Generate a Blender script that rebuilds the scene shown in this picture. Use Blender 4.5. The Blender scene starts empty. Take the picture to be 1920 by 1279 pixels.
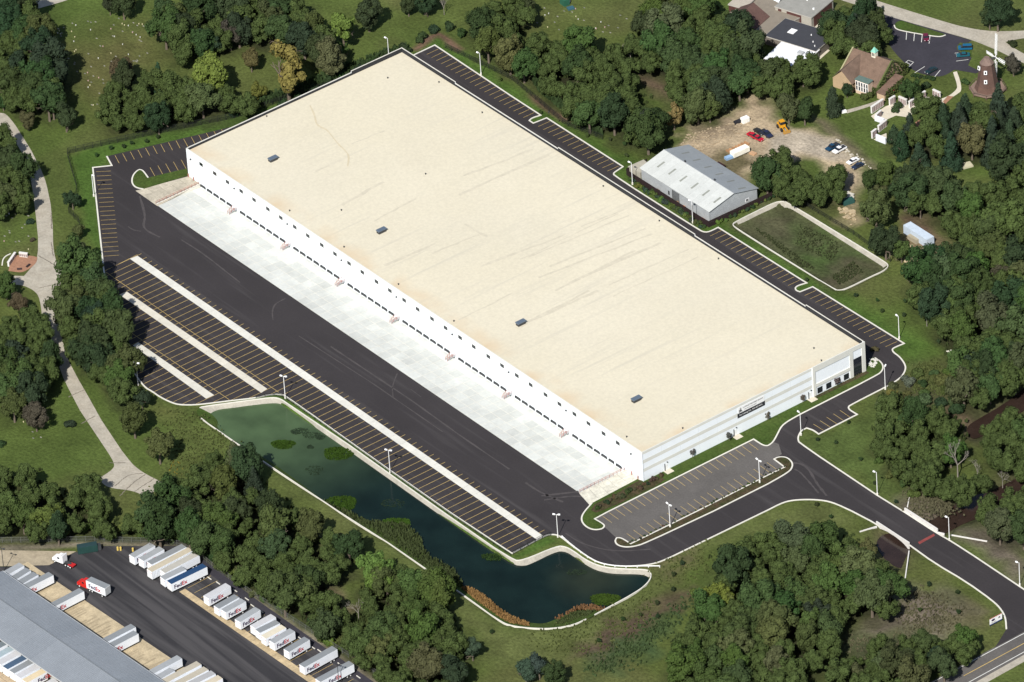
import bpy, bmesh, math, random
import numpy as np
from mathutils import Vector, Matrix
from mathutils.geometry import tessellate_polygon
random.seed(7); rng = np.random.RandomState(7)
C = bpy.context.scene.collection
SC = bpy.context.scene
R = math.radians

# ------------------------------------------------------------------ camera, light, exposure
CAM_F = 15882.20557                       # focal length in pixels of a 1920 px wide frame
CAM_ROT = (0.97822111, 0.1042019, 0.82084302)
CAM_LOC = np.array([1808.700667, -1352.247965, 1566.66478])
def _rm(rx, ry, rz):
    cx, sx, cy, sy, cz, sz = math.cos(rx), math.sin(rx), math.cos(ry), math.sin(ry), math.cos(rz), math.sin(rz)
    X = np.array([[1,0,0],[0,cx,-sx],[0,sx,cx]]); Y = np.array([[cy,0,sy],[0,1,0],[-sy,0,cy]]); Z = np.array([[cz,-sz,0],[sz,cz,0],[0,0,1]])
    return Z @ X @ Y
RM = _rm(*CAM_ROT)
cam = bpy.data.cameras.new('camera'); camo = bpy.data.objects.new('camera', cam); C.objects.link(camo)
cam.sensor_width = 36; cam.lens = CAM_F / 1920 * 36; cam.clip_start = 10; cam.clip_end = 20000
camo.matrix_world = Matrix.Translation(Vector(CAM_LOC)) @ Matrix(RM.tolist()).to_4x4()
SC.camera = camo
SUN_AZ, SUN_EL = 306.3, 43.0
w = bpy.data.worlds.new('World'); SC.world = w; w.use_nodes = True
nt = w.node_tree; nt.nodes.clear()
sky = nt.nodes.new('ShaderNodeTexSky'); sky.sky_type = 'NISHITA'; sky.sun_disc = False
sky.sun_elevation = R(SUN_EL); sky.sun_rotation = R(90 - SUN_AZ)
bg = nt.nodes.new('ShaderNodeBackground'); bg.inputs[1].default_value = 0.078
wo = nt.nodes.new('ShaderNodeOutputWorld'); nt.links.new(sky.outputs[0], bg.inputs[0]); nt.links.new(bg.outputs[0], wo.inputs[0])
sl = bpy.data.lights.new('sun', 'SUN'); sl.energy = 5.0; sl.angle = R(0.53); sl.color = (1, 0.965, 0.91)
so = bpy.data.objects.new('sun', sl); C.objects.link(so)
so.rotation_euler = Vector((math.cos(R(SUN_AZ))*math.cos(R(SUN_EL)), math.sin(R(SUN_AZ))*math.cos(R(SUN_EL)), math.sin(R(SUN_EL)))).to_track_quat('Z', 'Y').to_euler()
SC.view_settings.view_transform = 'Standard'; SC.view_settings.look = 'None'; SC.view_settings.gamma = 1
SC.view_settings.use_curve_mapping = False; SC.view_settings.exposure = 0.3

# ------------------------------------------------------------------ from a point in the photograph to a place on the ground
def at(px, py, z=0.0, ax=2, v=None):
    d = RM @ np.array([(px - 960)/CAM_F, -(py - 639.5)/CAM_F, -1.0])
    val = z if v is None else v
    t = (val - CAM_LOC[ax]) / d[ax]
    return CAM_LOC + d*t
def P(px, py, z=0.0):
    a = at(px, py, z); return (float(a[0]), float(a[1]))
def PL(l, z=0.0): return [P(x, y, z) for x, y in l]
def up(p, px_w):                       # metres for a width in pixels near point p
    return px_w * np.linalg.norm(np.array([p[0], p[1], 0]) - CAM_LOC) / CAM_F

# ------------------------------------------------------------------ materials
def lin(c): return tuple(((x/255)/12.92 if x/255 <= 0.04045 else ((x/255+0.055)/1.055)**2.4) for x in c)
def mat(name, col, rough=0.9, var=0.12, scale=0.3, fine=0.0, fscale=3.0, col2=None, coord='pos', objcol=False, metal=0.0, bump=0.0, spec=0.3, detail=5, wave=None):
    m = bpy.data.materials.new(name); m.use_nodes = True; n = m.node_tree.nodes; l = m.node_tree.links
    b = n['Principled BSDF']; b.inputs['Roughness'].default_value = rough; b.inputs['Metallic'].default_value = metal
    b.inputs['Specular IOR Level'].default_value = spec
    if coord == 'pos': src = n.new('ShaderNodeNewGeometry').outputs['Position']
    else: src = n.new('ShaderNodeTexCoord').outputs['Object']
    def mix(t, a, bb, f):
        x = n.new('ShaderNodeMix'); x.data_type = 'RGBA'; x.blend_type = t
        for s, i in ((a, 6), (bb, 7)):
            if hasattr(s, 'links'): l.new(s, x.inputs[i])
            else: x.inputs[i].default_value = (*s[:3], 1)
        if hasattr(f, 'links'): l.new(f, x.inputs[0])
        else: x.inputs[0].default_value = f
        return x.outputs[2]
    def noise(sc, det, lo, hi):
        t = n.new('ShaderNodeTexNoise'); t.inputs['Scale'].default_value = sc; t.inputs['Detail'].default_value = det
        t.inputs['Roughness'].default_value = 0.65; l.new(src, t.inputs['Vector'])
        r = n.new('ShaderNodeMapRange'); r.inputs[1].default_value = 0.3; r.inputs[2].default_value = 0.7
        r.inputs[3].default_value = lo; r.inputs[4].default_value = hi; l.new(t.outputs['Fac'], r.inputs[0]); return r.outputs[0]
    if objcol == 'attr':
        a = n.new('ShaderNodeAttribute'); a.attribute_name = 'col'; base = a.outputs['Color']
    elif objcol:
        base = n.new('ShaderNodeObjectInfo').outputs['Color']
    else: base = col
    if col2 is not None: base = mix('MIX', base, col2, noise(scale*0.6, 4, 0.0, 1.0))
    def mul(base, v):
        x = n.new('ShaderNodeVectorMath'); x.operation = 'SCALE'
        if hasattr(base, 'links'): l.new(base, x.inputs[0])
        else: x.inputs[0].default_value = base[:3]
        l.new(v, x.inputs['Scale']); return x.outputs[0]
    base = mul(base, noise(scale, detail, 1-var, 1+var))
    if fine: base = mul(base, noise(fscale, 3, 1-fine, 1+fine))
    l.new(base, b.inputs['Base Color'])
    if bump:
        bp = n.new('ShaderNodeBump'); bp.inputs['Strength'].default_value = bump; bp.inputs['Distance'].default_value = 0.3
        l.new(noise(fscale, 4, 0, 1), bp.inputs['Height']); l.new(bp.outputs[0], b.inputs['Normal'])
    return m
M = {}
M['ground'] = mat('ground_cover', None, 1.0, 0.18, 0.08, 0.30, 0.9, objcol='attr', detail=9, spec=0.1, bump=0.5)
M['lawn'] = mat('lawn', (0.040,0.074,0.014), 1.0, 0.22, 0.15, 0.25, 1.2, col2=(0.056,0.078,0.020), spec=0.1)
M['mulch'] = mat('mulch_bed', (0.075,0.05,0.032), 1.0, 0.3, 0.5, 0.3, 2.0, col2=(0.035,0.045,0.015), spec=0.1)
M['asphalt'] = mat('new_asphalt', (0.040,0.034,0.037), 0.85, 0.13, 0.03, 0.10, 1.4, spec=0.25, detail=8)
M['asphalt_old'] = mat('grey_asphalt', (0.105,0.098,0.092), 0.9, 0.15, 0.08, 0.12, 1.6, spec=0.2)
M['asphalt_fed'] = mat('worn_asphalt', (0.058,0.054,0.056), 0.9, 0.3, 0.07, 0.2, 0.9, spec=0.2, detail=8)
M['asphalt_lot'] = mat('lot_asphalt', (0.038,0.036,0.045), 0.9, 0.15, 0.1, 0.1, 1.0, spec=0.2)
M['kerb'] = mat('kerb_concrete', (0.62,0.60,0.53), 0.9, 0.08, 0.5)
M['conc'] = mat('bank_concrete', (0.34,0.32,0.27), 0.95, 0.18, 0.3, 0.1, 2.0)
M['slab'] = mat('slab_concrete', (0.55,0.56,0.52), 0.9, 0.10, 0.12, 0.05, 1.0, objcol=True)
M['strip'] = mat('strip_concrete', (0.60,0.60,0.54), 0.9, 0.08, 0.3, 0.05, 1.0, objcol=True)
M['tanconc'] = mat('tan_concrete', (0.40,0.33,0.23), 0.95, 0.22, 0.35, 0.12, 1.5, objcol=True)
M['drive'] = mat('old_concrete_drive', (0.34,0.305,0.245), 0.95, 0.16, 0.25, 0.12, 1.2, col2=(0.38,0.35,0.29))
M['walk'] = mat('walk_concrete', (0.55,0.50,0.40), 0.9, 0.1, 0.5)
M['brickp'] = mat('brick_paving', (0.30,0.16,0.10), 0.9, 0.18, 1.0, 0.1, 4)
M['yellow'] = mat('yellow_paint', (0.50,0.36,0.13), 0.8, 0.2, 0.4)
M['whitep'] = mat('white_paint', (0.62,0.62,0.58), 0.8, 0.15, 0.4)
M['redp'] = mat('red_paint', (0.22,0.05,0.045), 0.8, 0.25, 0.5)
M['wall'] = mat('white_panel', (0.76,0.80,0.83), 0.85, 0.03, 0.2)
M['band'] = mat('grey_band', (0.60,0.60,0.55), 0.85, 0.05, 0.2)
M['bandL'] = mat('pale_band', (0.72,0.73,0.72), 0.85, 0.03, 0.2)
M['white'] = mat('white_metal', (0.80,0.80,0.79), 0.5, 0.04, 0.8)
M['black'] = mat('black_rubber', (0.02,0.02,0.022), 0.8, 0.1, 1)
M['memb'] = mat('black_membrane', (0.025,0.026,0.03), 0.9, 0.15, 0.5)
M['dark'] = mat('dark_metal', (0.045,0.047,0.05), 0.6, 0.15, 1)
M['glass'] = mat('dark_glass', (0.015,0.018,0.024), 0.15, 0.1, 1, spec=0.6)
M['rail'] = mat('red_rail', (0.36,0.16,0.13), 0.7, 0.2, 1)
M['galv'] = mat('galvanised', (0.42,0.43,0.43), 0.5, 0.1, 1)
M['fence'] = mat('black_chainlink', (0.015,0.018,0.015), 0.8, 0.1, 1)
M['paint'] = mat('paint', None, 0.35, 0.03, 0.5, objcol=True, spec=0.5)
M['matte'] = mat('coated', None, 0.85, 0.10, 0.5, 0.06, 3, objcol=True)
M['roofm'] = mat('metal_roof', None, 0.45, 0.06, 0.15, 0.05, 1.0, objcol=True, spec=0.5)
M['bark'] = mat('bark', (0.13,0.105,0.08), 0.95, 0.2, 1, coord='obj')
M['deadwood'] = mat('dead_wood', (0.22,0.20,0.17), 0.95, 0.15, 1, coord='obj')
M['leaf'] = mat('foliage', None, 0.85, 0.30, 3.2, 0.22, 14, coord='obj', objcol=True, spec=0.12)
M['leafw'] = mat('foliage_mass', None, 0.85, 0.35, 0.35, 0.25, 2.0, objcol=True, spec=0.12)
M['reed'] = mat('reed', None, 0.9, 0.25, 0.8, 0.2, 3, objcol=True, spec=0.1)
M['creek'] = mat('creek_water', (0.030,0.019,0.015), 0.15, 0.25, 0.15, spec=0.4)
M['rock'] = mat('rubble', (0.45,0.40,0.32), 0.95, 0.2, 1)
M['stonew'] = mat('pale_stone', (0.62,0.60,0.57), 0.85, 0.08, 1)
M['shingle'] = mat('shingle', None, 0.95, 0.18, 0.5, 0.15, 3, objcol=True)
M['purple'] = mat('purple_print', (0.035,0.015,0.06), 0.6, 0.05, 1)
M['redprint'] = mat('red_print', (0.42,0.02,0.03), 0.6, 0.05, 1)

# roof gravel with faint drag streaks
def roof_mat():
    m = mat('cream_roof_gravel', (0.578,0.528,0.400), 0.95, 0.04, 0.02, 0.06, 1.0, col2=(0.590,0.545,0.430))
    n = m.node_tree.nodes; l = m.node_tree.links; b = n['Principled BSDF']
    base = b.inputs['Base Color'].links[0].from_socket
    g = n.new('ShaderNodeNewGeometry'); mp = n.new('ShaderNodeMapping'); mp.inputs['Scale'].default_value = (1, 0.035, 1); mp.inputs['Rotation'].default_value = (0,0,R(-4))
    l.new(g.outputs['Position'], mp.inputs[0])
    t = n.new('ShaderNodeTexNoise'); t.inputs['Scale'].default_value = 0.55; t.inputs['Detail'].default_value = 3; l.new(mp.outputs[0], t.inputs['Vector'])
    r = n.new('ShaderNodeMapRange'); r.inputs[1].default_value = 0.56; r.inputs[2].default_value = 0.72; r.inputs[3].default_value = 0; r.inputs[4].default_value = 1; l.new(t.outputs[0], r.inputs[0])
    # streaks only in the worked patches
    t2 = n.new('ShaderNodeTexNoise'); t2.inputs['Scale'].default_value = 0.016; t2.inputs['Detail'].default_value = 2; l.new(g.outputs['Position'], t2.inputs['Vector'])
    r2 = n.new('ShaderNodeMapRange'); r2.inputs[1].default_value = 0.42; r2.inputs[2].default_value = 0.6; l.new(t2.outputs[0], r2.inputs[0])
    mu = n.new('ShaderNodeMath'); mu.operation = 'MULTIPLY'; l.new(r.outputs[0], mu.inputs[0]); l.new(r2.outputs[0], mu.inputs[1])
    mu2 = n.new('ShaderNodeMath'); mu2.operation = 'MULTIPLY'; mu2.inputs[1].default_value = 0.7; l.new(mu.outputs[0], mu2.inputs[0])
    x = n.new('ShaderNodeMix'); x.data_type = 'RGBA'; x.inputs[7].default_value = (0.495,0.46,0.37,1); l.new(mu2.outputs[0], x.inputs[0]); l.new(base, x.inputs[6]); 
    # wind-scoured, rust-tinted gravel along the two near edges
    sx = n.new('ShaderNodeSeparateXYZ'); l.new(g.outputs['Position'], sx.inputs[0])
    ry = n.new('ShaderNodeMapRange'); ry.inputs[1].default_value = 9; ry.inputs[2].default_value = 0.5; l.new(sx.outputs['Y'], ry.inputs[0])
    rx = n.new('ShaderNodeMapRange'); rx.inputs[1].default_value = -6; rx.inputs[2].default_value = -0.5; l.new(sx.outputs['X'], rx.inputs[0])
    mx = n.new('ShaderNodeMath'); mx.operation = 'MAXIMUM'; l.new(ry.outputs[0], mx.inputs[0]); l.new(rx.outputs[0], mx.inputs[1])
    t3 = n.new('ShaderNodeTexNoise'); t3.inputs['Scale'].default_value = 0.09; t3.inputs['Detail'].default_value = 6; l.new(g.outputs['Position'], t3.inputs['Vector'])
    r3 = n.new('ShaderNodeMapRange'); r3.inputs[1].default_value = 0.42; r3.inputs[2].default_value = 0.68; l.new(t3.outputs[0], r3.inputs[0])
    m3 = n.new('ShaderNodeMath'); m3.operation = 'MULTIPLY'; l.new(mx.outputs[0], m3.inputs[0]); l.new(r3.outputs[0], m3.inputs[1])
    x3 = n.new('ShaderNodeMix'); x3.data_type = 'RGBA'; x3.inputs[7].default_value = (0.56,0.44,0.29,1); l.new(m3.outputs[0], x3.inputs[0]); l.new(x.outputs[2], x3.inputs[6]); l.new(x3.outputs[2], b.inputs['Base Color'])
    return m
M['gravel'] = roof_mat()
def streak_asphalt(name, col, streak, rot, thr=0.55):
    m = mat(name, col, 0.85, 0.15, 0.03, 0.08, 1.4, spec=0.2, detail=8)
    n = m.node_tree.nodes; l = m.node_tree.links; b = n['Principled BSDF']; base = b.inputs['Base Color'].links[0].from_socket
    g = n.new('ShaderNodeNewGeometry'); mp = n.new('ShaderNodeMapping'); mp.inputs['Scale'].default_value = (0.05,1,1); mp.inputs['Rotation'].default_value = (0,0,R(rot)); l.new(g.outputs['Position'], mp.inputs[0])
    t = n.new('ShaderNodeTexNoise'); t.inputs['Scale'].default_value = 0.35; t.inputs['Detail'].default_value = 5; t.inputs['Distortion'].default_value = 0.4; l.new(mp.outputs[0], t.inputs['Vector'])
    r = n.new('ShaderNodeMapRange'); r.inputs[1].default_value = thr; r.inputs[2].default_value = thr+0.2; l.new(t.outputs[0], r.inputs[0])
    x = n.new('ShaderNodeMix'); x.data_type = 'RGBA'; x.inputs[7].default_value = (*streak, 1); l.new(r.outputs[0], x.inputs[0]); l.new(base, x.inputs[6]); l.new(x.outputs[2], b.inputs['Base Color'])
    return m
M['asphalt'] = streak_asphalt('new_asphalt', (0.0360,0.0320,0.0335), (0.056,0.051,0.052), 3)
M['asphalt_fed'] = streak_asphalt('worn_asphalt', (0.032,0.031,0.034), (0.064,0.061,0.063), -4, 0.42)
def water_mat():
    m = bpy.data.materials.new('pond_water'); m.use_nodes = True; n = m.node_tree.nodes; l = m.node_tree.links; b = n['Principled BSDF']
    a = n.new('ShaderNodeAttribute'); a.attribute_name = 'col'
    g = n.new('ShaderNodeNewGeometry'); t = n.new('ShaderNodeTexNoise'); t.inputs['Scale'].default_value = 0.10; t.inputs['Detail'].default_value = 6; l.new(g.outputs['Position'], t.inputs['Vector'])
    r = n.new('ShaderNodeMapRange'); r.inputs[1].default_value = 0.3; r.inputs[2].default_value = 0.7; r.inputs[3].default_value = 0.75; r.inputs[4].default_value = 1.25; l.new(t.outputs[0], r.inputs[0])
    x = n.new('ShaderNodeVectorMath'); x.operation = 'SCALE'; l.new(a.outputs['Color'], x.inputs[0]); l.new(r.outputs[0], x.inputs['Scale']); l.new(x.outputs[0], b.inputs['Base Color'])
    b.inputs['Roughness'].default_value = 0.12; b.inputs['IOR'].default_value = 1.33; b.inputs['Specular IOR Level'].default_value = 0.35
    t2 = n.new('ShaderNodeTexNoise'); t2.inputs['Scale'].default_value = 1.5; l.new(g.outputs['Position'], t2.inputs['Vector'])
    bp = n.new('ShaderNodeBump'); bp.inputs['Strength'].default_value = 0.08; l.new(t2.outputs[0], bp.inputs['Height']); l.new(bp.outputs[0], b.inputs['Normal'])
    return m
M['water'] = water_mat()

# ------------------------------------------------------------------ helpers
def tag(o, label=None, cat=None, group=None, kind=None):
    if label: o['label'] = label
    if cat: o['category'] = cat
    if group: o['group'] = group
    if kind: o['kind'] = kind
    return o
def empty(name, loc=(0,0,0), rz=0, label=None, cat=None, group=None):
    o = bpy.data.objects.new(name, None); o.empty_display_size = 1; C.objects.link(o); o.location = loc; o.rotation_euler = (0,0,rz)
    return tag(o, label, cat, group)
def link(name, me, parent=None, color=None):
    o = bpy.data.objects.new(name, me); C.objects.link(o)
    if parent: o.parent = parent
    if color: o.color = (*color[:3], 1)
    return o
def copy_tree(o, parent=None):
    c = o.copy(); C.objects.link(c); c.parent = parent
    for ch in list(o.children): copy_tree(ch, c)
    return c
class MB:
    """collects simple solids into one mesh"""
    def __init__(s): s.v = []; s.f = []
    def add(s, vs, fs):
        k = len(s.v); s.v += [tuple(map(float, v)) for v in vs]; s.f += [tuple(i+k for i in f) for f in fs]; return s
    def box(s, x0, x1, y0, y1, z0, z1):
        return s.add([(x0,y0,z0),(x1,y0,z0),(x1,y1,z0),(x0,y1,z0),(x0,y0,z1),(x1,y0,z1),(x1,y1,z1),(x0,y1,z1)],
                     [(3,2,1,0),(4,5,6,7),(0,1,5,4),(1,2,6,5),(2,3,7,6),(3,0,4,7)])
    def prism(s, poly, z0, z1):
        n = len(poly); a = sum(poly[i][0]*poly[(i+1)%n][1]-poly[(i+1)%n][0]*poly[i][1] for i in range(n))
        if a < 0: poly = poly[::-1]
        tri = tessellate_polygon([[Vector((p[0],p[1],0)) for p in poly]])
        fs = []
        for t in tri:
            a2 = [poly[i] for i in t]; ar = (a2[1][0]-a2[0][0])*(a2[2][1]-a2[0][1])-(a2[2][0]-a2[0][0])*(a2[1][1]-a2[0][1])
            t = tuple(t) if ar > 0 else tuple(t)[::-1]
            fs.append(tuple(i+n for i in t)); fs.append(tuple(t)[::-1])
        fs += [(i, (i+1)%n, n+(i+1)%n, n+i) for i in range(n)]
        return s.add([(p[0],p[1],z0) for p in poly]+[(p[0],p[1],z1) for p in poly], fs)
    def tube(s, a, b, r0, r1=None, n=6):
        r1 = r0 if r1 is None else r1; a = Vector(a); b = Vector(b); d = (b-a).normalized()
        u = d.orthogonal().normalized(); w_ = d.cross(u); vs = []
        for p, r in ((a, r0), (b, r1)):
            for i in range(n):
                t = 2*math.pi*i/n; vs.append(p + u*(math.cos(t)*r) + w_*(math.sin(t)*r))
        return s.add(vs, [(i,(i+1)%n,n+(i+1)%n,n+i) for i in range(n)] + [tuple(range(n))[::-1], tuple(range(n,2*n))])
    def bar(s, a, b, w_, h):               # box section between two points
        a = Vector(a); b = Vector(b); d = (b-a).normalized(); side = d.cross(Vector((0,0,1)))
        side = side.normalized() if side.length > 1e-4 else Vector((1,0,0)); u = side.cross(d).normalized(); vs = []
        for p in (a, b):
            for i, j in ((-1,-1),(1,-1),(1,1),(-1,1)): vs.append(p + side*(i*w_/2) + u*(j*h/2))
        return s.add(vs, [(0,1,2,3)[::-1],(4,5,6,7),(0,1,5,4),(1,2,6,5),(2,3,7,6),(3,0,4,7)])
    def mesh(s, name, m):
        me = bpy.data.meshes.new(name); me.from_pydata(s.v, [], s.f); me.materials.append(m); me.update(); return me
    def build(s, name, m, parent=None, color=None, **k):
        o = link(name, s.mesh(name, m), parent, color); return tag(o, **k) if k else o
def soften(pts, closed=True, it=2, lim=55):
    for _ in range(it):
        n = len(pts); out = []
        for i, p in enumerate(pts):
            if not closed and i in (0, n-1): out.append(p); continue
            a = Vector(pts[i-1]); b = Vector(p); c = Vector(pts[(i+1) % n]); u = b-a; v = c-b
            if u.length < 1e-6 or v.length < 1e-6: continue
            ang = math.degrees(u.angle(v))
            if 4 < ang < lim:
                out.append(tuple(b - u*0.25)); out.append(tuple(b + v*0.25))
            else: out.append(p)
        pts = out
    return [tuple(p) for p in pts]
def inside(pts, poly):
    x, y = pts[:,0], pts[:,1]; r = np.zeros(len(pts), bool); n = len(poly)
    for i in range(n):
        x0, y0 = poly[i]; x1, y1 = poly[(i+1) % n]
        if y0 == y1: continue
        c = ((y0 > y) != (y1 > y)) & (x < (x1-x0)*(y-y0)/(y1-y0)+x0); r ^= c
    return r
def distpoly(pts, poly, closed=True):
    d = np.full(len(pts), 1e9); n = len(poly)
    for i in range(n if closed else n-1):
        a = np.array(poly[i]); b = np.array(poly[(i+1) % n]); ab = b-a; L = ab@ab
        if L < 1e-9: continue
        t = np.clip(((pts-a)@ab)/L, 0, 1); q = a + t[:,None]*ab; d = np.minimum(d, np.hypot(*(pts-q).T))
    return d
def sheet(name, poly, z, m, holes=(), kind='structure', color=None, parent=None, thick=0.0):
    loops = [[Vector((p[0],p[1],0)) for p in l] for l in [poly, *holes]]
    flat = [p for l in loops for p in l]; tri = tessellate_polygon(loops); vs = [(p.x,p.y,z) for p in flat]; fs = []
    for t in tri:
        a = [flat[i] for i in t]; ar = (a[1].x-a[0].x)*(a[2].y-a[0].y)-(a[2].x-a[0].x)*(a[1].y-a[0].y)
        fs.append(tuple(t) if ar > 0 else tuple(t)[::-1])
    if thick:
        k = len(vs); vs += [(p.x,p.y,z-thick) for p in flat]; b = 0
        for l in loops:
            n = len(l); fs += [(b+i, b+(i+1)%n, k+b+(i+1)%n, k+b+i) for i in range(n)]; b += n
    me = bpy.data.meshes.new(name); me.from_pydata(vs, [], fs); me.materials.append(m); me.update()
    o = link(name, me, parent, color)
    if kind: o['kind'] = kind
    return o
def ribbon(pts, wdt, z0, z1, closed=False):
    """wall / kerb of width wdt centred on a polyline; returns verts, faces"""
    n = len(pts); L = []; Rr = []
    for i in range(n):
        p = Vector((*pts[i], 0)); a = Vector((*pts[i-1], 0)) if (i > 0 or closed) else None; b = Vector((*pts[(i+1)%n], 0)) if (i < n-1 or closed) else None
        d1 = (p-a).normalized() if a is not None and (p-a).length > 1e-6 else None; d2 = (b-p).normalized() if b is not None and (b-p).length > 1e-6 else None
        if d1 is None and d2 is None: d1 = d2 = Vector((1,0,0))
        d1 = d1 or d2; d2 = d2 or d1; t = (d1+d2); t = t.normalized() if t.length > 1e-3 else d1
        nn = Vector((-t.y, t.x, 0)); c = max(0.45, nn.dot(Vector((-d1.y, d1.x, 0)))); o = nn*(wdt/2/c); L.append(p+o); Rr.append(p-o)
    vs = []; fs = []
    for i in range(n): vs += [(L[i].x,L[i].y,z0),(L[i].x,L[i].y,z1),(Rr[i].x,Rr[i].y,z1),(Rr[i].x,Rr[i].y,z0)]
    for i in range(n if closed else n-1):
        a = 4*i; b = 4*((i+1)%n)
        for k in range(3): fs.append((a+k, a+k+1, b+k+1, b+k))
    if not closed: fs += [(3,2,1,0), (4*n-4,4*n-3,4*n-2,4*n-1)]
    return vs, fs
def kerb(pts, closed=False, wdt=0.5, z0=0.0, z1=0.17, m=None, name='kerb', **k):
    vs, fs = ribbon(pts, wdt, z0, z1, closed); b = MB().add(vs, fs); o = b.build(name, m or M['kerb']); o['kind'] = 'structure'
    return o
def text_mesh(s, size, m, name='lettering', bold=0.02, ext=0.0, shear=0.0):
    cu = bpy.data.curves.new('t', 'FONT'); cu.body = s; cu.size = size; cu.offset = bold*size; cu.extrude = ext; cu.shear = shear; cu.resolution_u = 2
    o = bpy.data.objects.new('t', cu); C.objects.link(o); bpy.context.view_layer.update()
    dg = bpy.context.evaluated_depsgraph_get(); me = bpy.data.meshes.new_from_object(o.evaluated_get(dg)); bpy.data.objects.remove(o); me.name = name
    me.materials.clear(); me.materials.append(m); return me

# ================================================================== SETTING OUTLINES (traced on the photograph, put down on the ground)
L, Wd, H, HP = 250.66, 93.65, 11.38, 12.1     # warehouse length, width, roof edge
site = [(1940,1119),(1790.4,1019),(1756.6,1000.3),(1697.8,962),(1646.5,930.3),(1498.8,831.4),(1496.3,825),(1497,817.7),(1502.6,807.7),(1512.6,803),(1525,807),(1535,814.4),(1607.2,777.6),(1592.7,769),(1590.2,763.9),(1595.2,759.6),(1672.7,720),(1690.3,707.6),(1697.8,695),(1697.8,685),(1687.7,670),(1675.2,661.3),(1672.7,656.3),(1676,652.5),(1695.3,644.5),
 (1523.8,538.2),(1500,547.7),(1492.5,545.2),(1490.8,540.2),(1496.3,535.7),(1512.6,531),(1503.8,525.7),(1440,485.7),(1346.6,426.9),(1330.4,435),(1320.4,436),(1310.4,431.4),(1151.4,330),(1150.2,325),(1157.7,320),(1168.2,313),
 (1025,221.5),(1000,231.5),(992.5,226.5),(997.5,221.5),(1013.8,216.5),(1006.3,211.5),(960,181.5),(815.3,85),(775.3,103.9)]
site_left = [(200.2,293.3),(209.7,310.8),(174,314.6),(184.7,415),(194.7,506.4),(203,560),(222,625),(245,690),(270,726),(285,734),(300,745),(323,756),(338,759.6),(370,759.6),(425,752.6),(480,746.4),(505,740.5),(527.5,739.3),(540,746),(730,881.5),(842,960),(960,1038.2),(1018.8,1006.5),(1030,1002.5),(1042.6,1002.8),(1051.3,1006.5),(1070,1021.5),(1110,1050.3),(1135,1059),(1167.7,1062.5),(1205,1061),(1235,1055.3),(1260,1044),(1440,956.8),(1470,941.5),(1495,937.3),(1530,937),(1560,941.5),(1597.6,959),(1644,983.3),(1704,1021.5),(1752.8,1056.6),(1810.4,1090.4),(1863,1128),(1878,1144),(1885.5,1159),(1887,1180)]
SW = soften(PL(site), closed=False); SL = soften(PL(site_left), closed=False)
back_a = P(775.3,103.9); 
SITE = SW + [(back_a[0]+0.6, 60), (-246, 40), (-249, 30), P(430,239)] + SL + [P(1866,1214), P(1940,1176)]
COURT = [(-243.6,0.0),(-243.6,-18.9),(-9.3,-19.3),(-9.3,0.0)]
FF = 0.0
grass_s = PL([(1207,902.6),(1195,899),(1110,944),(1096.4,959),(1090,970),(1091.4,980),(1100,989),(1112.7,994),(1127.7,992.8),(1133.2,988.5),(1132.7,984),(1115,973.5),(1140,960),(1413,824),(1428,834),(1435.5,836.4),(1441,836),(1450,829),(1457.5,815),(1465,800),(1477.5,790),(1505,775),(1645.2,703.8),(1654,696.3),(1656.5,687.5),(1651.5,678.8),(1640.2,671.3),(1634,672)])
kerb_s = soften(grass_s[2:27], closed=False)
grass_s = [(0.0,0.0)] + [grass_s[1]] + kerb_s + [grass_s[-1], (0.0, Wd)]
isl2 = soften(PL([(1451.3,861.5),(1460,857),(1475,857.7),(1485,866.5),(1486.3,875.2),(1480,885.2),(1440,907.8),(1337.9,959),(1210,1019),(1190,1025),(1172.7,1026.6),(1157.7,1022.8),(1152.7,1015.3),(1156.4,1009),(1165,1009),(1182.7,1020.3),(1305.3,960),(1440,891.5),(1471.3,876.5)]))
isl3 = PL([(351,316.5),(277.8,333.8),(268,320),(262,318.5),(257.7,320),(250,328),(247.0,338),(248.5,346),(255.3,352.5),(269,355),(352.8,330)])
isl3k = soften(isl3[1:10], closed=False)
oldlot = PL([(1115,973.5),(1140,960),(1413,824),(1435,836.4),(1450,829),(1460,833),(1466,852),(1451,861),(1471.3,876.5),(1440,891.5),(1305.3,960),(1182.7,1020.3),(1165,1009),(1156,1009.5),(1133,988)])
pond_out = soften(PL([(373,765),(383,762),(480,749),(512.5,745),(526,748),(540,757.6),(655,835),(829,959),(960,1050.5),(980,1051.5),(1045,1023.6),(1060,1025.3),(1072.6,1031.6),(1100,1051.6),(1130,1063.6),(1167.7,1067),(1210,1067.9),(1219,1071.6),(1221.5,1081.6),(1215,1094),(1195,1110.4),(1115,1153.7),(1099,1161.7),(1075,1173),(1035,1180),(992.5,1178.7),(960,1174.7),(938,1166.7),(865.4,1114),(730,1020.3),(635,960),(490,863.5),(433,824.7),(375.4,785),(366.6,772)]))
WZ = -1.2
water = soften([P(x,y,WZ) for x,y in [(395,775),(407,768),(440,764.5),(470,760),(517.5,755),(530,759),(542.6,767.6),(665,852.7),(815.3,959),(960,1059),(982.5,1061.6),(997.5,1056.6),(1042.6,1034),(1060,1034),(1072.6,1041.6),(1100,1060.4),(1120,1070.4),(1150,1076.6),(1200,1076.6),(1214,1080.4),(1220,1086),(1214,1096),(1195,1112),(1132,1146),(1108,1143),(1085,1139),(1065,1150),(1042.6,1161),(1020,1170),(992.5,1168),(960,1156),(905.4,1118),(868,1101),(830.4,1066),(800.3,1046),(780.3,1016),(767.8,998),(742.8,990),(700,985),(660,972),(610,941),(555,900),(502.5,862),(433.8,826),(406,803),(410,790)]])
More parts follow.
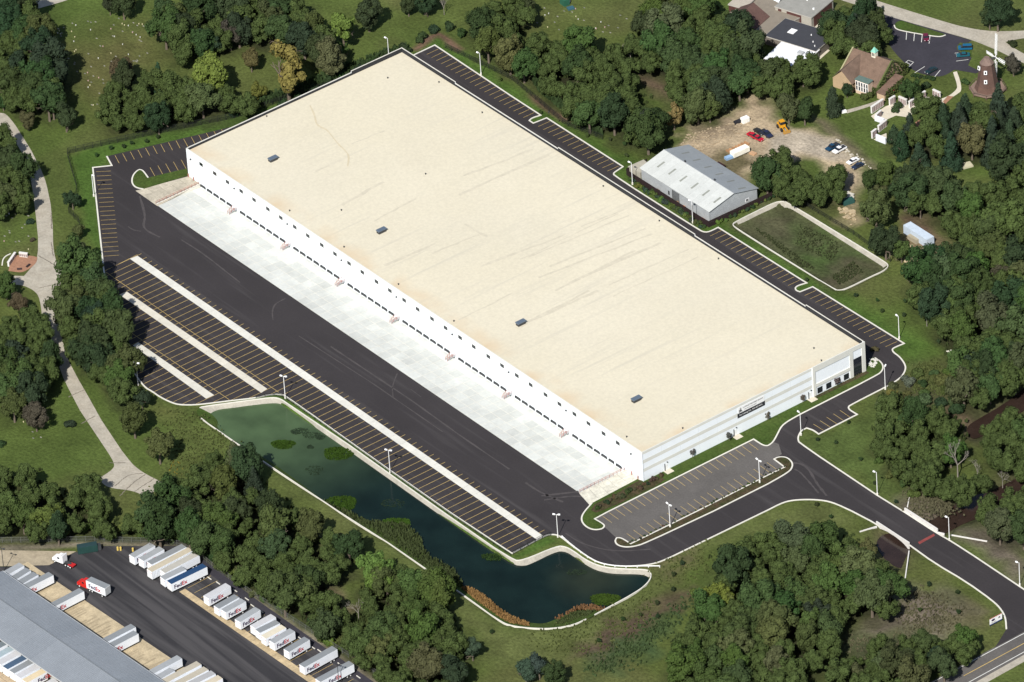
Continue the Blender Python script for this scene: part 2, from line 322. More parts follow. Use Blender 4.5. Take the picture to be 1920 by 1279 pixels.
basin = soften(PL([(1440,385.6),(1455,379),(1467.5,377.6),(1477.5,380),(1657.7,490),(1665,496.4),(1664.7,501.4),(1655,509),(1635,517.7),(1590,540.2),(1575,544.7),(1565,543.5),(1440,465.6),(1378,426.4),(1373.4,421.4),(1378,416.3)]))
BZ = -1.35
basin_in = soften([P(x,y,BZ) for x,y in [(1440,396),(1463.8,386.3),(1475,390),(1652.7,499),(1655,503),(1636,516),(1590,538),(1574,543),(1440,466),(1382,426)]])
CZ = -1.3
creek1 = [P(x,y,CZ) for x,y in [(1960,690),(1905,742),(1870,765),(1830,788),(1812,800),(1815,818),(1830,825),(1875,800),(1920,770),(1960,740)]]
creek2 = [P(x,y,CZ) for x,y in [(1960,868),(1900,900),(1850,925),(1810,930),(1780,955),(1750,975),(1720,985),(1690,1000),(1655,1000),(1640,1020),(1655,1045),(1676,1062),(1690,1066),(1698,1045),(1710,1025),(1745,1005),(1775,1000),(1800,985),(1850,965),(1900,930),(1960,905)]]
CREEKS = [creek1, creek2]
shedp = [(-141.4,112.8),(-104.5,112.8),(-104.5,133.6),(-141.4,133.6)]

# ================================================================== GROUND
GX = np.concatenate([[-3500,-1500,-700], np.arange(-460, 235, 1.25), [400,900,2500,5000]])
GY = np.concatenate([[-5000,-2500,-900,-400], np.arange(-300, 345, 1.25), [600,1500,3500]])
X, Y = np.meshgrid(GX, GY, indexing='ij'); G = np.stack([X.ravel(), Y.ravel()], 1); Z = np.zeros(len(G))
def vnoise(p, s, seed=0):
    r = np.random.RandomState(seed); T = r.rand(256,256); q = p/s + 1000.3; i = np.floor(q).astype(int); f = q-i; f = f*f*(3-2*f)
    def g(a, b): return T[(i[:,0]+a)%256, (i[:,1]+b)%256]
    return (g(0,0)*(1-f[:,0])+g(1,0)*f[:,0])*(1-f[:,1]) + (g(0,1)*(1-f[:,0])+g(1,1)*f[:,0])*f[:,1]
def bbmask(poly, pad=8):
    a = np.array(poly); return np.where((G[:,0] > a[:,0].min()-pad)&(G[:,0] < a[:,0].max()+pad)&(G[:,1] > a[:,1].min()-pad)&(G[:,1] < a[:,1].max()+pad))[0]
def dig(poly, depth, slope):
    i = bbmask(poly, 1); p = G[i]; ins = inside(p, poly); i = i[ins]; d = distpoly(G[i], poly); Z[i] = np.minimum(Z[i], -np.minimum(depth, d*slope+0.12))
dig(pond_out, 3.2, 1.4); dig(basin, -BZ+0.05, 1.4)
for c in CREEKS:
    i = bbmask(c, 8); p = G[i]; ins = inside(p, c); d = distpoly(p, c); sd = np.where(ins, d, -d)
    Z[i] = np.minimum(Z[i], -np.clip((sd+3.2)*0.45, 0, 2.4))
dig([(-L,0.0),(-L+1,0),(-246.5,-4),(-244.6,-18.9),(-8.3,-19.3),(-5.5,-4),(-1,0),(0,0),(0,Wd),(-L,Wd)], 2.6, 1.4)
col = np.tile(np.array([0.061,0.092,0.021]), (len(G),1))
n1 = vnoise(G, 40, 1)[:,None]; n2 = vnoise(G, 12, 2)[:,None]; n3 = vnoise(G, 4, 3)[:,None]
col = col*(1-0.5*n1) + np.array([0.094,0.097,0.031])*(0.5*n1)
col *= (0.80+0.25*n2+0.16*n3); n4 = vnoise(G, 22, 11)[:,None]; k4 = np.clip((n4-0.62)*4,0,1)*0.35; col = col*(1-k4)+np.array([0.105,0.092,0.042])*k4
def paint(polypx, c, soft=4.0, jit=3.0, world=False, amt=1.0, seed=5):
    poly = polypx if world else PL(polypx)
    i = bbmask(poly, soft+jit); p = G[i] + (np.stack([vnoise(G[i],5,seed),vnoise(G[i],5,seed+9)],1)-0.5)*2*jit
    ins = inside(p, poly); d = distpoly(p, poly); sd = np.where(ins, d, -d); a = np.clip(sd/soft*0.5+0.5, 0, 1)[:,None]*amt
    col[i] = col[i]*(1-a) + np.array(c)*a*(0.8+0.4*n3[i])
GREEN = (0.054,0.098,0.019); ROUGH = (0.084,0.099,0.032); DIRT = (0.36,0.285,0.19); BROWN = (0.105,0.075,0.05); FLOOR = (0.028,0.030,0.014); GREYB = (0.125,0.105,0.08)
# bright strip of kept lawn round the site
paint([(128,292),(200,268),(350,232),(480,205),(700,140),(660,190),(430,250),(205,300),(180,330),(200,500),(190,500),(160,420)], GREEN, 2, 1)
paint([(760,120),(800,70),(830,75),(1170,300),(1160,330),(1300,440),(1345,410),(1440,480),(1500,520),(1700,640),(1720,650),(1680,660),(1160,340)], GREEN, 3, 2)
paint([(1150,330),(1180,300),(1400,440),(1600,560),(1760,650),(1720,700),(1600,600)], GREEN, 4, 2, amt=0.8)
paint([(380,745),(530,735),(960,1045),(1020,1005),(1045,1015),(960,1052),(800,950),(530,760)], GREEN, 1, 0.5)
paint([(1495,820),(1530,815),(1610,778),(1640,760),(1660,780),(1640,830),(1690,930),(1640,925)], (0.062,0.088,0.024), 4, 3)
paint([(1440,958),(1530,940),(1600,965),(1590,990),(1440,985),(1330,1030),(1250,1080),(1200,1180),(1100,1230),(900,1240),(880,1190),(840,1110),(700,1010),(600,955),(520,900),(640,960),(950,1178),(1040,1182),(1220,1100),(1240,1058)], ROUGH, 4, 3)
paint([(300,770),(366,772),(480,870),(400,850),(340,900),(300,930),(300,880),(330,830)], (0.078,0.100,0.028), 4, 3)
paint([(265,740),(330,765),(320,790),(280,780)], (0.09,0.085,0.03), 4, 2, amt=0.5)
# cemetery lawn, browner in the middle
paint([(110,90),(260,50),(300,110),(230,180),(170,200),(120,150)], (0.100,0.088,0.036), 12, 5, amt=0.7)
# building yard
paint([(1262,285),(1290,245),(1330,235),(1375,222),(1395,190),(1425,175),(1440,200),(1475,232),(1500,238),(1560,262),(1588,283),(1603,300),(1618,325),(1616,352),(1600,380),(1578,377),(1586,350),(1566,325),(1530,300),(1490,300),(1440,312),(1405,322),(1385,338),(1365,345),(1330,300),(1290,290)], DIRT, 2.5, 3)
paint([(1440,262),(1480,240),(1560,262),(1600,300),(1560,300),(1500,287),(1440,300)], (0.36,0.31,0.24), 2, 1)
paint([(1290,240),(1350,225),(1380,240),(1340,262),(1300,262)], (0.13,0.10,0.07), 4, 4, amt=0.7)
paint([(1335,300),(1380,275),(1420,300),(1370,345)], (0.10,0.085,0.045), 3, 3)
paint([(1180,130),(1225,132),(1255,165),(1250,190),(1230,185),(1200,160)], BROWN, 3, 3)
paint([(1520,215),(1545,225),(1620,290),(1650,320),(1640,325),(1600,290),(1540,240)], (0.12,0.10,0.065), 2, 1)
paint([(1570,370),(1600,360),(1610,420),(1585,420)], (0.28,0.22,0.14), 3, 2)
paint([(1680,405),(1720,395),(1760,450),(1800,470),(1770,480),(1720,470)], (0.13,0.085,0.06), 4, 3)
paint([(1682,455),(1740,460),(1740,500),(1700,490)], (0.20,0.15,0.09), 4, 3)
# mulch band behind the lane
paint([(770,92),(800,68),(822,60),(850,76),(870,92),(860,98),(818,68),(780,96)], (0.14,0.085,0.06), 1, 0.6)
paint([(990,175),(1005,180),(1060,220),(1065,228),(1050,226),(1000,190)], (0.14,0.085,0.06), 1, 0.6)
# bare ground along the creek and at the entrance
paint([(1700,925),(1760,920),(1800,960),(1760,985),(1700,965)], GREYB, 4, 3)
paint([(1790,1000),(1850,985),(1920,1000),(1920,1100),(1860,1050)], GREYB, 4, 3)
paint([(1640,740),(1690,700),(1740,690),(1790,720),(1830,790),(1790,800),(1700,760)], (0.06,0.062,0.028), 6, 5)
paint([(1770,760),(1830,780),(1830,820),(1790,800)], (0.11,0.075,0.05), 4, 3)
paint([(1700,1100),(1760,1110),(1820,1150),(1780,1190),(1700,1190),(1600,1200),(1640,1160)], GREYB, 5, 4)
paint([(1810,1130),(1840,1140),(1850,1180),(1800,1170)], (0.12,0.10,0.055), 5, 4, amt=0.6)
paint([(1590,1190),(1700,1190),(1760,1230),(1700,1290),(1560,1290)], (0.062,0.070,0.034), 5, 4)
paint([(1075,1230),(1100,1190),(1190,1150),(1290,1100),(1290,1120),(1200,1190),(1150,1240)], (0.078,0.056,0.038), 4, 5)
paint([(1100,1250),(1180,1195),(1260,1150),(1250,1200),(1190,1240),(1120,1265)], (0.040,0.066,0.026), 5, 5)
paint([(565,1075),(600,1080),(660,1140),(650,1165),(600,1120)], (0.11,0.08,0.055), 3, 3)
paint([(1250,1030),(1300,1010),(1290,1060),(1250,1085)], (0.13,0.105,0.06), 4, 5, amt=0.6)
# dry basin floor
paint(basin, (0.062,0.070,0.032), 1, 0.3, world=True)
paint([(1450,400),(1560,440),(1600,480),(1540,500),(1470,450)], (0.045,0.080,0.020), 8, 7, amt=0.8)
paint([(1400,400),(1470,395),(1500,460),(1440,440)], (0.085,0.070,0.048), 8, 7, amt=0.7)
paint([(1570,490),(1620,490),(1600,530),(1560,530)], (0.085,0.065,0.048), 6, 5, amt=0.8)
for c in CREEKS: paint(c, (0.075,0.055,0.04), 7, 2, world=True)
# gravel edges of the road and yard at the bottom left
paint([(0,1022),(190,1016),(350,1016),(400,1062),(560,1175),(735,1290),(700,1290),(480,1130),(360,1030),(190,1024),(0,1034)], (0.20,0.175,0.13), 1.0, 0.5)

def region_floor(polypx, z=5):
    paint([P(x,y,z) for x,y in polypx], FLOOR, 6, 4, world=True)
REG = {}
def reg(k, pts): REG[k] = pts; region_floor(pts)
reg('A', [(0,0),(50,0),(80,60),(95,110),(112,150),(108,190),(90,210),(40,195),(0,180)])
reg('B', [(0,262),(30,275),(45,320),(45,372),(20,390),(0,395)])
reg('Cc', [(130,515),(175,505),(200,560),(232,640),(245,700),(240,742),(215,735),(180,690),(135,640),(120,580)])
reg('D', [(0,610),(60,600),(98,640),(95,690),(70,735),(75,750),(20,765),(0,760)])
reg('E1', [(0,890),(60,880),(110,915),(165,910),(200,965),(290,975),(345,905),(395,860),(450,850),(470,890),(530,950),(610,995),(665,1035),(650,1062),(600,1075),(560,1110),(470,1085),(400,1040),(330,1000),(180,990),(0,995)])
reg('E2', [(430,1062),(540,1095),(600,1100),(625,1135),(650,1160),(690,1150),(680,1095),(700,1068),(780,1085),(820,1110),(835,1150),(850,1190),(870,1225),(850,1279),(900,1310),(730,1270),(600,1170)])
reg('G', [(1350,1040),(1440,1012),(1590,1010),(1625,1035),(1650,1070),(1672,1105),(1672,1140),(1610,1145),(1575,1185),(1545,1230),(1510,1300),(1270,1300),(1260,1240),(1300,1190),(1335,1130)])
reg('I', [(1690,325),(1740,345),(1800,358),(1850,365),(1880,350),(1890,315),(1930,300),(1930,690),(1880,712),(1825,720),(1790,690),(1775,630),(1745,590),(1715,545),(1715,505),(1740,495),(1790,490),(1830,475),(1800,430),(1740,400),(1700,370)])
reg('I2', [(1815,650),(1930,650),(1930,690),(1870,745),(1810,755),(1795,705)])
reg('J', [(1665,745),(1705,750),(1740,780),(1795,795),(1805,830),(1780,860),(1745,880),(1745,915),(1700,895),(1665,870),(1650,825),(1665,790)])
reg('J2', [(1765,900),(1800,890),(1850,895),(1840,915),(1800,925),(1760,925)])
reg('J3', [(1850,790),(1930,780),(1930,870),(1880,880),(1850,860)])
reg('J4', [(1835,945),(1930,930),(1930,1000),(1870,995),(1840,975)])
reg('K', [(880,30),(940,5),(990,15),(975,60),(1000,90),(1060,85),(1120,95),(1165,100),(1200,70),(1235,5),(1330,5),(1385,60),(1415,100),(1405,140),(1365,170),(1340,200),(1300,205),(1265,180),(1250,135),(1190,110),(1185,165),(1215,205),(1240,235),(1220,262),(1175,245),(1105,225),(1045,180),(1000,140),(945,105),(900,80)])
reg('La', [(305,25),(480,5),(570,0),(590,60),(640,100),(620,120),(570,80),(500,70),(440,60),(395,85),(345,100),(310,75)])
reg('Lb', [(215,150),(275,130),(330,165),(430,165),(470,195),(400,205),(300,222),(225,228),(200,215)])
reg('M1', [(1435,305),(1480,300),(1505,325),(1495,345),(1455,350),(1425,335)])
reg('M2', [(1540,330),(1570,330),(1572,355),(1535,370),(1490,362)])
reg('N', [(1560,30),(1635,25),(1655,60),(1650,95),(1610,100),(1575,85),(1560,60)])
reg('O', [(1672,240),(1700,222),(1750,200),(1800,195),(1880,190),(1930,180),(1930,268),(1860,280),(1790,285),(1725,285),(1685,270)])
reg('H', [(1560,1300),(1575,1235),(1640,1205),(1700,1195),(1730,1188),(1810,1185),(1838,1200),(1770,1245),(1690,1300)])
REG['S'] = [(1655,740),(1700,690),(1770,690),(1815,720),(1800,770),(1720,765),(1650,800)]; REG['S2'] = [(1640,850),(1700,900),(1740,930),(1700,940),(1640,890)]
reg('Q', [(1395,115),(1470,112),(1515,120),(1515,150),(1460,165),(1405,150)])
nx, ny = len(GX), len(GY)
idx = np.arange(nx*ny).reshape(nx,ny); F = np.stack([idx[:-1,:-1],idx[1:,:-1],idx[1:,1:],idx[:-1,1:]],-1).reshape(-1,4)
Z += (Z < -0.01)*0 
me = bpy.data.meshes.new('ground'); me.vertices.add(len(G)); me.vertices.foreach_set('co', np.column_stack([G,Z]).astype(np.float32).ravel())
me.loops.add(len(F)*4); me.loops.foreach_set('vertex_index', F.ravel().astype(np.int32)); me.polygons.add(len(F))
me.polygons.foreach_set('loop_start', (np.arange(len(F))*4).astype(np.int32)); me.polygons.foreach_set('loop_total', np.full(len(F),4,np.int32)); me.update()
ca = me.color_attributes.new('col','FLOAT_COLOR','POINT'); ca.data.foreach_set('color', np.column_stack([col, np.ones(len(G))]).astype(np.float32).ravel())
me.materials.append(M['ground']); go = link('ground', me); go['kind'] = 'structure'

# ================================================================== PAVING
sheet('parking_asphalt', SITE, 0.05, M['asphalt'], holes=[COURT])
kerb(SW); kerb(SL)
sheet('grey_parking_asphalt', oldlot, 0.09, M['asphalt_old'])
sheet('lawn', grass_s, 0.16, M['lawn']); kerb(kerb_s)
sheet('planting_island', isl2, 0.16, M['mulch']); kerb(isl2, closed=True)
sheet('lawn', isl3k + [isl3[-1], isl3[0]], 0.16, M['lawn']); kerb(isl3k)
# mulch bed under the shrubs by the near corner
sheet('mulch_bed', PL([(1199,901),(1208,906),(1222,900),(1240,897),(1247,900),(1225,915),(1150,950),(1118,962),(1108,958),(1115,946),(1150,930)]), 0.19, M['mulch'])
sheet('mulch_bed', [(0.3,71),(1.6,71),(1.9,94),(0.3,94)], 0.19, M['mulch'])

# stall lines
site_np = [(a,b) for a,b in SITE]
def lines(name, segs, wdt=0.13, z=0.085, m=None):
    b = MB()
    for a, c in segs:
        a = Vector((*a,0)); c = Vector((*c,0)); d = (c-a).normalized(); s = Vector((-d.y,d.x,0))*wdt/2
        b.add([(a-s)+Vector((0,0,z)),(c-s)+Vector((0,0,z)),(c+s)+Vector((0,0,z)),(a+s)+Vector((0,0,z))], [(0,1,2,3)])
    o = b.build(name, m or M['yellow']); o['kind'] = 'structure'; return o
def row(a0, a1, b0, b1, n):
    A0, A1, B0, B1 = [np.array(P(*q)) for q in (a0,a1,b0,b1)]
    return [(A0+(B0-A0)*k/n, A1+(B1-A1)*k/n) for k in range(n+1)]
segs = []
segs += row((180.2,322.5),(207.7,321.3),(195.2,480.9),(223.5,479),19)
segs += row((215.7,292),(223.5,306.5),(415.4,243.2),(423.2,257.7),14)
segs += row((281.5,314.8),(290.5,331),(339.8,300.3),(348.8,316.5),4)
segs += row((800.3,102.6),(821.6,92.6),(981.3,221),(1002,211.5),20)
segs += row((1009.3,237.7),(1031,228.2),(1138.5,321.5),(1160,312),14)
segs += row((1331.6,443.1),(1352.9,432.6),(1477.5,536),(1499,526),15)
segs += row((1508.8,554.7),(1530,545.2),(1660.2,650.8),(1682,641),15)
segs += row((1404.2,831.4),(1421.7,844),(1129.5,968),(1147,980.5),22)
segs += row((1438,867.7),(1456.5,881),(1175.2,1000.8),(1194,1014),21)
segs += row((1525,795.7),(1544.4,807.7),(1575,770),(1593.4,782.6),4)
lines('stall_lines', segs, z=0.115)
segs = []
x0 = P(262.7,477.2); pitch = 3.6576*0.84
ytop = x0[1]+0.6
for k in range(0, 73):
    x = x0[0] + k*pitch*1.002
    ys = np.arange(ytop-2.5, -120, -0.4); pp = np.stack([np.full(len(ys), x), ys], 1); ins = inside(pp, SITE)
    j = np.argmax(~ins) if (~ins).any() else len(ys)-1
    if j < 5: continue
    segs.append(((x, ytop), (x, ys[j-1]+0.4)))
segs.append((P(197.7,510), P(522.5,736))); segs.append((P(232.5,615), P(430,750)))
segs.append((P(197.7,508), P(258,477.8)))
lines('trailer_stall_lines', segs, wdt=0.15)
# concrete landing strips, cut into slabs
def slabs(name, a, b, c, d, n, m, colf, z, nv=1, gap=0.04, z1=None):
    """grid of slabs on the quad a-b (start edge) .. d-c (end edge)"""
    par = empty(name, (0,0,0)); par['kind'] = 'structure'
    a,b,c,d = [np.array([*q[:2], (q[2] if len(q) > 2 else z)]) for q in (a,b,c,d)]
    for i in range(n):
        for j in range(nv):
            def q(u,v): return (a*(1-u)+d*u)*(1-v) + (b*(1-u)+c*u)*v
            u0,u1,v0,v1 = i/n,(i+1)/n,j/nv,(j+1)/nv
            p = [q(u0,v0),q(u1,v0),q(u1,v1),q(u0,v1)]; cen = sum(p)/4
            p = [cen+(r-cen)*(1-gap/ max(0.5,np.linalg.norm(r-cen))) for r in p]
            vs = [tuple(r-cen) for r in p] + [tuple(r-cen-np.array([0,0,0.12])) for r in p]
            nrm = np.cross(p[1]-p[0], p[2]-p[0])[2]
            fs = [(0,1,2,3),(0,4,5,1),(1,5,6,2),(2,6,7,3),(3,7,4,0)]
            if nrm < 0: fs = [f[::-1] for f in fs]
            mb = MB().add(vs, fs); o = mb.build('slab', m, par, colf(i,j)); o.location = cen
    return par
def tone(c, v): 
    k = 1+random.uniform(-v,v); return tuple(x*k for x in c)
slabs('concrete_strip', P(257.8,480), P(243.5,485.6), P(1006.3,1012), P(1018.8,1005.3), 40, M['strip'], lambda i,j: tone((0.60,0.59,0.53),0.05), 0.10)
slabs('concrete_strip', P(237.7,547.2), P(224,552.7), P(490,737), P(501.3,729.6), 15, M['strip'], lambda i,j: tone((0.56,0.53,0.45),0.05), 0.10)
slabs('concrete_strip', P(259,642), P(249,648), P(386.6,748), P(401.6,741.3), 8, M['strip'], lambda i,j: tone((0.56,0.54,0.47),0.05), 0.10)
# truck court slopes down to the docks
n_ = vnoise
def court_tone(i, j):
    f = 0.5+0.5*math.sin(i*0.55+j*1.3)*math.sin(i*0.17+2)
    k = random.random()
    base = np.array([0.575,0.59,0.555])*(1-0.10*f*(1 if 0 < j else 0.1)) * (1-0.12*k*(j > 0))
    return tuple(base)
sub = MB().add([(-243.6,-18.9,0.02),(-9.3,-19.3,0.02),(-9.3,0,-1.24),(-243.6,0,-1.24)], [(0,1,2,3)]).build('court_subbase', M['kerb']); sub['kind'] = 'structure'
slabs('truck_court', (-243.6,0,-1.2), (-243.6,-18.9,0.06), (-9.3,-19.3,0.06), (-9.3,0,-1.2), 58, M['slab'], court_tone, 0, nv=5, gap=0.13)
# ramps at either end of the court
def ramp(pts, n, color, nv):
    return slabs('drive_ramp', *pts, n, M['tanconc'], lambda i,j: tone(color,0.06), 0.08, nv=nv)
rl = [P(254,358), P(295.3,387), (-244.0,0), (-L+0.2,0)]
ramp((rl[0],rl[1],rl[2],rl[3]), 5, (0.42,0.38,0.30), 3)
ramp(((-9.0,-19.6),(-0.2-0.0,-21.5),(-0.3,-0.05),(-9.0,-0.05)), 5, (0.58,0.56,0.47), 3)
rw = MB().box(-244.05,-243.65,-18.9,0,-1.4,0.12).box(-9.3,-9.05,-19.3,0,-1.4,0.12).build('ramp_retaining_wall', M['kerb']); rw['kind'] = 'structure'

# drives, paths, road
def pth(name, px, m, z=0.05, soft=True):
    p = PL(px); return sheet(name, soften(p) if soft else p, z, m)
pth('cemetery_drive', [(-30,205),(0,212),(11,213),(27.5,232.7),(41,254),(59,283),(77.6,320),(86,340),(95,382.6),(99,425),(100,470),(107.6,497.7),(121.4,515),(120,532.7),(110,555),(107.6,570),(109,603),(117.6,640),(125,670),(147.6,712.6),(165,742.6),(190,787.6),(240,862.7),(265,885),(302.8,904),(300,912.8),(275,932.8),(250,920),(200,915),(185,897.7),(212.7,880),(215,867.7),(190,830),(150,770),(120,712.6),(112,690),(100,640),(80,602.8),(75,560),(65,545),(37.5,532.7),(10,537),(10,517),(45,517.7),(71.3,487.7),(71.3,445),(67.6,407.6),(61.3,357.5),(55,320),(40,285),(20,250),(0,235),(-30,228)], M['drive'])
pth('cemetery_drive', [(64,4),(80,-6),(135,-6),(130,0),(69,17)], M['drive'])
pth('cemetery_road', [(1560,-8),(1620,-8),(1638.8,0),(1713.8,23.4),(1766,39.4),(1803.8,50.6),(1860,60),(1940,57),(1940,70),(1910.6,73),(1885,79),(1900,90),(1940,112),(1940,130),(1920,119),(1867.5,93.8),(1822.5,75),(1775.6,62),(1691,38.4),(1653.8,26),(1620,14),(1575,0)], M['drive'], 0.06)
pth('visitor_parking', [(1648,24),(1691,38.4),(1775.6,62),(1822,76),(1812,82),(1800,80),(1793,88),(1797,97),(1822,108),(1815,122.6),(1838,134),(1830,138),(1790,131),(1770,143),(1753,144),(1715,136),(1685,107.6),(1665,82.6),(1655,45)], M['asphalt_lot'], 0.04)
sheet('lawn', soften(PL([(1676.5,47.5),(1682,41),(1690,39),(1773,65),(1763,69),(1735,65),(1700,60),(1680,54)])), 0.14, M['lawn'])
kerb(soften(PL([(1676.5,47.5),(1679,55),(1700,60),(1735,66),(1763,70),(1773,66)]), closed=False), wdt=0.4)
sheet('lawn', soften(PL([(1797,84),(1812,80),(1822,82),(1822,108),(1810,100),(1797,95)])), 0.10, M['lawn'])
lines('visitor_stall_lines', row((1700,61),(1699,75),(1744,66),(1742,82),3)+[(P(1715,137),P(1734,125)),(P(1752,145),P(1763,132)),(P(1793,115),P(1816,112)),(P(1790,100),P(1797,99.5))]
      + [(P(1695,120),P(1703,127)),(P(1703,127),P(1713,117)),(P(1713,117),P(1703,113.5)),(P(1703,113.5),P(1695,120)),(P(1699,117),P(1708,122))], wdt=0.22, m=M['whitep'], z=0.08)
pth('paved_path', [(1787,136),(1794,134),(1800,150),(1803.5,170),(1796,176),(1770,193),(1758,188),(1780,180),(1794,168),(1795,160)], M['walk'], 0.06)
pth('brick_path', [(1767.5,191),(1777,180),(1788,181),(1773,195)], M['brickp'], 0.07, False)
pth('paved_path', [(1585,207),(1630,195),(1658,183),(1660,187),(1632,200),(1588,213)], M['drive'], 0.06)
pth('memorial_terrace', [(1633,218),(1660,200),(1671,196),(1700,197),(1735,180),(1752,186),(1770,193),(1765,200),(1750,192),(1735,200),(1700,220),(1680,217),(1655,228),(1640,225)], M['walk'], 0.07, False)
pth('memorial_terrace', [(1638,262),(1652,254),(1662,250),(1663,268),(1640,263)], M['walk'], 0.07, False)
pth('brick_path', [(1715,240),(1716,230),(1728,222),(1732,226),(1722,238)], M['brickp'], 0.07, False)
pth('paved_path', [(1517,124),(1520,121),(1551,92),(1556,95),(1528,120),(1521,126)], M['walk'], 0.06, False)
pth('paved_path', [(1464,42),(1468,40),(1523,55),(1545,35),(1550,40),(1530,60),(1525,62)], M['walk'], 0.06, False)
# public road at the bottom right
def ext(a, b, t): return (a[0]+(b[0]-a[0])*t, a[1]+(b[1]-a[1])*t)
na, nb = P(1744,1279), P(1920,1184); sa, sb = P(1830,1279), P(1920,1228); ga, gb = P(1852,1279), P(1920,1241)
sheet('road_shoulder', [ext(na,nb,-3),ext(na,nb,5),ext(ga,gb,9),ext(ga,gb,-8)], 0.03, M['drive'])
sheet('public_road', [ext(na,nb,-3),ext(na,nb,5),ext(sa,sb,8),ext(sa,sb,-7)], 0.06, M['asphalt_old'])
sheet('entrance_apron', PL([(1887,1180),(1866,1214),(1940,1174),(1940,1119)]), 0.075, M['asphalt'])
wa, wb = P(1750,1279), P(1920,1188); ya, yb = P(1806.6,1268), P(1920,1206.8); va, vb = P(1818,1279), P(1920,1223)
lines('road_edge_lines', [(ext(wa,wb,-2),ext(wa,wb,3)),(ext(va,vb,-4),ext(va,vb,4))], 0.28, 0.10, M['whitep'])
lines('road_centre_line', [(ya, ext(ya,yb,4))], 0.28, 0.10, M['yellow'])
sheet('red_road_patch', PL([(1721,1017),(1751,1001),(1753,1005),(1724,1021)]), 0.085, M['redp'])
for a, b_ in (((1721,1016.5),(1748,1002)),((1724,1021),(1752,1005.5))): pass

# ================================================================== POND, BASIN, CREEK
def water_sheet(name, poly, z, m, colf=None):
    o = sheet(name, poly, z, m)
    if colf:
        bm = bmesh.new(); bm.from_mesh(o.data); bmesh.ops.subdivide_edges(bm, edges=[e for e in bm.edges if e.calc_length() > 12], cuts=6, use_grid_fill=True); bmesh.ops.triangulate(bm, faces=bm.faces); bm.to_mesh(o.data); bm.free()
        me = o.data; ca = me.color_attributes.new('col','FLOAT_COLOR','POINT')
        for i, v in enumerate(me.vertices): ca.data[i].color = (*colf(v.co), 1)
    return o
wl0 = P(440,790,WZ); wl1 = P(745,930,WZ)
def wcol(co):
    t = (co.x - wl0[0])/(wl1[0]-wl0[0]); t = min(1, max(0, t)); t = t*t*(3-2*t)
    a = np.array([0.060,0.096,0.044]); b = np.array([0.006,0.014,0.012]); c = a*(1-t)+b*t
    d = math.hypot(co.x-P(1110,1085,WZ)[0], co.y-P(1110,1085,WZ)[1]); k = max(0, 1-d/16)*0.7; c = c*(1-k)+np.array([0.035,0.042,0.024])*k
    return tuple(c)
# finer grid for the pond so that the murk changes smoothly
wp = np.array(water); gx = np.arange(wp[:,0].min(), wp[:,0].max(), 1.5); gy = np.arange(wp[:,1].min(), wp[:,1].max()+1.5, 1.5)
pond = sheet('pond_water', water, WZ, M['water'])
bm = bmesh.new(); bm.from_mesh(pond.data)
for v_, ax in [(g, (1,0,0)) for g in gx[::3]] + [(g, (0,1,0)) for g in gy[::3]]:
    bmesh.ops.bisect_plane(bm, geom=bm.verts[:]+bm.edges[:]+bm.faces[:], plane_co=(v_,0,0) if ax[0] else (0,v_,0), plane_no=ax)
bm.to_mesh(pond.data); bm.free()
ca = pond.data.color_attributes.new('col','FLOAT_COLOR','POINT')
for i, v in enumerate(pond.data.vertices): ca.data[i].color = (*wcol(v.co), 1)
sheet('creek_water', soften(creek1, lim=100), CZ, M['creek']); sheet('creek_water', soften(creek2, lim=100), CZ, M['creek'])
def resample(pts, n):
    p = np.array(pts); d = np.r_[0, np.cumsum(np.hypot(*np.diff(p, axis=0).T))]; t = np.linspace(0, d[-1], n)
    return np.stack([np.interp(t, d, p[:,0]), np.interp(t, d, p[:,1])], 1)
def near_i(poly, q): return int(np.argmin([math.hypot(a[0]-q[0], a[1]-q[1]) for a in poly]))
def bank(name, outer, inner_poly, z0, z1, m, step=1.5):
    out = resample(outer, max(4, int(sum(math.dist(outer[i], outer[i+1]) for i in range(len(outer)-1))/step)))
    ip = np.array(inner_poly); ip2 = np.vstack([ip, ip[:1]]); dense = resample(ip2, 1500)
    vs = []; fs = []; last = None
    for k, o in enumerate(out):
        j = int(np.argmin(np.hypot(*(dense-o).T))); q = dense[j]; dr = (q-o)/max(1e-6, np.hypot(*(q-o))); q2 = q+dr*0.7
        vs += [(o[0],o[1],z0), (q[0],q[1],z1), (q2[0],q2[1],z1-0.5)]
    for k in range(len(out)-1):
        a = 3*k; fs += [(a,a+1,a+4,a+3),(a+1,a+2,a+5,a+4)]
    o = MB().add(vs, fs).build(name, m); o['kind'] = 'structure'; return o
po = pond_out
i0 = near_i(po, P(373,765)); i1 = near_i(po, P(1221.5,1081.6)); i2 = near_i(po, P(1115,1153.7))
nb_ = po[i0:i1+1]; bank('concrete_bank', nb_, water, 0.06, WZ, M['conc']); kerb(nb_, wdt=0.35, z0=-0.1, z1=0.14)
sb_ = po[i1:] + po[:i0+1]; bank('grass_bank', sb_, water, 0.02, WZ, M['lawn'])
wall_a = po[i1:i2+1]; wall_b = po[near_i(po, P(1099,1161.7)):near_i(po, P(375.4,785))+1]
def wallobj(pts, wdt, z0, z1, label, name='retaining_wall', m=None):
    vs, fs = ribbon(pts, wdt, z0, z1); o = MB().add(vs, fs).build(name, m or M['kerb']); return tag(o, label, 'retaining wall')
wallobj(wall_a, 0.35, -0.5, 0.3, 'white concrete edging wall curving round the right end of the pond')
wallobj(wall_b, 0.3, -0.5, 0.3, 'long thin white edging wall along the woodland side of the pond')
bi = basin; j0 = near_i(bi, P(1378,416.3)); j1 = near_i(bi, P(1664,496.4))
nbk = bi[j0:] + bi[:j1+1]; bank('concrete_bank', nbk, basin_in, 0.06, BZ, M['conc'])
kerb(bi, closed=True, wdt=0.28, z0=-0.3, z1=0.15)

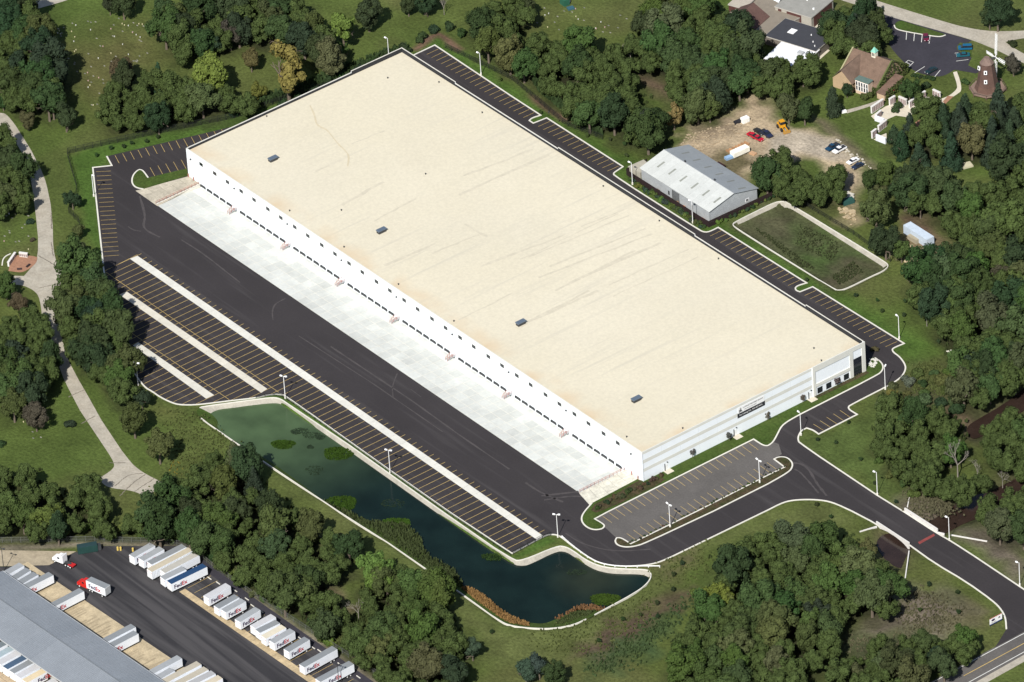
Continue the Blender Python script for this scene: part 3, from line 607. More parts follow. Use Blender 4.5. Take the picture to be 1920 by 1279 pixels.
# ================================================================== WAREHOUSE
wh = empty('warehouse', (0,0,0), 0, 'huge white flat-roofed distribution warehouse with cream gravel roof and row of loading docks', 'warehouse')
T = 0.3
# roof a little inside the panels
MB().box(-L+T, -T, T, Wd-T, 10.0, 10.35).build('roof', M['gravel'], wh)
NP = 33; pw = L/NP
pm = MB().box(0.015, pw-0.015, 0, T, -1.5, H).mesh('wall_panel', M['wall'])
pmh = MB().box(0.015, pw-0.015, 0, T, -1.5, H+0.0).mesh('wall_panel', M['wall'])
for i in range(NP):
    o = link('wall_panel', pm, wh); o.location = (-L+i*pw, 0, 0)
    o = link('wall_panel', pm, wh); o.location = (-L+i*pw, Wd-T, 0)
NS = 12; ps = (Wd-2*T)/NS
pm2 = MB().box(0, T, 0.015, ps-0.015, -0.5, H).mesh('wall_panel', M['wall'])
for i in range(NS):
    o = link('wall_panel', pm2, wh); o.location = (-T, T+i*ps, 0)
    o = link('wall_panel', pm2, wh); o.location = (-L, T+i*ps, 0)
# horizontal painted bands stand 2 cm proud
for z0, z1 in ((10.5,11.36),(7.0,8.3),(3.7,4.9)):
    MB().box(0.0, 0.02, 0.05, 71.2, z0, z1).build('painted_band', M['band'], wh)
for z0, z1, mm in ((6.9,7.5,'bandL'),(5.0,5.6,'bandL'),(10.6,11.3,'bandL')):
    MB().box(-L+0.05, -0.05, -0.02, 0.0, z0, z1).build('painted_band', M[mm], wh)
# parapet: raised sections and low sections, black membrane inside, white cap
def parapet(x0, x1, y0, y1, top, inner):
    MB().box(x0, x1, y0, y1, H+0.004, top).build('parapet', M['wall'], wh)
    MB().box(x0-0.02, x1+0.02, y0-0.02, y1+0.02, top, top+0.08).build('parapet_cap', M['kerb'], wh)
for a, b in ((-L+0.0,-219.9),(-162.2,-88.0),(-29.5,-0.0)): parapet(a, b, Wd-T, Wd, 12.0, 0)
parapet(-L, -L+T, 71.3, Wd-T-0.03, 12.0, 0)
MB().box(-L+T+0.01, -T-0.01, Wd-T-0.04, Wd-T-0.005, 10.35, 11.3).build('parapet_lining', M['memb'], wh)
for a, b in ((-L+T,-219.9),(-162.2,-88.0),(-29.5,-T)): MB().box(a, b, Wd-T-0.045, Wd-T-0.006, 11.31, 11.99).build('parapet_lining', M['memb'], wh)
MB().box(-L+T+0.005, -L+T+0.04, T, Wd-T-0.06, 10.35, 11.3).build('parapet_lining', M['memb'], wh)
MB().box(-L+T+0.006, -L+T+0.045, 71.3, Wd-T-0.06, 11.31, 11.99).build('parapet_lining', M['memb'], wh)
capm = M['kerb']
for a, b in ((-219.9,-162.2),(-88.0,-29.5)): MB().box(a+0.03, b-0.03, Wd-T-0.02, Wd+0.02, H+0.004, H+0.09).build('parapet_cap', capm, wh)
MB().box(-L-0.02, -L+T+0.02, 0.02, 71.2, H+0.004, H+0.09).build('parapet_cap', capm, wh)
MB().box(-L, 0.0, -0.02, T+0.02, H+0.004, H+0.09).build('parapet_cap', M['band'], wh)
MB().box(-T-0.02, 0.02, T+0.05, 71, H+0.004, H+0.09).build('parapet_cap', M['band'], wh)
# doors, levellers, windows and lights of the dock side
D = [-188.44+3.822*k for k in range(-14, 47) if (k+1) % 8 != 0]
door_me = MB()
for r in range(5): door_me.box(-1.25, 1.25, -0.06, 0.02, 0.3+r*0.56, 0.3+r*0.56+0.53)
door_me = door_me.mesh('dock_door', M['wall']); fr = MB().box(-1.45,-1.3,-0.12,0.0,0.15,3.25).box(1.3,1.45,-0.12,0,0.15,3.25).box(-1.45,1.45,-0.12,0,3.25,3.4).mesh('door_frame', M['wall'])
lev = MB().box(-1.35,1.35,-0.30,0.0,-0.65,0.2).box(-1.4,-1.05,-0.42,-0.3,-0.6,0.1).box(1.05,1.4,-0.42,-0.3,-0.6,0.1).mesh('dock_leveller', M['dark'])
for x in D:
    d = link('dock_door', door_me, wh); d.location = (x,-0.03,0); f = link('door_frame', fr, d)
    o = link('dock_leveller', lev, wh); o.location = (x,0,0)
WX = [-188.27+15.29*k for k in range(-3,12)] + [-180.88+15.29*k for k in range(-4,12)]
wf = MB().box(-1.1,1.1,-0.05,0,8.1,9.6).mesh('window', M['band']); wg = MB().box(-0.95,0.95,-0.08,-0.05,8.22,9.48).mesh('pane', M['glass'])
for x in WX:
    o = link('window', wf, wh); o.location = (x,-0.005,0); p = link('pane', wg, o)
lm = MB().box(-0.22,0.22,-0.45,0,8.0,8.35).mesh('wall_light', M['dark'])
for x in (-248.1,-222.8,-192.4,-161.9,-131.3,-100.7,-70.2,-39.7,-5.7): link('wall_light', lm, wh).location = (x,0,0)
dsp = MB().box(-0.07,0.07,-0.12,0,-1.1,11).mesh('downpipe', M['wall'])
for k in range(17): link('downpipe', dsp, wh).location = (-L+7.6+k*15.2,-0.01,0)
# stairs with red rails
def dock_stair(x, label):
    s = empty('dock_stair', (x,0,-1.15), 0, label, 'stairs', 'steel stairs between the loading docks')
    MB().box(-0.1,1.5,-1.5,-0.02,1.05,1.15).build('landing', M['galv'], s)
    b = MB()
    for k in range(6): b.box(-0.2-0.32*(k+1)*0.0-0.0, 0.0,0,0,0,0) if False else b.box(0.0,1.1,-1.5-0.3*(k+1),-1.5-0.3*k,1.05-0.18*(k+1),1.15-0.18*(k+1))
    b.build('steps', M['galv'], s)
    for sx in (0.0,1.1):
        r = MB().bar((sx,-1.5,2.2),(sx,-3.3,1.2),0.09,0.09).bar((sx,-1.5,1.7),(sx,-3.3,0.7),0.07,0.07)
        for t in (0,0.5,1): r.bar((sx,-1.5-1.8*t,1.15-1.1*t),(sx,-1.5-1.8*t,2.2-1.0*t),0.09,0.09)
        r.build('handrail', M['rail'], s)
    r = MB().bar((1.5,-0.1,2.2),(1.5,-1.5,2.2),0.09,0.09).bar((1.5,-0.1,1.7),(1.5,-1.5,1.7),0.07,0.07).bar((1.1,-1.5,2.2),(1.5,-1.5,2.2),0.09,0.09).bar((1.5,-1.5,1.15),(1.5,-1.5,2.2),0.09,0.09).bar((-0.1,-0.1,2.2),(-0.1,-1.4,2.2),0.09,0.09).bar((-0.1,-1.4,1.15),(-0.1,-1.4,2.2),0.09,0.09)
    r.build('guardrail', M['rail'], s)
    MB().box(0.15,1.15,-0.06,-0.01,1.15,3.3).build('door', M['wall'], s)
ords = ['leftmost','second','third','fourth','fifth','sixth','rightmost']
for k in range(7): dock_stair(-222.84+30.58*k-0.7, 'red-railed steel dock stair, %s of the seven along the white wall' % ('%s from the left' % ords[k] if 0 < k < 6 else ords[k]))
def guard(name, a, b, z, n, label, cat='railing', m=None, hgt=1.1, rails=(1.1,0.6), t=0.09):
    g = empty(name, (a[0],a[1],z), 0, label, cat); a = np.array(a); b = np.array(b); d = b-a
    pm_ = MB().box(-t/2,t/2,-t/2,t/2,0,hgt).mesh('post', m or M['rail'])
    for k in range(n+1): q = link('post', pm_, g); q.location = (d[0]*k/n, d[1]*k/n, 0)
    r = MB()
    for h in rails: r.bar((0,0,h),(d[0],d[1],h),t,t)
    r.build('rail', m or M['rail'], g); return g
guard('guard_railing', (-243.85,-18.8),(-243.85,-0.6),0.12,12,'thin red guard railing beside the ramp at the left end of the docks')
guard('guard_railing', (-9.18,-19.2),(-9.18,-0.6),0.12,12,'thin red guard railing beside the ramp at the near right end of the docks')
for x, lab in ((-250.0,'red bollard at the left-hand corner of the dock wall'),(-247.0,'red bollard between drive-in door and railing at left end'),(-5.6,'red bollard left of the drive-in door at right end'),(-2.3,'red bollard nearest the right corner of the dock wall')):
    tag(MB().tube((x,-0.5,0.1),(x,-0.5,1.5),0.16).build('bollard', M['rail']), lab, 'bollard')
for x0, x1 in ((-249.3,-245.6),(-5.0,-2.7)):
    b = MB()
    for r in range(7): b.box(x0,x1,-0.05,0.0,0.1+r*0.55,0.1+r*0.55+0.52)
    b.build('drive_in_door', M['wall'], wh)
# south wall entrance block, proud of the wall
EB = MB()
ya_, yb_ = 71.6, 93.95
e = EB
e.box(0.0,0.35,ya_,ya_+1.0,-0.4,HP-0.3).box(0.0,0.35,87.3,88.7,-0.4,HP-0.3).box(0.0,0.35,92.5,yb_,-0.4,HP-0.3)
e.box(0.0,0.35,ya_+1.0,87.3,9.6,HP-0.3).box(0.0,0.35,88.7,92.5,10.2,HP-0.3).box(0.0,0.35,ya_+1.0,87.3,3.5,4.7)
e.build('entrance_surround', M['band'], wh)
MB().box(0.0,0.12,72.6,87.3,4.7,9.6).box(0,0.12,72.6,87.3,-0.4,3.5).box(0,0.12,88.7,92.5,6.9,10.2).build('entrance_panel', M['wall'], wh)
for y0 in (73.4,77.15,81.0,84.7):
    o = MB().box(0.12,0.16,y0-0.1,y0+2.1,0.5,2.75).build('window', M['dark'], wh)
    for q in range(2): MB().box(0.161,0.18,y0+q*1.0,y0+q*1.0+0.95,0.6,2.65).build('pane', M['glass'], o)
o = MB().box(0.0,0.1,88.75,92.4,0.0,6.85).build('storefront', M['dark'], wh)
for r in range(6): MB().box(0.1,0.13,88.85,92.3,0.1+r*1.13,0.1+r*1.13+1.0).build('pane', M['glass'], o)
for yy in (9.6, 38.6, 70.3):
    o = MB().box(0.0,0.06,yy-0.55,yy+0.55,0.15,2.4).build('exit_door', M['bandL'], wh); MB().box(0.02,0.3,yy-0.8,yy-0.7,0.1,2.9).box(0,0.35,yy+0.2,yy+0.5,3.0,3.3).build('door_light', M['dark'], o)
    MB().box(0.07,2.3,yy-1.4,yy+1.4,0.1,0.22).build('stoop', M['walk'], wh)
# lease sign on the wall
sg = empty('banner_sign', (0.03,40.0,0), 0, 'large white and black lease banner high on the right-hand end wall of the warehouse', 'sign')
MB().box(0,0.06,0,11.1,8.02,10.4).build('white_board', M['white'], sg); MB().box(0,0.06,-0.25,11.3,6.3,8.0).build('black_board', M['memb'], sg)
def wtext(s, size, m, y, z, par, x=0.09, bold=0.02, shear=0):
    me = text_mesh(s, size, m, bold=bold, shear=shear); o = link('lettering', me, par); o.rotation_euler = (R(90),0,R(90)); o.location = (x,y,z); return o
wtext('LA SALLE PARTNERS GROUP', 0.66, M['memb'], 2.1, 9.35, sg, bold=0.02)
wtext('INDUSTRIAL DEVELOPMENT', 0.42, M['dark'], 2.6, 8.5, sg, bold=0.01)
wtext('For Leasing Info  847.459.4376', 0.78, M['white'], 0.5, 6.95, sg, bold=0.01)
MB().add([(0.09,0.4,8.2),(0.09,0.75,8.2),(0.09,1.2,10.0),(0.09,1.0,10.0)],[(0,1,2,3)]).add([(0.09,0.9,8.3),(0.09,1.25,8.3),(0.09,1.5,9.6),(0.09,1.3,9.6)],[(0,1,2,3)]).add([(0.09,1.5,8.3),(0.09,1.9,8.3),(0.09,1.2,9.2)],[(0,1,2)]).add([(0.09,0.3,8.9),(0.09,1.3,8.9),(0.09,1.3,9.15),(0.09,0.3,9.15)],[(0,1,2,3)]).build('logo', M['memb'], sg)
# roof hatches / vents
for k, (x, w_) in enumerate(((-225.1,'farthest left'),(-163.6,'second from the left'),(-87.1,'third from the left'),(-25.8,'nearest, towards the right-hand end'))):
    u = empty('roof_unit', (x,18.3,10.35), R(0), 'dark blue-grey louvred roof vent on the cream roof, %s of four' % w_, 'roof vent')
    MB().box(-0.75,0.75,-1.5,1.5,0.0,1.0).build('housing', M['dark'], u)
    MB().add([(-0.9,-1.7,1.0),(0.9,-1.7,1.0),(0.9,1.8,1.0),(-0.9,1.8,1.0),(-0.9,-1.6,1.25),(0.9,-1.6,1.25),(0.9,1.8,1.25),(-0.9,1.8,1.25)],[(4,5,6,7),(0,1,5,4),(1,2,6,5),(2,3,7,6),(3,0,4,7)]).build('hood', M['paint'], u, (0.10,0.13,0.17))
for px, py in ((727,147),(823,155),(904,212),(798,327),(640,395),(1236,415),(1131,350),(747,534),(645,464),(543,396),(1347,486),(1526,654),(1540,677),(1280,804),(1029,211.8),(1175,820),(500,219),(851,603)):
    q = at(px,py,10.4); o = MB().tube((0,0,-0.05),(0,0,0.45),0.17).tube((0,0,0.45),(0,0,0.55),0.26).build('roof_pipe', M['dark'], wh); o.location = (q[0],q[1],10.35)
# a long dark crack / seam on the roof and a few raked patches
def decal(pts, wdt, z, m, name, par):
    vs = []; fs = []; 
    for i, p in enumerate(pts):
        a = Vector(pts[max(0,i-1)]); b = Vector(pts[min(len(pts)-1,i+1)]); t = (b-a).normalized(); nn = Vector((-t.y,t.x))*wdt/2*random.uniform(0.6,1.3)
        vs += [(p[0]+nn.x,p[1]+nn.y,z),(p[0]-nn.x,p[1]-nn.y,z)]
    fs = [(2*i,2*i+1,2*i+3,2*i+2) for i in range(len(pts)-1)]
    return MB().add(vs,fs).build(name, m, par)
M['stain'] = mat('roof_stain', (0.52,0.455,0.32), 0.95, 0.1, 1.0)
M['stain2'] = mat('roof_rake', (0.525,0.482,0.378), 0.95, 0.10, 0.5)
decal(soften([P(x,y,10.37) for x,y in [(581,197),(590,216),(593,232),(600,238),(613,243),(623,256),(634,270),(645,280),(655,292),(652,312)]],False), 0.6, 10.37, M['stain'], 'roof_stain', wh)
for a, b in (((1170,393),(1090,425)),((1180,403),(990,483)),((1210,428),(1030,500)),((1225,438),(1010,520)),((1240,455),(1090,520)),((1290,468),(1140,535)),((1310,482),(1150,555)),((1120,545),(1000,600)),((1160,400),(975,487)),((870,420),(915,444)),((810,475),(898,440)),((720,498),(820,455)),((700,415),(780,372)),((640,385),(720,340)),((660,270),(720,245)),((1030,290),(860,365)),((1000,280),(870,330)),((590,322),(640,300)),((1105,545),(975,612)),((1190,470),(1040,545)),((1060,440),(900,500)),((860,600),(960,550))):
    pa, pb = np.array(P(*a,10.365)), np.array(P(*b,10.365)); n = 8
    decal([tuple(pa+(pb-pa)*k/n+rng.uniform(-0.25,0.25,2)) for k in range(n+1)], random.uniform(0.5,1.3), 10.362+random.uniform(0,0.012), M['stain2'], 'raked_track', wh)

M['arc'] = mat('tyre_track', (0.062,0.055,0.055), 0.9, 0.2, 0.5)
M['crack'] = mat('tar_crack', (0.16,0.14,0.11), 0.9, 0.2, 0.5)
def track(pts, wdt, m=None, z=0.058, name='tyre_track', amp=0.0):
    q = resample(soften(PL(pts),False), 24); o = decal([tuple(a+rng.uniform(-amp,amp,2)) for a in q], wdt, z, m or M['arc'], name, None); o['kind'] = 'structure'
for pts, w_ in (([(262,368),(270,395),(272,410),(268,425),(278,435),(300,445)],0.8),([(240,425),(250,432),(265,434)],0.5),([(340,450),(380,475),(450,530)],0.5),([(535,560),(515,570),(510,585),(512,600)],0.5),([(620,650),(680,690),(770,750),(860,815),(955,880)],0.6),([(560,630),(700,720),(830,810)],0.4),([(985,905),(1010,922),(1040,935),(1056,942)],0.7),([(1015,930),(1060,925),(1085,922)],0.9),([(1020,938),(1070,930),(1100,932)],0.6),([(1485,868),(1505,870),(1520,885),(1530,905),(1550,930)],0.9),([(1490,880),(1500,885),(1518,905),(1535,925)],0.6),([(1060,1000),(1090,1020),(1150,1035),(1220,1030)],0.5),([(745,700),(735,725),(737,745)],0.4),([(770,560+170),(790,745)],0.3)): track(pts, w_)
for pts in ([(205,868),(235,868)],[(128,745),(160,730)],[(152,795),(178,780)],[(215,912),(240,890),(268,888)],[(225,930),(250,905),(272,890)],[(252,922),(290,897)],[(75,540),(120,530)],[(72,480),(108,500)],[(96,400),(97,430)],[(96,455),(100,480)],[(80,600),(112,598)]): track(pts, 0.35, M['crack'], 0.056, 'road_crack', 0.15)

# ================================================================== LAMP POSTS
def lamp_proto(double):
    t = empty('lamp_post'); MB().tube((0,0,0),(0,0,0.75),0.32,0.32,8).build('base', M['kerb'], t)
    MB().tube((0,0,0.7),(0,0,8.9),0.13,0.10,6).build('pole', M['white'], t)
    for s in ((-1,1) if double else (1,)):
        MB().bar((0,0,8.85),(s*0.75,0,8.95),0.08,0.08).build('arm', M['white'], t)
        MB().tube((s*0.45,0,8.9),(s*1.25,0,9.0),0.28,0.30,8).build('lamp_head', M['white'], t)
    return t
lp = {True: lamp_proto(True), False: lamp_proto(False)}; used = {True: False, False: False}
def lamp(px, py, dbl, rz, label, tint=None):
    s = lp[dbl]; o = copy_tree(s) if used[dbl] else s; used[dbl] = True
    p = P(px,py,0.1); o.location = (p[0],p[1],0.05); o.rotation_euler = (0,0,R(rz)); tag(o, 'white lamp post ' + label, 'lamp post', 'lamp posts round the warehouse site'); return o
lamp(176,368,False,0,'on the far left kerb beside the side parking stalls'); lamp(193.5,562,False,0,'mostly hidden behind trees on the left kerb')
lamp(259,722,True,30,'at the left corner of the trailer lot by the dark trees'); lamp(535,747,True,30,'at the bend of the pond kerb below the trailer stalls')
lamp(731.5,886,True,30,'halfway along the pond edge of the trailer stalls'); lamp(1046,1007,True,40,'where the fence, pond and drive meet near the bottom corner')
lamp(1256.5,988,True,0,'at the lower end of the long planting island'); lamp(1424.5,905,True,0,'at the upper end of the long planting island')
lamp(1502,816,False,180,'beside the small group of stalls near the junction'); lamp(1660,730,False,120,'on the outer kerb opposite the glazed corner')
lamp(1686,635,False,180,'behind the last stalls of the rear lane on the right'); lamp(1299,418,False,200,'in front of the grey metal shed near its front corner')
lamp(1186,346,False,200,'at the left end of the planting in front of the shed'); lamp(902,140,False,200,'behind the upper stalls of the rear lane, near the mulch')
lamp(729.5,112,False,200,'standing behind the far left roof edge of the warehouse'); lamp(1645,928,False,200,'on the grass before the bridge on the entrance drive')
lamp(1780,1013,False,200,'just past the bridge beside the brown creek'); lamp(1912,1098,False,200,'on the right edge beside the entrance drive')
def dark_lamp(p, label, rz=0):
    t = empty('yard_lamp', (p[0],p[1],0.05), R(rz), label, 'lamp post'); MB().tube((0,0,0),(0,0,9),0.13,0.09,6).build('pole', M['dark'], t)
    for s in (-1,1): MB().bar((0,0,8.9),(s*0.9,0,9.0),0.1,0.1).box(s*0.9-0.3,s*0.9+0.3,-0.25,0.25,8.85,9.1).build('lamp_head', M['dark'], t)
dark_lamp(P(636,1288),'dark twin-headed lamp post between the two long trailers at the bottom',20)
dark_lamp(P(7.5,1071),'dark twin-headed yard lamp, itself unseen, added for its shadow at the far left end of the grey terminal',20)  # unseen lamp, added so that its twin-headed shadow falls on the sand

# ================================================================== FENCES
def fence(name, pts, h, label, m, post=0.07, step=3.0, bars=0.3, cat='fence', rails=2, barw=0.02):
    """posts one by one; the wires are joined"""
    g = empty(name, (pts[0][0],pts[0][1],0), 0, label, cat); o0 = np.array(pts[0])
    p = np.array(pts); ln = np.hypot(*np.diff(p,axis=0).T).sum(); n = max(1,int(ln/step)); q = resample(pts, n+1)-o0
    pm_ = MB().box(-post/2,post/2,-post/2,post/2,0,h+0.05).mesh('post', m)
    for a in q: o = link('post', pm_, g); o.location = (a[0],a[1],0)
    r = MB()
    for a, b in zip(q[:-1], q[1:]):
        for k in range(rails): z = h*(k+1)/rails; r.bar((a[0],a[1],z),(b[0],b[1],z),0.05,0.05)
    r.build('rail', m, g)
    wv = MB()
    for a, b in zip(q[:-1], q[1:]):
        d = np.hypot(*(b-a)); c = max(1,int(d/bars))
        for k in range(c):
            s = a+(b-a)*(k+0.5)/c; t = (b-a)/d*barw; wv.add([(s[0]-t[0],s[1]-t[1],0),(s[0]+t[0],s[1]+t[1],0),(s[0]+t[0],s[1]+t[1],h),(s[0]-t[0],s[1]-t[1],h)],[(0,1,2,3)])
    o = wv.build('wire_mesh', m, g); o['kind'] = 'stuff'; return g
fence('chainlink_fence', PL([(129,400),(146,360),(125,289),(200,272),(330,244),(440,222),(560,180),(700,140),(735,120)]), 2.4, 'black chain-link fence along the grass behind the far left corner of the site', M['fence'], barw=0.05)
fence('chainlink_fence', PL([(129,400),(150,420),(152,440)]), 2.4, 'short stretch of black chain-link fence running down into the left trees', M['fence'], barw=0.05)
fence('chainlink_fence', PL([(835,90),(960,150),(1060,235),(1130,262)]), 2.2, 'black chain-link fence at the foot of the wood behind the rear lane', M['fence'], barw=0.05)
fence('screen_fence', [(-147.5,120),(-147.5,110.6),(-102.6,110.6),(-102.0,138)], 2.6, 'tall dark brown slatted fence wrapped round two sides of the grey shed', mat('brown_slats',(0.022,0.012,0.012),0.9), bars=0.22, barw=0.115)
fence('chainlink_fence', PL([(1465,362),(1500,380),(1600,440),(1670,492)]), 1.8, 'black chain-link fence above the dry basin', M['fence'], barw=0.04)
fence('pond_fence', PL([(480,747),(512,742),(528,744),(541,752),(731,887),(842,965),(958,1043)]), 1.1, 'low black fence between the trailer stalls and the pond', M['fence'], barw=0.03)
fence('pond_fence', PL([(962,1040),(1020,1008),(1033,1005)]), 1.5, 'short black fence up the grass slope at the bottom corner of the lot', M['fence'], barw=0.05)
fence('yard_fence', PL([(-30,1018),(0,1018),(190,1016),(300,1020),(352,1026),(400,1066),(480,1122),(570,1180),(735,1285)]), 2.2, 'grey chain-link fence round the trailer yard against the woods', mat('dull_galvanised',(0.13,0.135,0.13),0.7), barw=0.03, bars=0.35)
# white guard rail by the drive
g = empty('guard_rail', (*P(1054,1008),0), 0, 'white guard rail on posts following the curve of the drive above the pond', 'guard rail')
gp = soften(PL([(1054,1008),(1070,1023),(1110,1052.5),(1135,1061.5),(1167.7,1065),(1205,1064),(1237,1064)]),False); q = resample(gp, 12)-np.array(P(1054,1008))
pm_ = MB().box(-0.12,0.12,-0.12,0.12,0,0.8).mesh('post', M['white'])
for a in q: link('post', pm_, g).location = (a[0],a[1],0)
vs, fs = ribbon([tuple(a) for a in np.array(gp)-np.array(P(1054,1008))], 0.12, 0.45, 0.8); MB().add(vs,fs).build('beam', M['white'], g)

# ================================================================== BRIDGE, SIGNS
nr = [P(1696.5,958.5), P(1758,998)]; sr_ = [P(1643.5,983.5), P(1705,1023.5)]
def wallrun(a, b, wdt, z0, z1, m, name, par=None, color=None):
    vs, fs = ribbon([a,b], wdt, z0, z1); return MB().add(vs,fs).build(name, m, par, color)
br = empty('road_bridge', (0,0,0), 0, 'small concrete road bridge with white parapets carrying the entrance drive over the creek', 'bridge')
wallrun(nr[0], nr[1], 0.4, -0.3, 1.35, M['stonew'], 'parapet', br)
# near parapet with an arched underside
A = np.array(sr_[0]); B = np.array(sr_[1]); dv = (B-A)/np.linalg.norm(B-A); nv_ = np.array([-dv[1],dv[0]])*0.2; ln = np.linalg.norm(B-A)
prof = [(0,1.3)] + [(ln*t, 1.3) for t in (0.5,1)] + [(ln, -2.0)] + [(ln*(1-t), -2.0+2.3*math.sin(math.pi*t)**0.5) for t in np.linspace(0.08,0.92,12)] + [(0,-2.0)]
vs = [(*(A+dv*s-nv_), z) for s, z in prof] + [(*(A+dv*s+nv_), z) for s, z in prof]; n = len(prof)
bm = bmesh.new(); bv = [bm.verts.new(v) for v in vs]; f1 = bm.faces.new(bv[:n]); f2 = bm.faces.new(bv[n:][::-1])
for i in range(n): bm.faces.new((bv[(i+1)%n], bv[i], bv[n+i], bv[n+(i+1)%n]))
bmesh.ops.triangulate(bm, faces=[f1,f2]); bmesh.ops.recalc_face_normals(bm, faces=bm.faces); me = bpy.data.meshes.new('parapet'); bm.to_mesh(me); bm.free(); me.materials.append(M['stonew']); link('parapet', me, br)
dk = [P(1700,965),P(1756,1001),P(1704,1022),P(1646,985)]
for a, b, lab in ((P(1707,925),P(1700.5,957),'upper left'),(P(1704.5,1034),P(1696,1095),'lower'),(P(1758,999),P(1771,1002),'short right-hand'),(P(1783,1004),P(1851,1016),'long right-hand'),(P(1612,998),P(1644,988),'left-hand')):
    tag(wallrun(a, b, 0.35, -2.0, 0.35, M['stonew'], 'wing_wall'), 'white concrete wing wall at the bridge, %s one' % lab, 'wing wall')
sb = empty('site_sign', (0,0,0), 0, 'white site sign board with a red notched top beside the entrance drive kerb', 'sign')
a_, b_ = np.array(P(1856,1176)), np.array(P(1879,1164)); dd = (b_-a_); ang = math.atan2(dd[1],dd[0]); sb.location = (a_[0],a_[1],0); sb.rotation_euler = (0,0,ang); ls = np.linalg.norm(dd)
MB().box(0,ls,-0.06,0.06,0.9,2.9).build('board', M['white'], sb); MB().box(0.0,ls,-0.07,0.07,0.55,0.9).build('base_board', M['paint'], sb, (0.03,0.05,0.16))
for k in range(3): MB().box(0.2+k*(ls-0.4)/2-0.06,0.2+k*(ls-0.4)/2+0.06,-0.05,0.05,0,0.6).build('post', M['dark'], sb)
tt = MB()
for k in range(8): x = ls*(k+0.15)/8; tt.add([(x,-0.06,2.9),(x+ls*0.085,-0.06,2.9),(x+ls*0.05,-0.06,3.15),(x,0.06,2.9),(x+ls*0.085,0.06,2.9),(x+ls*0.05,0.06,3.15)],[(0,1,2),(5,4,3),(0,3,4,1),(1,4,5,2),(2,5,3,0)])
tt.build('crest', M['redprint'], sb)
def sgtext(s, size, m, x, z): o = link('lettering', text_mesh(s,size,m), sb); o.rotation_euler = (R(90),0,0); o.location = (x,-0.09,z)
el = MB(); el.add([(0.28*ls+0.85*math.cos(t)*0.9,-0.08,2.15+0.42*math.sin(t)) for t in np.linspace(0,2*math.pi,17)[:-1]],[tuple(range(16))]); el.build('logo', M['purple'], sb)
MB().add([(ls*0.66,-0.08,1.8),(ls*0.88,-0.08,1.8),(ls*0.77,-0.08,2.5)],[(0,1,2)]).build('logo', M['dark'], sb)
sgtext('FOR LEASE', 0.42, M['memb'], 0.6, 1.15)
ws = empty('warning_sign', (*P(1777,1247),0), R(20), 'yellow road warning sign on two thin posts at the road edge', 'road sign')
MB().box(-0.75,-0.67,-0.04,0.04,0,2.0).build('post', M['white'], ws); MB().box(0.15,0.23,-0.04,0.04,0,2.0).build('post', M['white'], ws)
MB().add([(-0.8,-0.05,1.6),(0.3,-0.05,1.6),(-0.25,-0.05,3.0),(-0.8,0.02,1.6),(0.3,0.02,1.6),(-0.25,0.02,3.0)],[(0,1,2),(5,4,3),(0,3,4,1),(1,4,5,2),(2,5,3,0)]).build('sign_plate', M['paint'], ws, (0.75,0.45,0.02))

# ================================================================== GREY METAL SHED
sh = empty('metal_shed', (-141.4,112.8,0), 0, 'long grey corrugated metal shed with a gabled roof behind the rear lane', 'shed')
LS, WS, EH, RH = 36.9, 20.8, 5.0, 7.5
def gable_wall(x):
    return [(x,0,0),(x,WS,0),(x,WS,EH),(x,WS/2,RH),(x,0,EH)]
v1 = gable_wall(0); v2 = gable_wall(LS)
M['corr'] = mat('corrugated_wall', (0.36,0.38,0.39), 0.6, 0.10, 0.4, 0.06, 2)
MB().add(v1, [(4,3,2,1,0)]).build('gable_wall', M['corr'], sh); MB().add(v2, [(0,1,2,3,4)]).build('gable_wall', M['corr'], sh)
MB().add([(0,WS,0),(LS,WS,0),(LS,WS,EH),(0,WS,EH)],[(3,2,1,0)][::-1]).build('side_wall', M['corr'], sh)
w1 = MB().box(0,16.5,0,0.1,0,EH-0.02).box(20.5,LS,0,0.1,0,EH-0.02).box(16.5,20.5,0,0.1,4.0,EH-0.02).build('side_wall', M['corr'], sh)
rb = MB()
for k in range(74): rb.box(k*0.5,k*0.5+0.12,-0.04,0,0.05,EH-0.05)
for k in range(41):
    y = k*0.5+0.2; top = EH+(RH-EH)*(1-abs(y-WS/2)/(WS/2)); rb.box(LS,LS+0.04,y,y+0.12,0.05,top-0.1)
o = rb.build('wall_rib', M['corr'], sh); o['kind'] = 'stuff'
MB().box(16.6,20.4,0.4,0.5,0,4.0).build('open_doorway', M['dark'], sh)
nsh = 12; pwid = (LS+1.0)/nsh
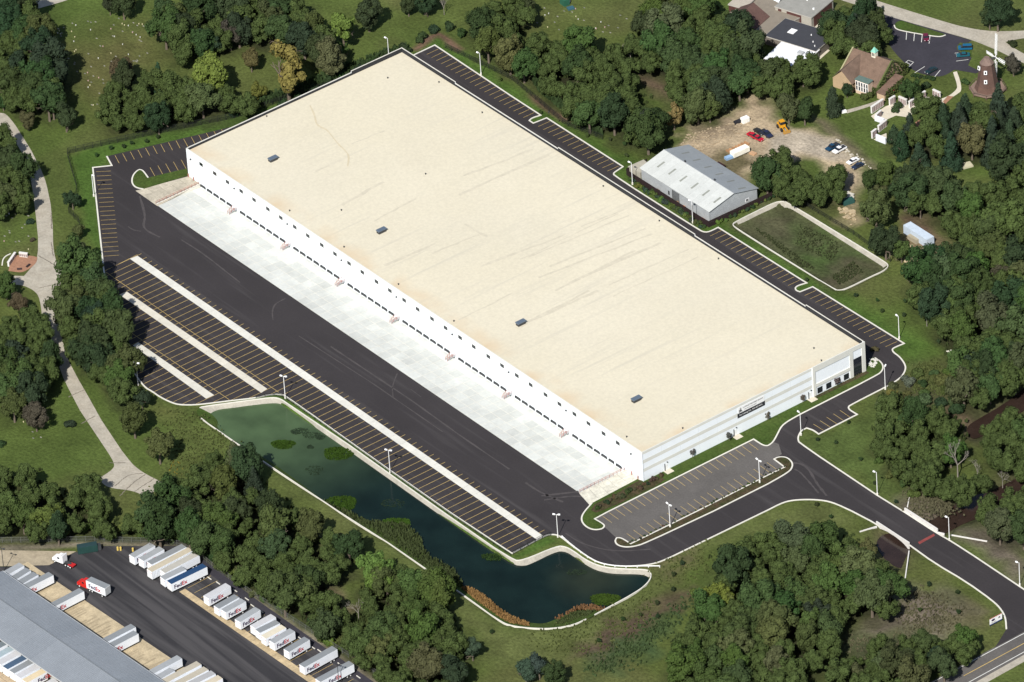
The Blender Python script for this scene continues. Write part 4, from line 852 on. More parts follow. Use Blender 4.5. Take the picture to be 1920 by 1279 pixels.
for side, colr in ((0,(0.50,0.515,0.49)),(1,(0.27,0.29,0.30))):
    for k in range(nsh):
        x0, x1 = -0.5+k*pwid+0.02, -0.5+(k+1)*pwid-0.02
        if side == 0: vs = [(x0,-0.5,EH-0.12),(x1,-0.5,EH-0.12),(x1,WS/2,RH+0.05),(x0,WS/2,RH+0.05)]
        else: vs = [(x0,WS/2,RH+0.05),(x1,WS/2,RH+0.05),(x1,WS+0.5,EH-0.12),(x0,WS+0.5,EH-0.12)]
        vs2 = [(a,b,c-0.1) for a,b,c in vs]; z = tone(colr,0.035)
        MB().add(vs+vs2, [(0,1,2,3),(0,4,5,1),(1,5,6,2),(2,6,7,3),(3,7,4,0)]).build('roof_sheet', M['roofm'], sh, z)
    for k in range(6):
        x = 4.2+k*6.1; ym = 5.0 if side == 0 else WS-5.0; sl_ = (RH-EH)/(WS/2)
        def zz(y): return EH + (RH-EH)*(1-abs(y-WS/2)/(WS/2)) + 0.07
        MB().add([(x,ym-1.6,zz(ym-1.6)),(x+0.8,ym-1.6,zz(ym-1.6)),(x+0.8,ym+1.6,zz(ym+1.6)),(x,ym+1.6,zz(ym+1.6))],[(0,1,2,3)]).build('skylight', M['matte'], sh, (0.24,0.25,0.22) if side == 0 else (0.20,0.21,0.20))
MB().box(-0.5,LS+0.5,WS/2-0.15,WS/2+0.15,RH+0.04,RH+0.12).build('ridge_cap', M['roofm'], sh, (0.5,0.51,0.5))
for x in (10.5,26.5): MB().tube((x,WS/2+0.5,RH-0.2),(x,WS/2+0.5,RH+0.6),0.3).build('roof_vent', M['dark'], sh)
o = MB().box(LS,LS+0.06,WS-5.2,WS-3.6,1.4,2.7).build('window', M['white'], sh); MB().box(LS+0.06,LS+0.08,WS-4.9,WS-4.45,1.6,2.5).build('pane', M['glass'], o); MB().box(LS+0.06,LS+0.08,WS-4.35,WS-3.9,1.6,2.5).build('pane', M['glass'], o)
MB().box(14.4,15.2,-0.05,0.0,1.0,2.6).build('door', M['dark'], sh); MB().box(27.0,27.8,-0.06,0,0.3,2.8).build('door', M['dark'], sh)
junk = [((-135.5,111.8),(2.4,0.6,0.9),(0.7,0.7,0.68),'white storage tank between shed and brown fence','tank'),((-131.8,111.9),(1.6,1.0,1.0),(0.12,0.08,0.06),'dark rusty scrap heap beside the shed wall','scrap'),((-121.0,111.9),(1.2,0.9,1.2),(0.25,0.16,0.09),'brown crate by the open shed doorway','crate'),((-118.8,111.7),(0.8,0.8,0.9),(0.6,0.55,0.4),'cream drum by the shed doorway','drum'),((-117.6,111.9),(1.4,0.9,1.0),(0.45,0.16,0.06),'orange crate stacked by the shed doorway','crate'),((-116.4,111.7),(0.8,0.7,0.9),(0.03,0.08,0.25),'blue drum beside the orange crate','drum'),((-106.8,111.8),(2.2,0.8,1.1),(0.28,0.12,0.08),'stack of red bricks near the front corner of the shed','brick stack'),((-128.6,111.8),(1.2,0.5,0.5),(0.6,0.6,0.55),'short pale box beside the shed wall','box')]
for (x,y),(sx,sy,sz),c,lab,cat in junk:
    b = MB(); b.box(-sx/2,sx/2,-sy/2,sy/2,0.0,sz*0.5).box(-sx/2+0.08,sx/2-0.15,-sy/2+0.05,sy/2-0.05,sz*0.5,sz)
    if cat in ('drum','tank'): b = MB().tube((-sx/2,0,sz/2),(sx/2,0,sz/2),sz/2,sz/2,10)
    o = b.build(cat.replace(' ','_'), M['matte'], None, c); o.location = (x,y,0.02); tag(o, lab, cat)
tag(MB().add([(0,0,0),(6,0.5,0),(5.5,6,0),(0.5,6.5,0),(0,0,2.6),(6,0.5,2.6),(5.5,6,2.8),(0.5,6.5,2.8)],[(4,5,6,7),(0,1,5,4),(1,2,6,5),(2,3,7,6),(3,0,4,7)]).build('lean_to', M['matte'], None, (0.36,0.34,0.28)), 'low pale lean-to shelter against the left end of the grey shed', 'shelter').location = (-148.2,112.2,0)

# ================================================================== TRAILER TERMINAL
tb_ang = R(1.95); tb = empty('freight_terminal', (-93.6,-188.3,0), tb_ang, 'long freight terminal with a ribbed blue-grey metal roof in the bottom left corner', 'terminal building')
TL = 150.0; TW = 23.2
mR = M['roofm']; ns = 20; sw = TL/ns
for side in (0,1):
    for k in range(ns):
        x0, x1 = k*sw+0.01, (k+1)*sw-0.01; c = tone((0.205,0.225,0.25) if (k % 5) else (0.185,0.205,0.23), 0.03)
        if side == 0: vs = [(x0,-TW/2,8.5),(x1,-TW/2,8.5),(x1,0,6.5),(x0,0,6.5)]
        else: vs = [(x0,-TW,6.5),(x1,-TW,6.5),(x1,-TW/2,8.5),(x0,-TW/2,8.5)]
        vs2 = [(a,b,c_-0.15) for a,b,c_ in vs]
        MB().add(vs+vs2, [(0,1,2,3),(0,4,5,1),(1,5,6,2),(2,6,7,3),(3,7,4,0)]).build('roof_sheet', mR, tb, c)
rb = MB()
for k in range(int(TL/0.75)):
    x = k*0.75+0.3
    rb.add([(x,-TW/2,8.5),(x+0.10,-TW/2,8.5),(x+0.10,0,6.5),(x,0,6.5),(x,-TW/2,8.60),(x+0.10,-TW/2,8.60),(x+0.10,0,6.60),(x,0,6.60)],[(4,5,6,7),(0,4,7,3),(1,2,6,5)])
    rb.add([(x,-TW,6.5),(x+0.10,-TW,6.5),(x+0.10,-TW/2,8.5),(x,-TW/2,8.5),(x,-TW,6.60),(x+0.10,-TW,6.60),(x+0.10,-TW/2,8.60),(x,-TW/2,8.60)],[(4,5,6,7),(0,4,7,3),(1,2,6,5)])
o = rb.build('roof_rib', mR, tb, (0.27,0.295,0.32)); o['kind'] = 'stuff'
MB().box(0,TL,-TW/2-0.15,-TW/2+0.15,8.5,8.66).build('ridge_cap', mR, tb, (0.15,0.165,0.18))
MB().box(0,TL,-0.02,0.12,6.25,6.56).build('gutter', M['roofm'], tb, (0.45,0.46,0.46)); MB().box(0,TL,-TW-0.12,-TW+0.02,6.25,6.56).build('gutter', M['roofm'], tb, (0.45,0.46,0.46))
MB().box(1.5,TL-1.5,-TW+3.5,-3.5,0,6.3).build('wall', M['matte'], tb, (0.4,0.4,0.38))
# yard paving
yard = PL([(-40,1064),(90,1060),(140,1036),(190,1024),(350,1024),(382,1054),(480,1126),(705,1283),(860,1390),(600,1500),(200,1500),(-40,1300)])
sheet('yard_asphalt', yard, 0.04, M['asphalt_fed'])
sheet('yard_sand', PL([(-40,1032),(0,1032),(143,1034),(92,1060),(-40,1063)]), 0.06, M['tanconc'], color=(0.33,0.28,0.20))
slabs('dock_apron', P(-30,1020), P(-120,1085), P(430,1475), P(520,1366), 30, M['tanconc'], lambda i,j: tone((0.40,0.33,0.22),0.10), 0.08, nv=3, gap=0.06) if False else None
ea = np.array([-93.6,-188.3]); ux = np.array([math.cos(tb_ang),math.sin(tb_ang)]); uy = np.array([-ux[1],ux[0]])
def tbp(s, t): return tuple(ea+ux*s+uy*t)
po_ = [P(87.6,1078),P(319,1230.5)]; tv = [float((np.array(q)-ea)@uy) for q in po_]
slabs('dock_apron', tbp(-6,-8), tbp(-6,tv[0]), tbp(140,tv[1]), tbp(140,-8), 42, M['tanconc'], lambda i,j: tone((0.42,0.345,0.225),0.07), 0.08, nv=2, gap=0.07)
lines('tyre_scuffs', [(tbp(s,random.uniform(-4,1)), tbp(s+random.uniform(-0.3,0.3),random.uniform(3,tv[0]-1))) for s in np.arange(2,138,1.15) if random.random() < 0.75], 0.65, 0.095, mat('tyre_scuff',(0.335,0.272,0.178),0.9,0.2,0.6))
slabs('parking_strip', P(336,1110), P(347,1104), P(600,1279), P(588,1286), 26, M['tanconc'], lambda i,j: tone((0.42,0.33,0.20),0.10), 0.07)
slabs('dock_apron', tbp(-6,-TW-18), tbp(-6,-TW+3), tbp(100,-TW+3), tbp(100,-TW-18), 12, M['tanconc'], lambda i,j: tone((0.42,0.33,0.22),0.07), 0.08, nv=2, gap=0.07)
sheet('shoulder_asphalt', PL([(352,1030),(360,1033),(480,1124),(705,1282),(690,1290),(470,1135),(372,1060)]), 0.055, M['asphalt_lot'])
ylines = []
for k in range(0,26):
    a = np.array(P(352,1103))+np.array([3.62*k,0]); ylines.append(((a[0],a[1]),(a[0]-0.4,a[1]+9.5)))
lines('yard_stall_lines', ylines, 0.13, 0.075)
wsb = MB().box(-1.0,1.0,-0.14,0.14,0,0.16).mesh('wheel_stop', M['kerb'])
for k, (x,y) in enumerate([(1425/4+36.5,1085),(409,1094),(441,1108),(463,1124),(473,1136),(490,1147),(562,1197),(587,1215),(599,1221),(637,1246),(672,1270)]):
    o = link('wheel_stop', wsb); p = P(x,y); o.location = (p[0],p[1],0.07); o.rotation_euler = (0,0,R(0)); tag(o, 'short white concrete wheel stop behind the parked trailers', 'wheel stop', 'wheel stops in the trailer yard')
# --- trailers
fed = text_mesh('Fed', 2.1, M['purple'], 'lettering', 0.03); ex = text_mesh('Ex', 2.1, M['redprint'], 'lettering', 0.03)
fw = max(v.co.x for v in fed.vertices)
wheel_me = MB().tube((-0.15,0,0),(0.15,0,0),0.5,0.5,12).mesh('tyre', M['black']); rim_me = MB().tube((-0.17,0,0),(0.17,0,0),0.26,0.26,8).mesh('rim', M['white'])
M['twhite'] = mat('trailer_white', None, 0.55, 0.05, 0.4, objcol=True)
def add_wheel(par, x, y, z=0.5, s=1.0):
    o = link('wheel', wheel_me, par); o.location = (x,y,z); o.scale = (s,s,s); r = link('rim', rim_me, o)
def trailer(p0, p1, label, top, letter=True, length=None, ribbed=False, wheels_far=True, ext_near=0.0, side=(0.77,0.80,0.84), off=0.9, zt=4.1, group='freight trailers in the yard'):
    a = np.array(P(*p0, zt)); b = np.array(P(*p1, zt)); d = b-a; ln = np.linalg.norm(d) if length is None else length; d = d/np.linalg.norm(d); a = a-d*ext_near; ln += ext_near
    ang = math.atan2(d[1],d[0])-math.pi/2
    t = empty('semi_trailer', (a[0],a[1],0.05), ang, label, 'trailer', group); w2 = 1.28
    MB().box(-w2,w2,0,ln,1.15,zt-0.04).build('body', M['twhite'], t, side)
    MB().box(-w2+0.03,w2-0.03,0.03,ln-0.03,zt-0.04,zt+0.02).build('roof', M['roofm'], t, top)
    MB().box(-w2,w2,-0.03,0.0,1.2,zt-0.1).build('nose_panel', M['twhite'], t, (0.78,0.78,0.77)); MB().box(-w2+0.15,-w2+0.35,-0.06,-0.02,3.3,3.5).box(w2-0.35,w2-0.15,-0.06,-0.02,3.3,3.5).build('marker_light', M['redprint'], t)
    MB().box(-0.5,0.5,0.3,ln-0.2,0.95,1.15).box(-0.9,-0.75,2.2,2.4,0.1,1.1).box(0.75,0.9,2.2,2.4,0.1,1.1).build('underframe', M['dark'], t)
    yb = ln-1.6 if wheels_far else 1.6
    ys_ = (yb,) if ln < 11.5 else (yb, yb-1.3*(1 if wheels_far else -1))
    for y in ys_:
        for x in (-1.05,1.05): add_wheel(t, x, y)
    MB().box(-w2,w2,ln,ln+0.04,1.2,zt-0.1).build('rear_door', M['galv'], t)
    if ribbed:
        b_ = MB()
        for k in range(int(ln/0.6)): b_.box(w2,w2+0.04,0.2+k*0.6,0.3+k*0.6,1.2,zt-0.15)
        o = b_.build('side_rib', M['galv'], t); 
    if letter:
        l = link('lettering', fed, t); l.rotation_euler = (R(90),0,R(90)); l.location = (w2+0.02,off,1.75)
        l = link('lettering', ex, t); l.rotation_euler = (R(90),0,R(90)); l.location = (w2+0.02,off+fw+0.05,1.75)
    return t
G1 = (0.30,0.315,0.325); G2 = (0.22,0.235,0.245); CR = (0.46,0.41,0.31); BL = (0.02,0.055,0.13); W1_ = (0.48,0.48,0.49)
trailer((246.9,1043),(285.9,1020.6),'short grey-roofed white trailer, first on the left of the yard row',G1)
trailer((264.4,1049.4),(303,1027.5),'short grey-roofed white trailer, second from the left in the yard row',G1)
trailer((280,1056),(345,1023),'long grey-roofed trailer next to the cream-roofed one',G2,letter=False)
trailer((280,1070),(357,1029.4),'long ribbed trailer with a cream roof',CR,letter=False,ribbed=True)
trailer((305,1072),(369.4,1038),'long white trailer with a stained tan-grey roof',(0.40,0.385,0.34),letter=False)
trailer((304.4,1084.4),(345,1065),'short grey-roofed trailer pressed against the blue-roofed one',G1,letter=False)
trailer((317,1092.5),(384,1060),'long white trailer with a dark blue roof and FedEx lettering',BL)
trailer((386.3,1120),(427.6,1096.3),'short white FedEx trailer standing alone after the empty stalls',W1_)
trailer((405.7,1138.9),(444,1117.5),'short plain trailer, left one of the pair below the lone trailer',G2,letter=False)
trailer((418.8,1145.7),(456.3,1125),'short FedEx trailer, right one of the pair below the lone trailer',G1)
trailer((445.4,1164),(483,1141),'short FedEx trailer between the pair and the tight group of four',G1)
trailer((473.8,1175.6),(512.5,1154.4),'short white-roofed trailer, first of the tight group of four',W1_,letter=False)
trailer((483,1183.8),(520.6,1165.6),'short dark-grey-roofed trailer, second of the tight group of four',G2,letter=False)
trailer((493.8,1195),(531.9,1174.4),'short cream-roofed trailer, third of the tight group of four',(0.60,0.55,0.43))
trailer((509.4,1203.8),(548,1181.3),'short grey-roofed FedEx trailer, last of the tight group of four',G1)
trailer((536.9,1220),(575.6,1196.9),'short FedEx trailer before the two long ones at the bottom',G2)
trailer((566,1248.8),(627.5,1214.4),'long FedEx trailer, upper of the two long ones at the bottom',G2)
trailer((596,1276),(658.8,1242.5),'long FedEx trailer at the bottom edge of the photo beside the dark lamp',G2,off=3.2)
DG = 'trailers backed onto the terminal'
def dockt(p0, p1, label, top, **k): return trailer(p0, p1, label, top, wheels_far=False, ext_near=3.0, group=DG, **k)
dockt((10,1075),(40.6,1058),'plain grey-roofed trailer at the left end of the terminal dock, first of four close ones',G1,letter=False)
dockt((25,1084.5),(53,1067),'plain grey-roofed trailer at the terminal dock, second of four close ones',G2,letter=False)
dockt((38,1092),(67,1075),'plain grey-roofed trailer at the terminal dock, third of four close ones',G2,letter=False)
dockt((50,1099),(95.7,1075.7),'long FedEx trailer at the terminal dock, fourth of four close ones',G2,off=0.8)
dockt((105,1131),(153,1106),'long FedEx trailer standing alone at the terminal dock',G2,off=0.8)
dockt((200,1199),(250,1173),'long plain trailer, left one of the pair at the terminal dock',G2,letter=False)
dockt((212,1208),(255,1185.5),'long FedEx trailer, right one of the pair at the terminal dock',G2,off=0.6)
dockt((290,1256.8),(336.6,1231.8),'long white trailer at the terminal dock above the tan-roofed ones',G1,letter=False)
dockt((297,1270),(323,1255),'short pale trailer tucked against the tan-roofed one',G1,letter=False)
dockt((318,1272),(373,1243),'long tan-roofed trailer, first of the bottom four at the terminal dock',(0.42,0.38,0.30),letter=False)
dockt((333,1281),(386.6,1253),'long tan-roofed trailer, second of the bottom four at the terminal dock',(0.42,0.38,0.30),letter=False)
dockt((347,1287),(400,1260.5),'long grey-roofed trailer, third of the bottom four at the terminal dock',(0.36,0.36,0.36),letter=False)
dockt((360,1296),(413,1269),'long cream-roofed trailer at the bottom edge of the terminal dock',(0.52,0.46,0.35),letter=False)
SG = 'trailers on the near side of the terminal'
for (x,y,c,lab,lt) in ((9.4,1204.8,(0.15,0.18,0.2),'dark-roofed',False),(-6,1196,G2,'grey-roofed first',False),(24,1214,(0.30,0.37,0.40),'blue-grey-roofed',False),(34.4,1223.5,W1_,'white-roofed',False),(46.9,1231.9,(0.06,0.10,0.16),'dark blue-roofed',False),(59.4,1239.7,G2,'mid-grey-roofed',False),(70.8,1248.5,W1_,'spotted white-roofed',False),(83.3,1256.9,(0.60,0.50,0.33),'cream-roofed FedEx',True),(104,1274.6,W1_,'last white-roofed',False)):
    p1 = (x,y); p0 = (x-37.5, y+20.5)
    trailer(p0, p1, '%s short trailer in the close row on the near side of the terminal' % lab, c, letter=lt, off=4.2, wheels_far=True, group=SG)
# --- tractors
def tractor(p, ang, c, label, dolly=None):
    t = empty('truck_tractor', (p[0],p[1],0.05), ang, label, 'truck')      # faces +x
    prof = [(-1.0,0.7),(3.3,0.7),(3.4,1.5),(3.2,1.9),(1.9,2.15),(1.4,2.95),(0.3,3.1),(-0.9,3.75),(-1.0,3.7)]
    vs = [(x,-1.15,z) for x,z in prof]+[(x,1.15,z) for x,z in prof]; n = len(prof)
    fs = [tuple(range(n)), tuple(range(n,2*n))[::-1]]+[((i+1)%n,i,n+i,n+(i+1)%n) for i in range(n)]
    MB().add(vs,fs).build('cab', M['paint'], t, c)
    MB().box(0.3,1.2,-1.17,1.17,2.05,2.7).build('side_window', M['glass'], t); MB().add([(1.95,-1.0,2.2),(1.95,1.0,2.2),(1.48,1.0,2.9),(1.48,-1.0,2.9)],[(0,1,2,3)]).build('windscreen', M['glass'], t)
    MB().box(-3.6,-1.0,-0.45,0.45,0.8,1.1).build('chassis', M['dark'], t)
    MB().box(3.4,3.5,-1.1,1.1,0.5,0.9).build('bumper', M['galv'], t)
    for x in (2.4,-2.0,-3.1):
        for y in (-1.0,1.0):
            o = link('wheel', wheel_me, t); o.location = (x,y,0.5); o.rotation_euler = (0,0,math.pi/2); link('rim', rim_me, o)
    return t
a = np.array(P(166,1085,4.1)); b = np.array(P(201.5,1100.5,4.1)); 
trailer((166,1085),(201.5,1100.5),'short white FedEx trailer being pulled by the red tractor',G2,off=0.9,group='freight trailers in the yard')
d = (a-b)/np.linalg.norm(a-b); cpos = a+d*0.9; tractor(tuple(cpos+d*0.0), math.atan2(d[1],d[0]), (0.55,0.02,0.015), 'red truck tractor pulling a short trailer across the yard')
p = P(118,1054); q = P(133,1062); d = np.array(P(107,1052))-np.array(q); an = math.atan2(d[1],d[0])
tractor(P(118,1056), an, (0.8,0.8,0.8), 'white truck tractor with a raised roof fairing near the yard entrance')
dl = empty('trailer_dolly', (*P(134,1063),0.05), an, 'red converter dolly behind the white truck tractor', 'dolly'); MB().box(-1.3,0.8,-0.9,0.9,0.7,1.0).box(0.8,2.4,-0.08,0.08,0.75,0.9).build('frame', M['paint'], dl, (0.45,0.02,0.02))
for y in (-1,1):
    o = link('wheel', wheel_me, dl); o.location = (-0.4,y,0.5); o.rotation_euler = (0,0,math.pi/2); link('rim', rim_me, o)
a, b = np.array(P(147,1041)), np.array(P(184,1035)); d = b-a; an = math.atan2(d[1],d[0]); ln = np.linalg.norm(d)
dp = empty('waste_container', (a[0],a[1],0.05), an, 'long dark green roll-off container at the head of the yard', 'container')
MB().box(0,ln,0,2.4,0.2,2.6).build('body', M['matte'], dp, (0.012,0.045,0.04)); MB().box(0.1,ln-0.1,0.1,2.3,2.6,2.66).build('cover', M['matte'], dp, (0.015,0.04,0.045)); MB().box(ln,ln+1.2,0.3,2.1,0.2,2.0).build('compactor', M['dark'], dp)
rbx = MB()
for k in range(10): rbx.box(ln*k/10,ln*k/10+0.12,-0.08,0,0.3,2.5)
rbx.build('side_rib', M['matte'], dp, (0.012,0.045,0.04))
for x, y, lab in ((221,1032,'left'),(226.5,1032,'middle'),(249.5,1034,'right-hand')): tag(MB().tube((*P(x,y),0),(*P(x,y),1.3),0.35).tube((*P(x,y),1.3),(*P(x,y),1.45),0.2).build('yellow_post', M['paint'], None, (0.6,0.45,0.12)), '%s yellow post by the fence at the head of the yard' % lab, 'bollard')

# ================================================================== CARS AND MACHINES
def car(p, ang, c, label, style='car', cat='car'):
    t = empty('parked_car' if style == 'car' else 'pickup_truck', (p[0],p[1],0.04), ang, label, cat)
    if style == 'pickup': prof = [(-2.7,0.55),(2.7,0.55),(2.75,1.0),(1.5,1.15),(-2.7,1.15)]; cab = [(-0.6,1.15),(1.3,1.15),(0.8,1.8),(-0.5,1.8)]; w_ = 1.0
    elif style == 'van': prof = [(-2.4,0.5),(2.4,0.5),(2.5,1.0),(1.7,1.2),(-2.4,1.2)]; cab = [(-2.35,1.2),(1.6,1.2),(0.8,1.9),(-2.2,1.9)]; w_ = 0.95
    else: prof = [(-2.3,0.45),(2.3,0.45),(2.35,0.8),(1.1,0.98),(-1.5,0.98),(-2.3,0.92)]; cab = [(-1.5,0.97),(1.1,0.97),(0.45,1.42),(-0.9,1.42)]; w_ = 0.9
    def ext_(pr, w, ins=0.0):
        n = len(pr); vs = [(x,-w,z) for x,z in pr]+[(x,w,z) for x,z in pr]
        if ins: vs = [(x, y*(1-ins) if z > pr[0][1]+0.1 else y, z) for x,y,z in vs]
        return MB().add(vs, [tuple(range(n)), tuple(range(n,2*n))[::-1]]+[((i+1)%n,i,n+i,n+(i+1)%n) for i in range(n)])
    ext_(prof, w_).build('body', M['paint'], t, c)
    g_ = ext_(cab, w_*0.92, 0.15).build('windows', M['glass'], t)
    xs = [q[0] for q in cab]; zt = cab[2][1]; MB().box(cab[3][0],cab[2][0],-w_*0.78,w_*0.78,zt,zt+0.05).build('roof', M['paint'], t, c)
    if style == 'pickup': MB().box(-2.6,-0.7,-0.85,0.85,1.152,1.17).build('bed', M['memb'], t)
    for x in (-1.45,1.45):
        for y in (-w_+0.1,w_-0.1):
            o = link('wheel', wheel_me, t); o.location = (x,y,0.34); o.scale = (0.65,0.65,0.65); o.rotation_euler = (0,0,math.pi/2)
    MB().box(2.3,2.42,-0.75,-0.45,0.65,0.8).build('headlight', M['white'], t); MB().box(2.3,2.42,0.45,0.75,0.65,0.8).build('headlight', M['white'], t)
    return t
def dirn(a, b): d = np.array(P(*b))-np.array(P(*a)); return math.atan2(d[1],d[0])
car(P(1561,279),dirn((1573,271),(1549,285)),(0.012,0.05,0.10),'dark blue pickup truck parked beside the white pickup','pickup','pickup truck')
car(P(1574,284),dirn((1585,278),(1563,290)),(0.8,0.8,0.8),'white pickup truck parked beside the dark blue one','pickup','pickup truck')
car(P(1599,305),dirn((1609,300),(1589,310)),(0.8,0.8,0.8),'white saloon car at the end of the gravel yard')
car(P(1608,314),dirn((1619,308),(1597,319)),(0.018,0.03,0.06),'dark blue saloon car beside the white saloon')
car(P(1412,257),dirn((1402,253),(1428,265)),(0.45,0.01,0.03),'red car, nearer the camera of the two red ones in the yard')
car(P(1421,262),dirn((1402,253),(1428,265)),(0.42,0.01,0.03),'red car parked nose to tail at the right of the other red one')
car(P(1437,254),dirn((1425,248),(1444,262)),(0.02,0.025,0.06),'dark navy pickup behind the two red cars','pickup','pickup truck')
car(P(1423,250),dirn((1425,248),(1444,262)),(0.03,0.03,0.03),'black car behind the two red cars')
car(P(1736,73),dirn((1735,66),(1738,80)),(0.12,0.01,0.03),'dark maroon car parked at the grass island of the visitor lot')
car(P(1746,135),dirn((1755,130),(1736,140)),(0.012,0.03,0.035),'dark green car parked at the lower edge of the visitor lot')
car(P(1810,93),dirn((1822,98),(1796,99)),(0.01,0.10,0.20),'bright blue van parked beside the round grass lobe','van','van')
car(P(1806,106),dirn((1822,104),(1796,106)),(0.01,0.09,0.12),'teal car parked alongside the bright blue van')
bd = empty('bulldozer', (*P(1468,243),0.04), dirn((1462,233),(1477,248)), 'yellow wheel loader parked at the top of the gravel yard', 'loader')
Y_ = (0.62,0.30,0.02)
MB().box(-2.6,0.2,-1.0,1.0,0.8,1.9).build('body', M['paint'], bd, Y_); MB().box(-1.4,0.1,-0.8,0.8,1.9,3.1).build('cab', M['glass'], bd); MB().box(-1.5,0.2,-0.9,0.9,3.1,3.25).build('cab_roof', M['paint'], bd, Y_)
MB().bar((0.0,-0.6,1.4),(2.6,-0.6,0.7),0.25,0.35).bar((0.0,0.6,1.4),(2.6,0.6,0.7),0.25,0.35).build('arm', M['paint'], bd, Y_); MB().box(2.5,3.3,-1.3,1.3,0.1,0.9).build('bucket', M['paint'], bd, (0.40,0.22,0.05))
for x in (-1.7,1.2):
    for y in (-1.1,1.1):
        o = link('wheel', wheel_me, bd); o.location = (x,y,0.75); o.scale = (1.5,1.5,1.5); o.rotation_euler = (0,0,math.pi/2)
a, b = P(1370,292), P(1400,278)
def boxpx(name, a, b, wdt, h, c, label, cat, z0=0.0, m=None):
    a = np.array(P(*a)); b = np.array(P(*b)); d = b-a; ln = np.linalg.norm(d); t = empty(name, (a[0],a[1],z0), math.atan2(d[1],d[0]), label, cat)
    MB().box(0,ln,-wdt/2,wdt/2,0.5 if cat == 'trailer' else 0,h).build('body', m or M['matte'], t, c); MB().box(0.05,ln-0.05,-wdt/2+0.05,wdt/2-0.05,h,h+0.08).build('top', M['matte'], t, tuple(min(0.8,x*1.05) for x in c))
    if cat == 'trailer':
        for x in (1.5,ln-1.5):
            for y in (-wdt/2+0.2,wdt/2-0.2):
                o = link('wheel', wheel_me, t); o.location = (x,y,0.4); o.scale = (0.8,0.8,0.8); o.rotation_euler = (0,0,math.pi/2)
    return t
boxpx('box_trailer',(1373,296),(1402,283),2.5,2.2,(0.78,0.76,0.66),'white flat-topped box trailer lying among planks in the yard','trailer')
boxpx('storage_tank',(1391,231),(1403,226),1.8,1.8,(0.78,0.78,0.74),'small white storage tank at the edge of the dirt','tank')
boxpx('steel_pipe',(1377,233),(1390,228),1.2,1.0,(0.02,0.02,0.025),'black drum-like pipe lying next to the white tank','pipe')
for k in range(7): 
    x = 1362+k*5.6; y = 283-k*2.6; boxpx('timber_stack',(x,y),(x+9,y+4.5),0.7,0.5,tone((0.36,0.20,0.10),0.2),'bundle of orange-brown timber laid in a row behind the white trailer','timber')['group'] = 'timber bundles behind the white trailer'
boxpx('timber_stack',(1407,287),(1417,291),1.6,0.5,(0.42,0.26,0.15),'loose orange timber stack at the right end of the white trailer','timber')
boxpx('tarp_pile',(1360,300),(1376,294),1.6,0.9,(0.22,0.34,0.50),'crumpled pale blue tarpaulin at the left end of the white trailer','tarpaulin')
boxpx('scrap_box',(1343,311),(1355,318),2.4,1.3,(0.035,0.015,0.015),'dark brown open skip behind the shed','skip')
wb = boxpx('site_cabin',(1701,434),(1745,462),3.2,3.3,(0.45,0.52,0.60),'long pale blue-white portable cabin among the trees on the right','portable cabin')
MB().box(43,43.1,0,0,0,0)
boxpx('open_skip',(1706,446),(1722,456),2.2,1.5,(0.32,0.28,0.20),'green-sided skip with a tan load in front of the pale cabin','skip')
boxpx('stone_slab',(1792,317),(1822,309),3.0,0.6,(0.45,0.42,0.30),'pale tan flat slab on the grass beside the pines at right','slab')
boxpx('open_skip',(1580,384),(1600,378),2.2,1.5,(0.02,0.07,0.06),'dark green skip heaped with rubble at the end of the yard','skip')
def rubble(poly, n, smin, smax, c, name='rubble_pile', z=0.0):
    b = MB(); pl = PL(poly); p = np.array(pl)
    for _ in range(n):
        q = rng.uniform(p.min(0), p.max(0))
        if not inside(q[None], pl)[0]: continue
        s = random.uniform(smin, smax); vs = []
        for i in range(8): vs.append((q[0]+s*(((i&1)*2-1)+random.uniform(-.4,.4)), q[1]+s*((((i>>1)&1)*2-1)+random.uniform(-.4,.4)), z+s*0.8*(((i>>2)&1))+random.uniform(0,.1)))
        b.add(vs, [(0,1,3,2),(4,6,7,5),(0,4,5,1),(1,5,7,3),(3,7,6,2),(2,6,4,0)])
    o = b.build(name, M['matte'], None, c); o['kind'] = 'stuff'; return o
tag(rubble([(1574,365),(1600,365),(1598,378),(1576,378)],120,0.3,0.7,(0.5,0.48,0.42),z=0.6),'heap of white broken concrete at the end of the yard','rubble')
tag(rubble([(1570,390),(1605,395),(1600,425),(1590,420)],60,0.3,0.6,(0.40,0.32,0.2)),'tan rubble strewn below the yard','rubble')
tag(rubble([(1685,455),(1740,470),(1735,500),(1700,495)],90,0.3,0.9,(0.42,0.34,0.22)),'tan rubble and soil heaps in front of the pale cabin','rubble')
tag(rubble([(1268,288),(1290,250),(1330,240),(1370,232),(1400,215),(1420,235),(1360,262),(1320,285),(1280,292)],260,0.12,0.4,(0.34,0.27,0.18)),'scattered stones and clods over the dirt yard','rubble')
tag(rubble([(1560,260),(1575,262),(1625,305),(1640,325),(1600,300)],90,0.15,0.35,(0.5,0.46,0.38)),'pale stones along the track behind the parked cars','rubble')
tag(rubble([(1150.0,1040),(1240,1062),(1230,1068),(1140,1064)],1,0.1,0.1,(0.4,0.4,0.3)),'few pale stones by the guard rail','rubble')
tag(rubble([(1770,655),(1790,660),(1792,665),(1775,660)],25,0.2,0.5,(0.6,0.58,0.5)),'pale rubble at the edge of the right-hand wood','rubble')
tag(rubble([(1630,672),(1648,676),(1640,690),(1628,688)],80,0.15,0.35,(0.6,0.58,0.52),z=0.15),'white stones by the right corner of the warehouse','rubble')

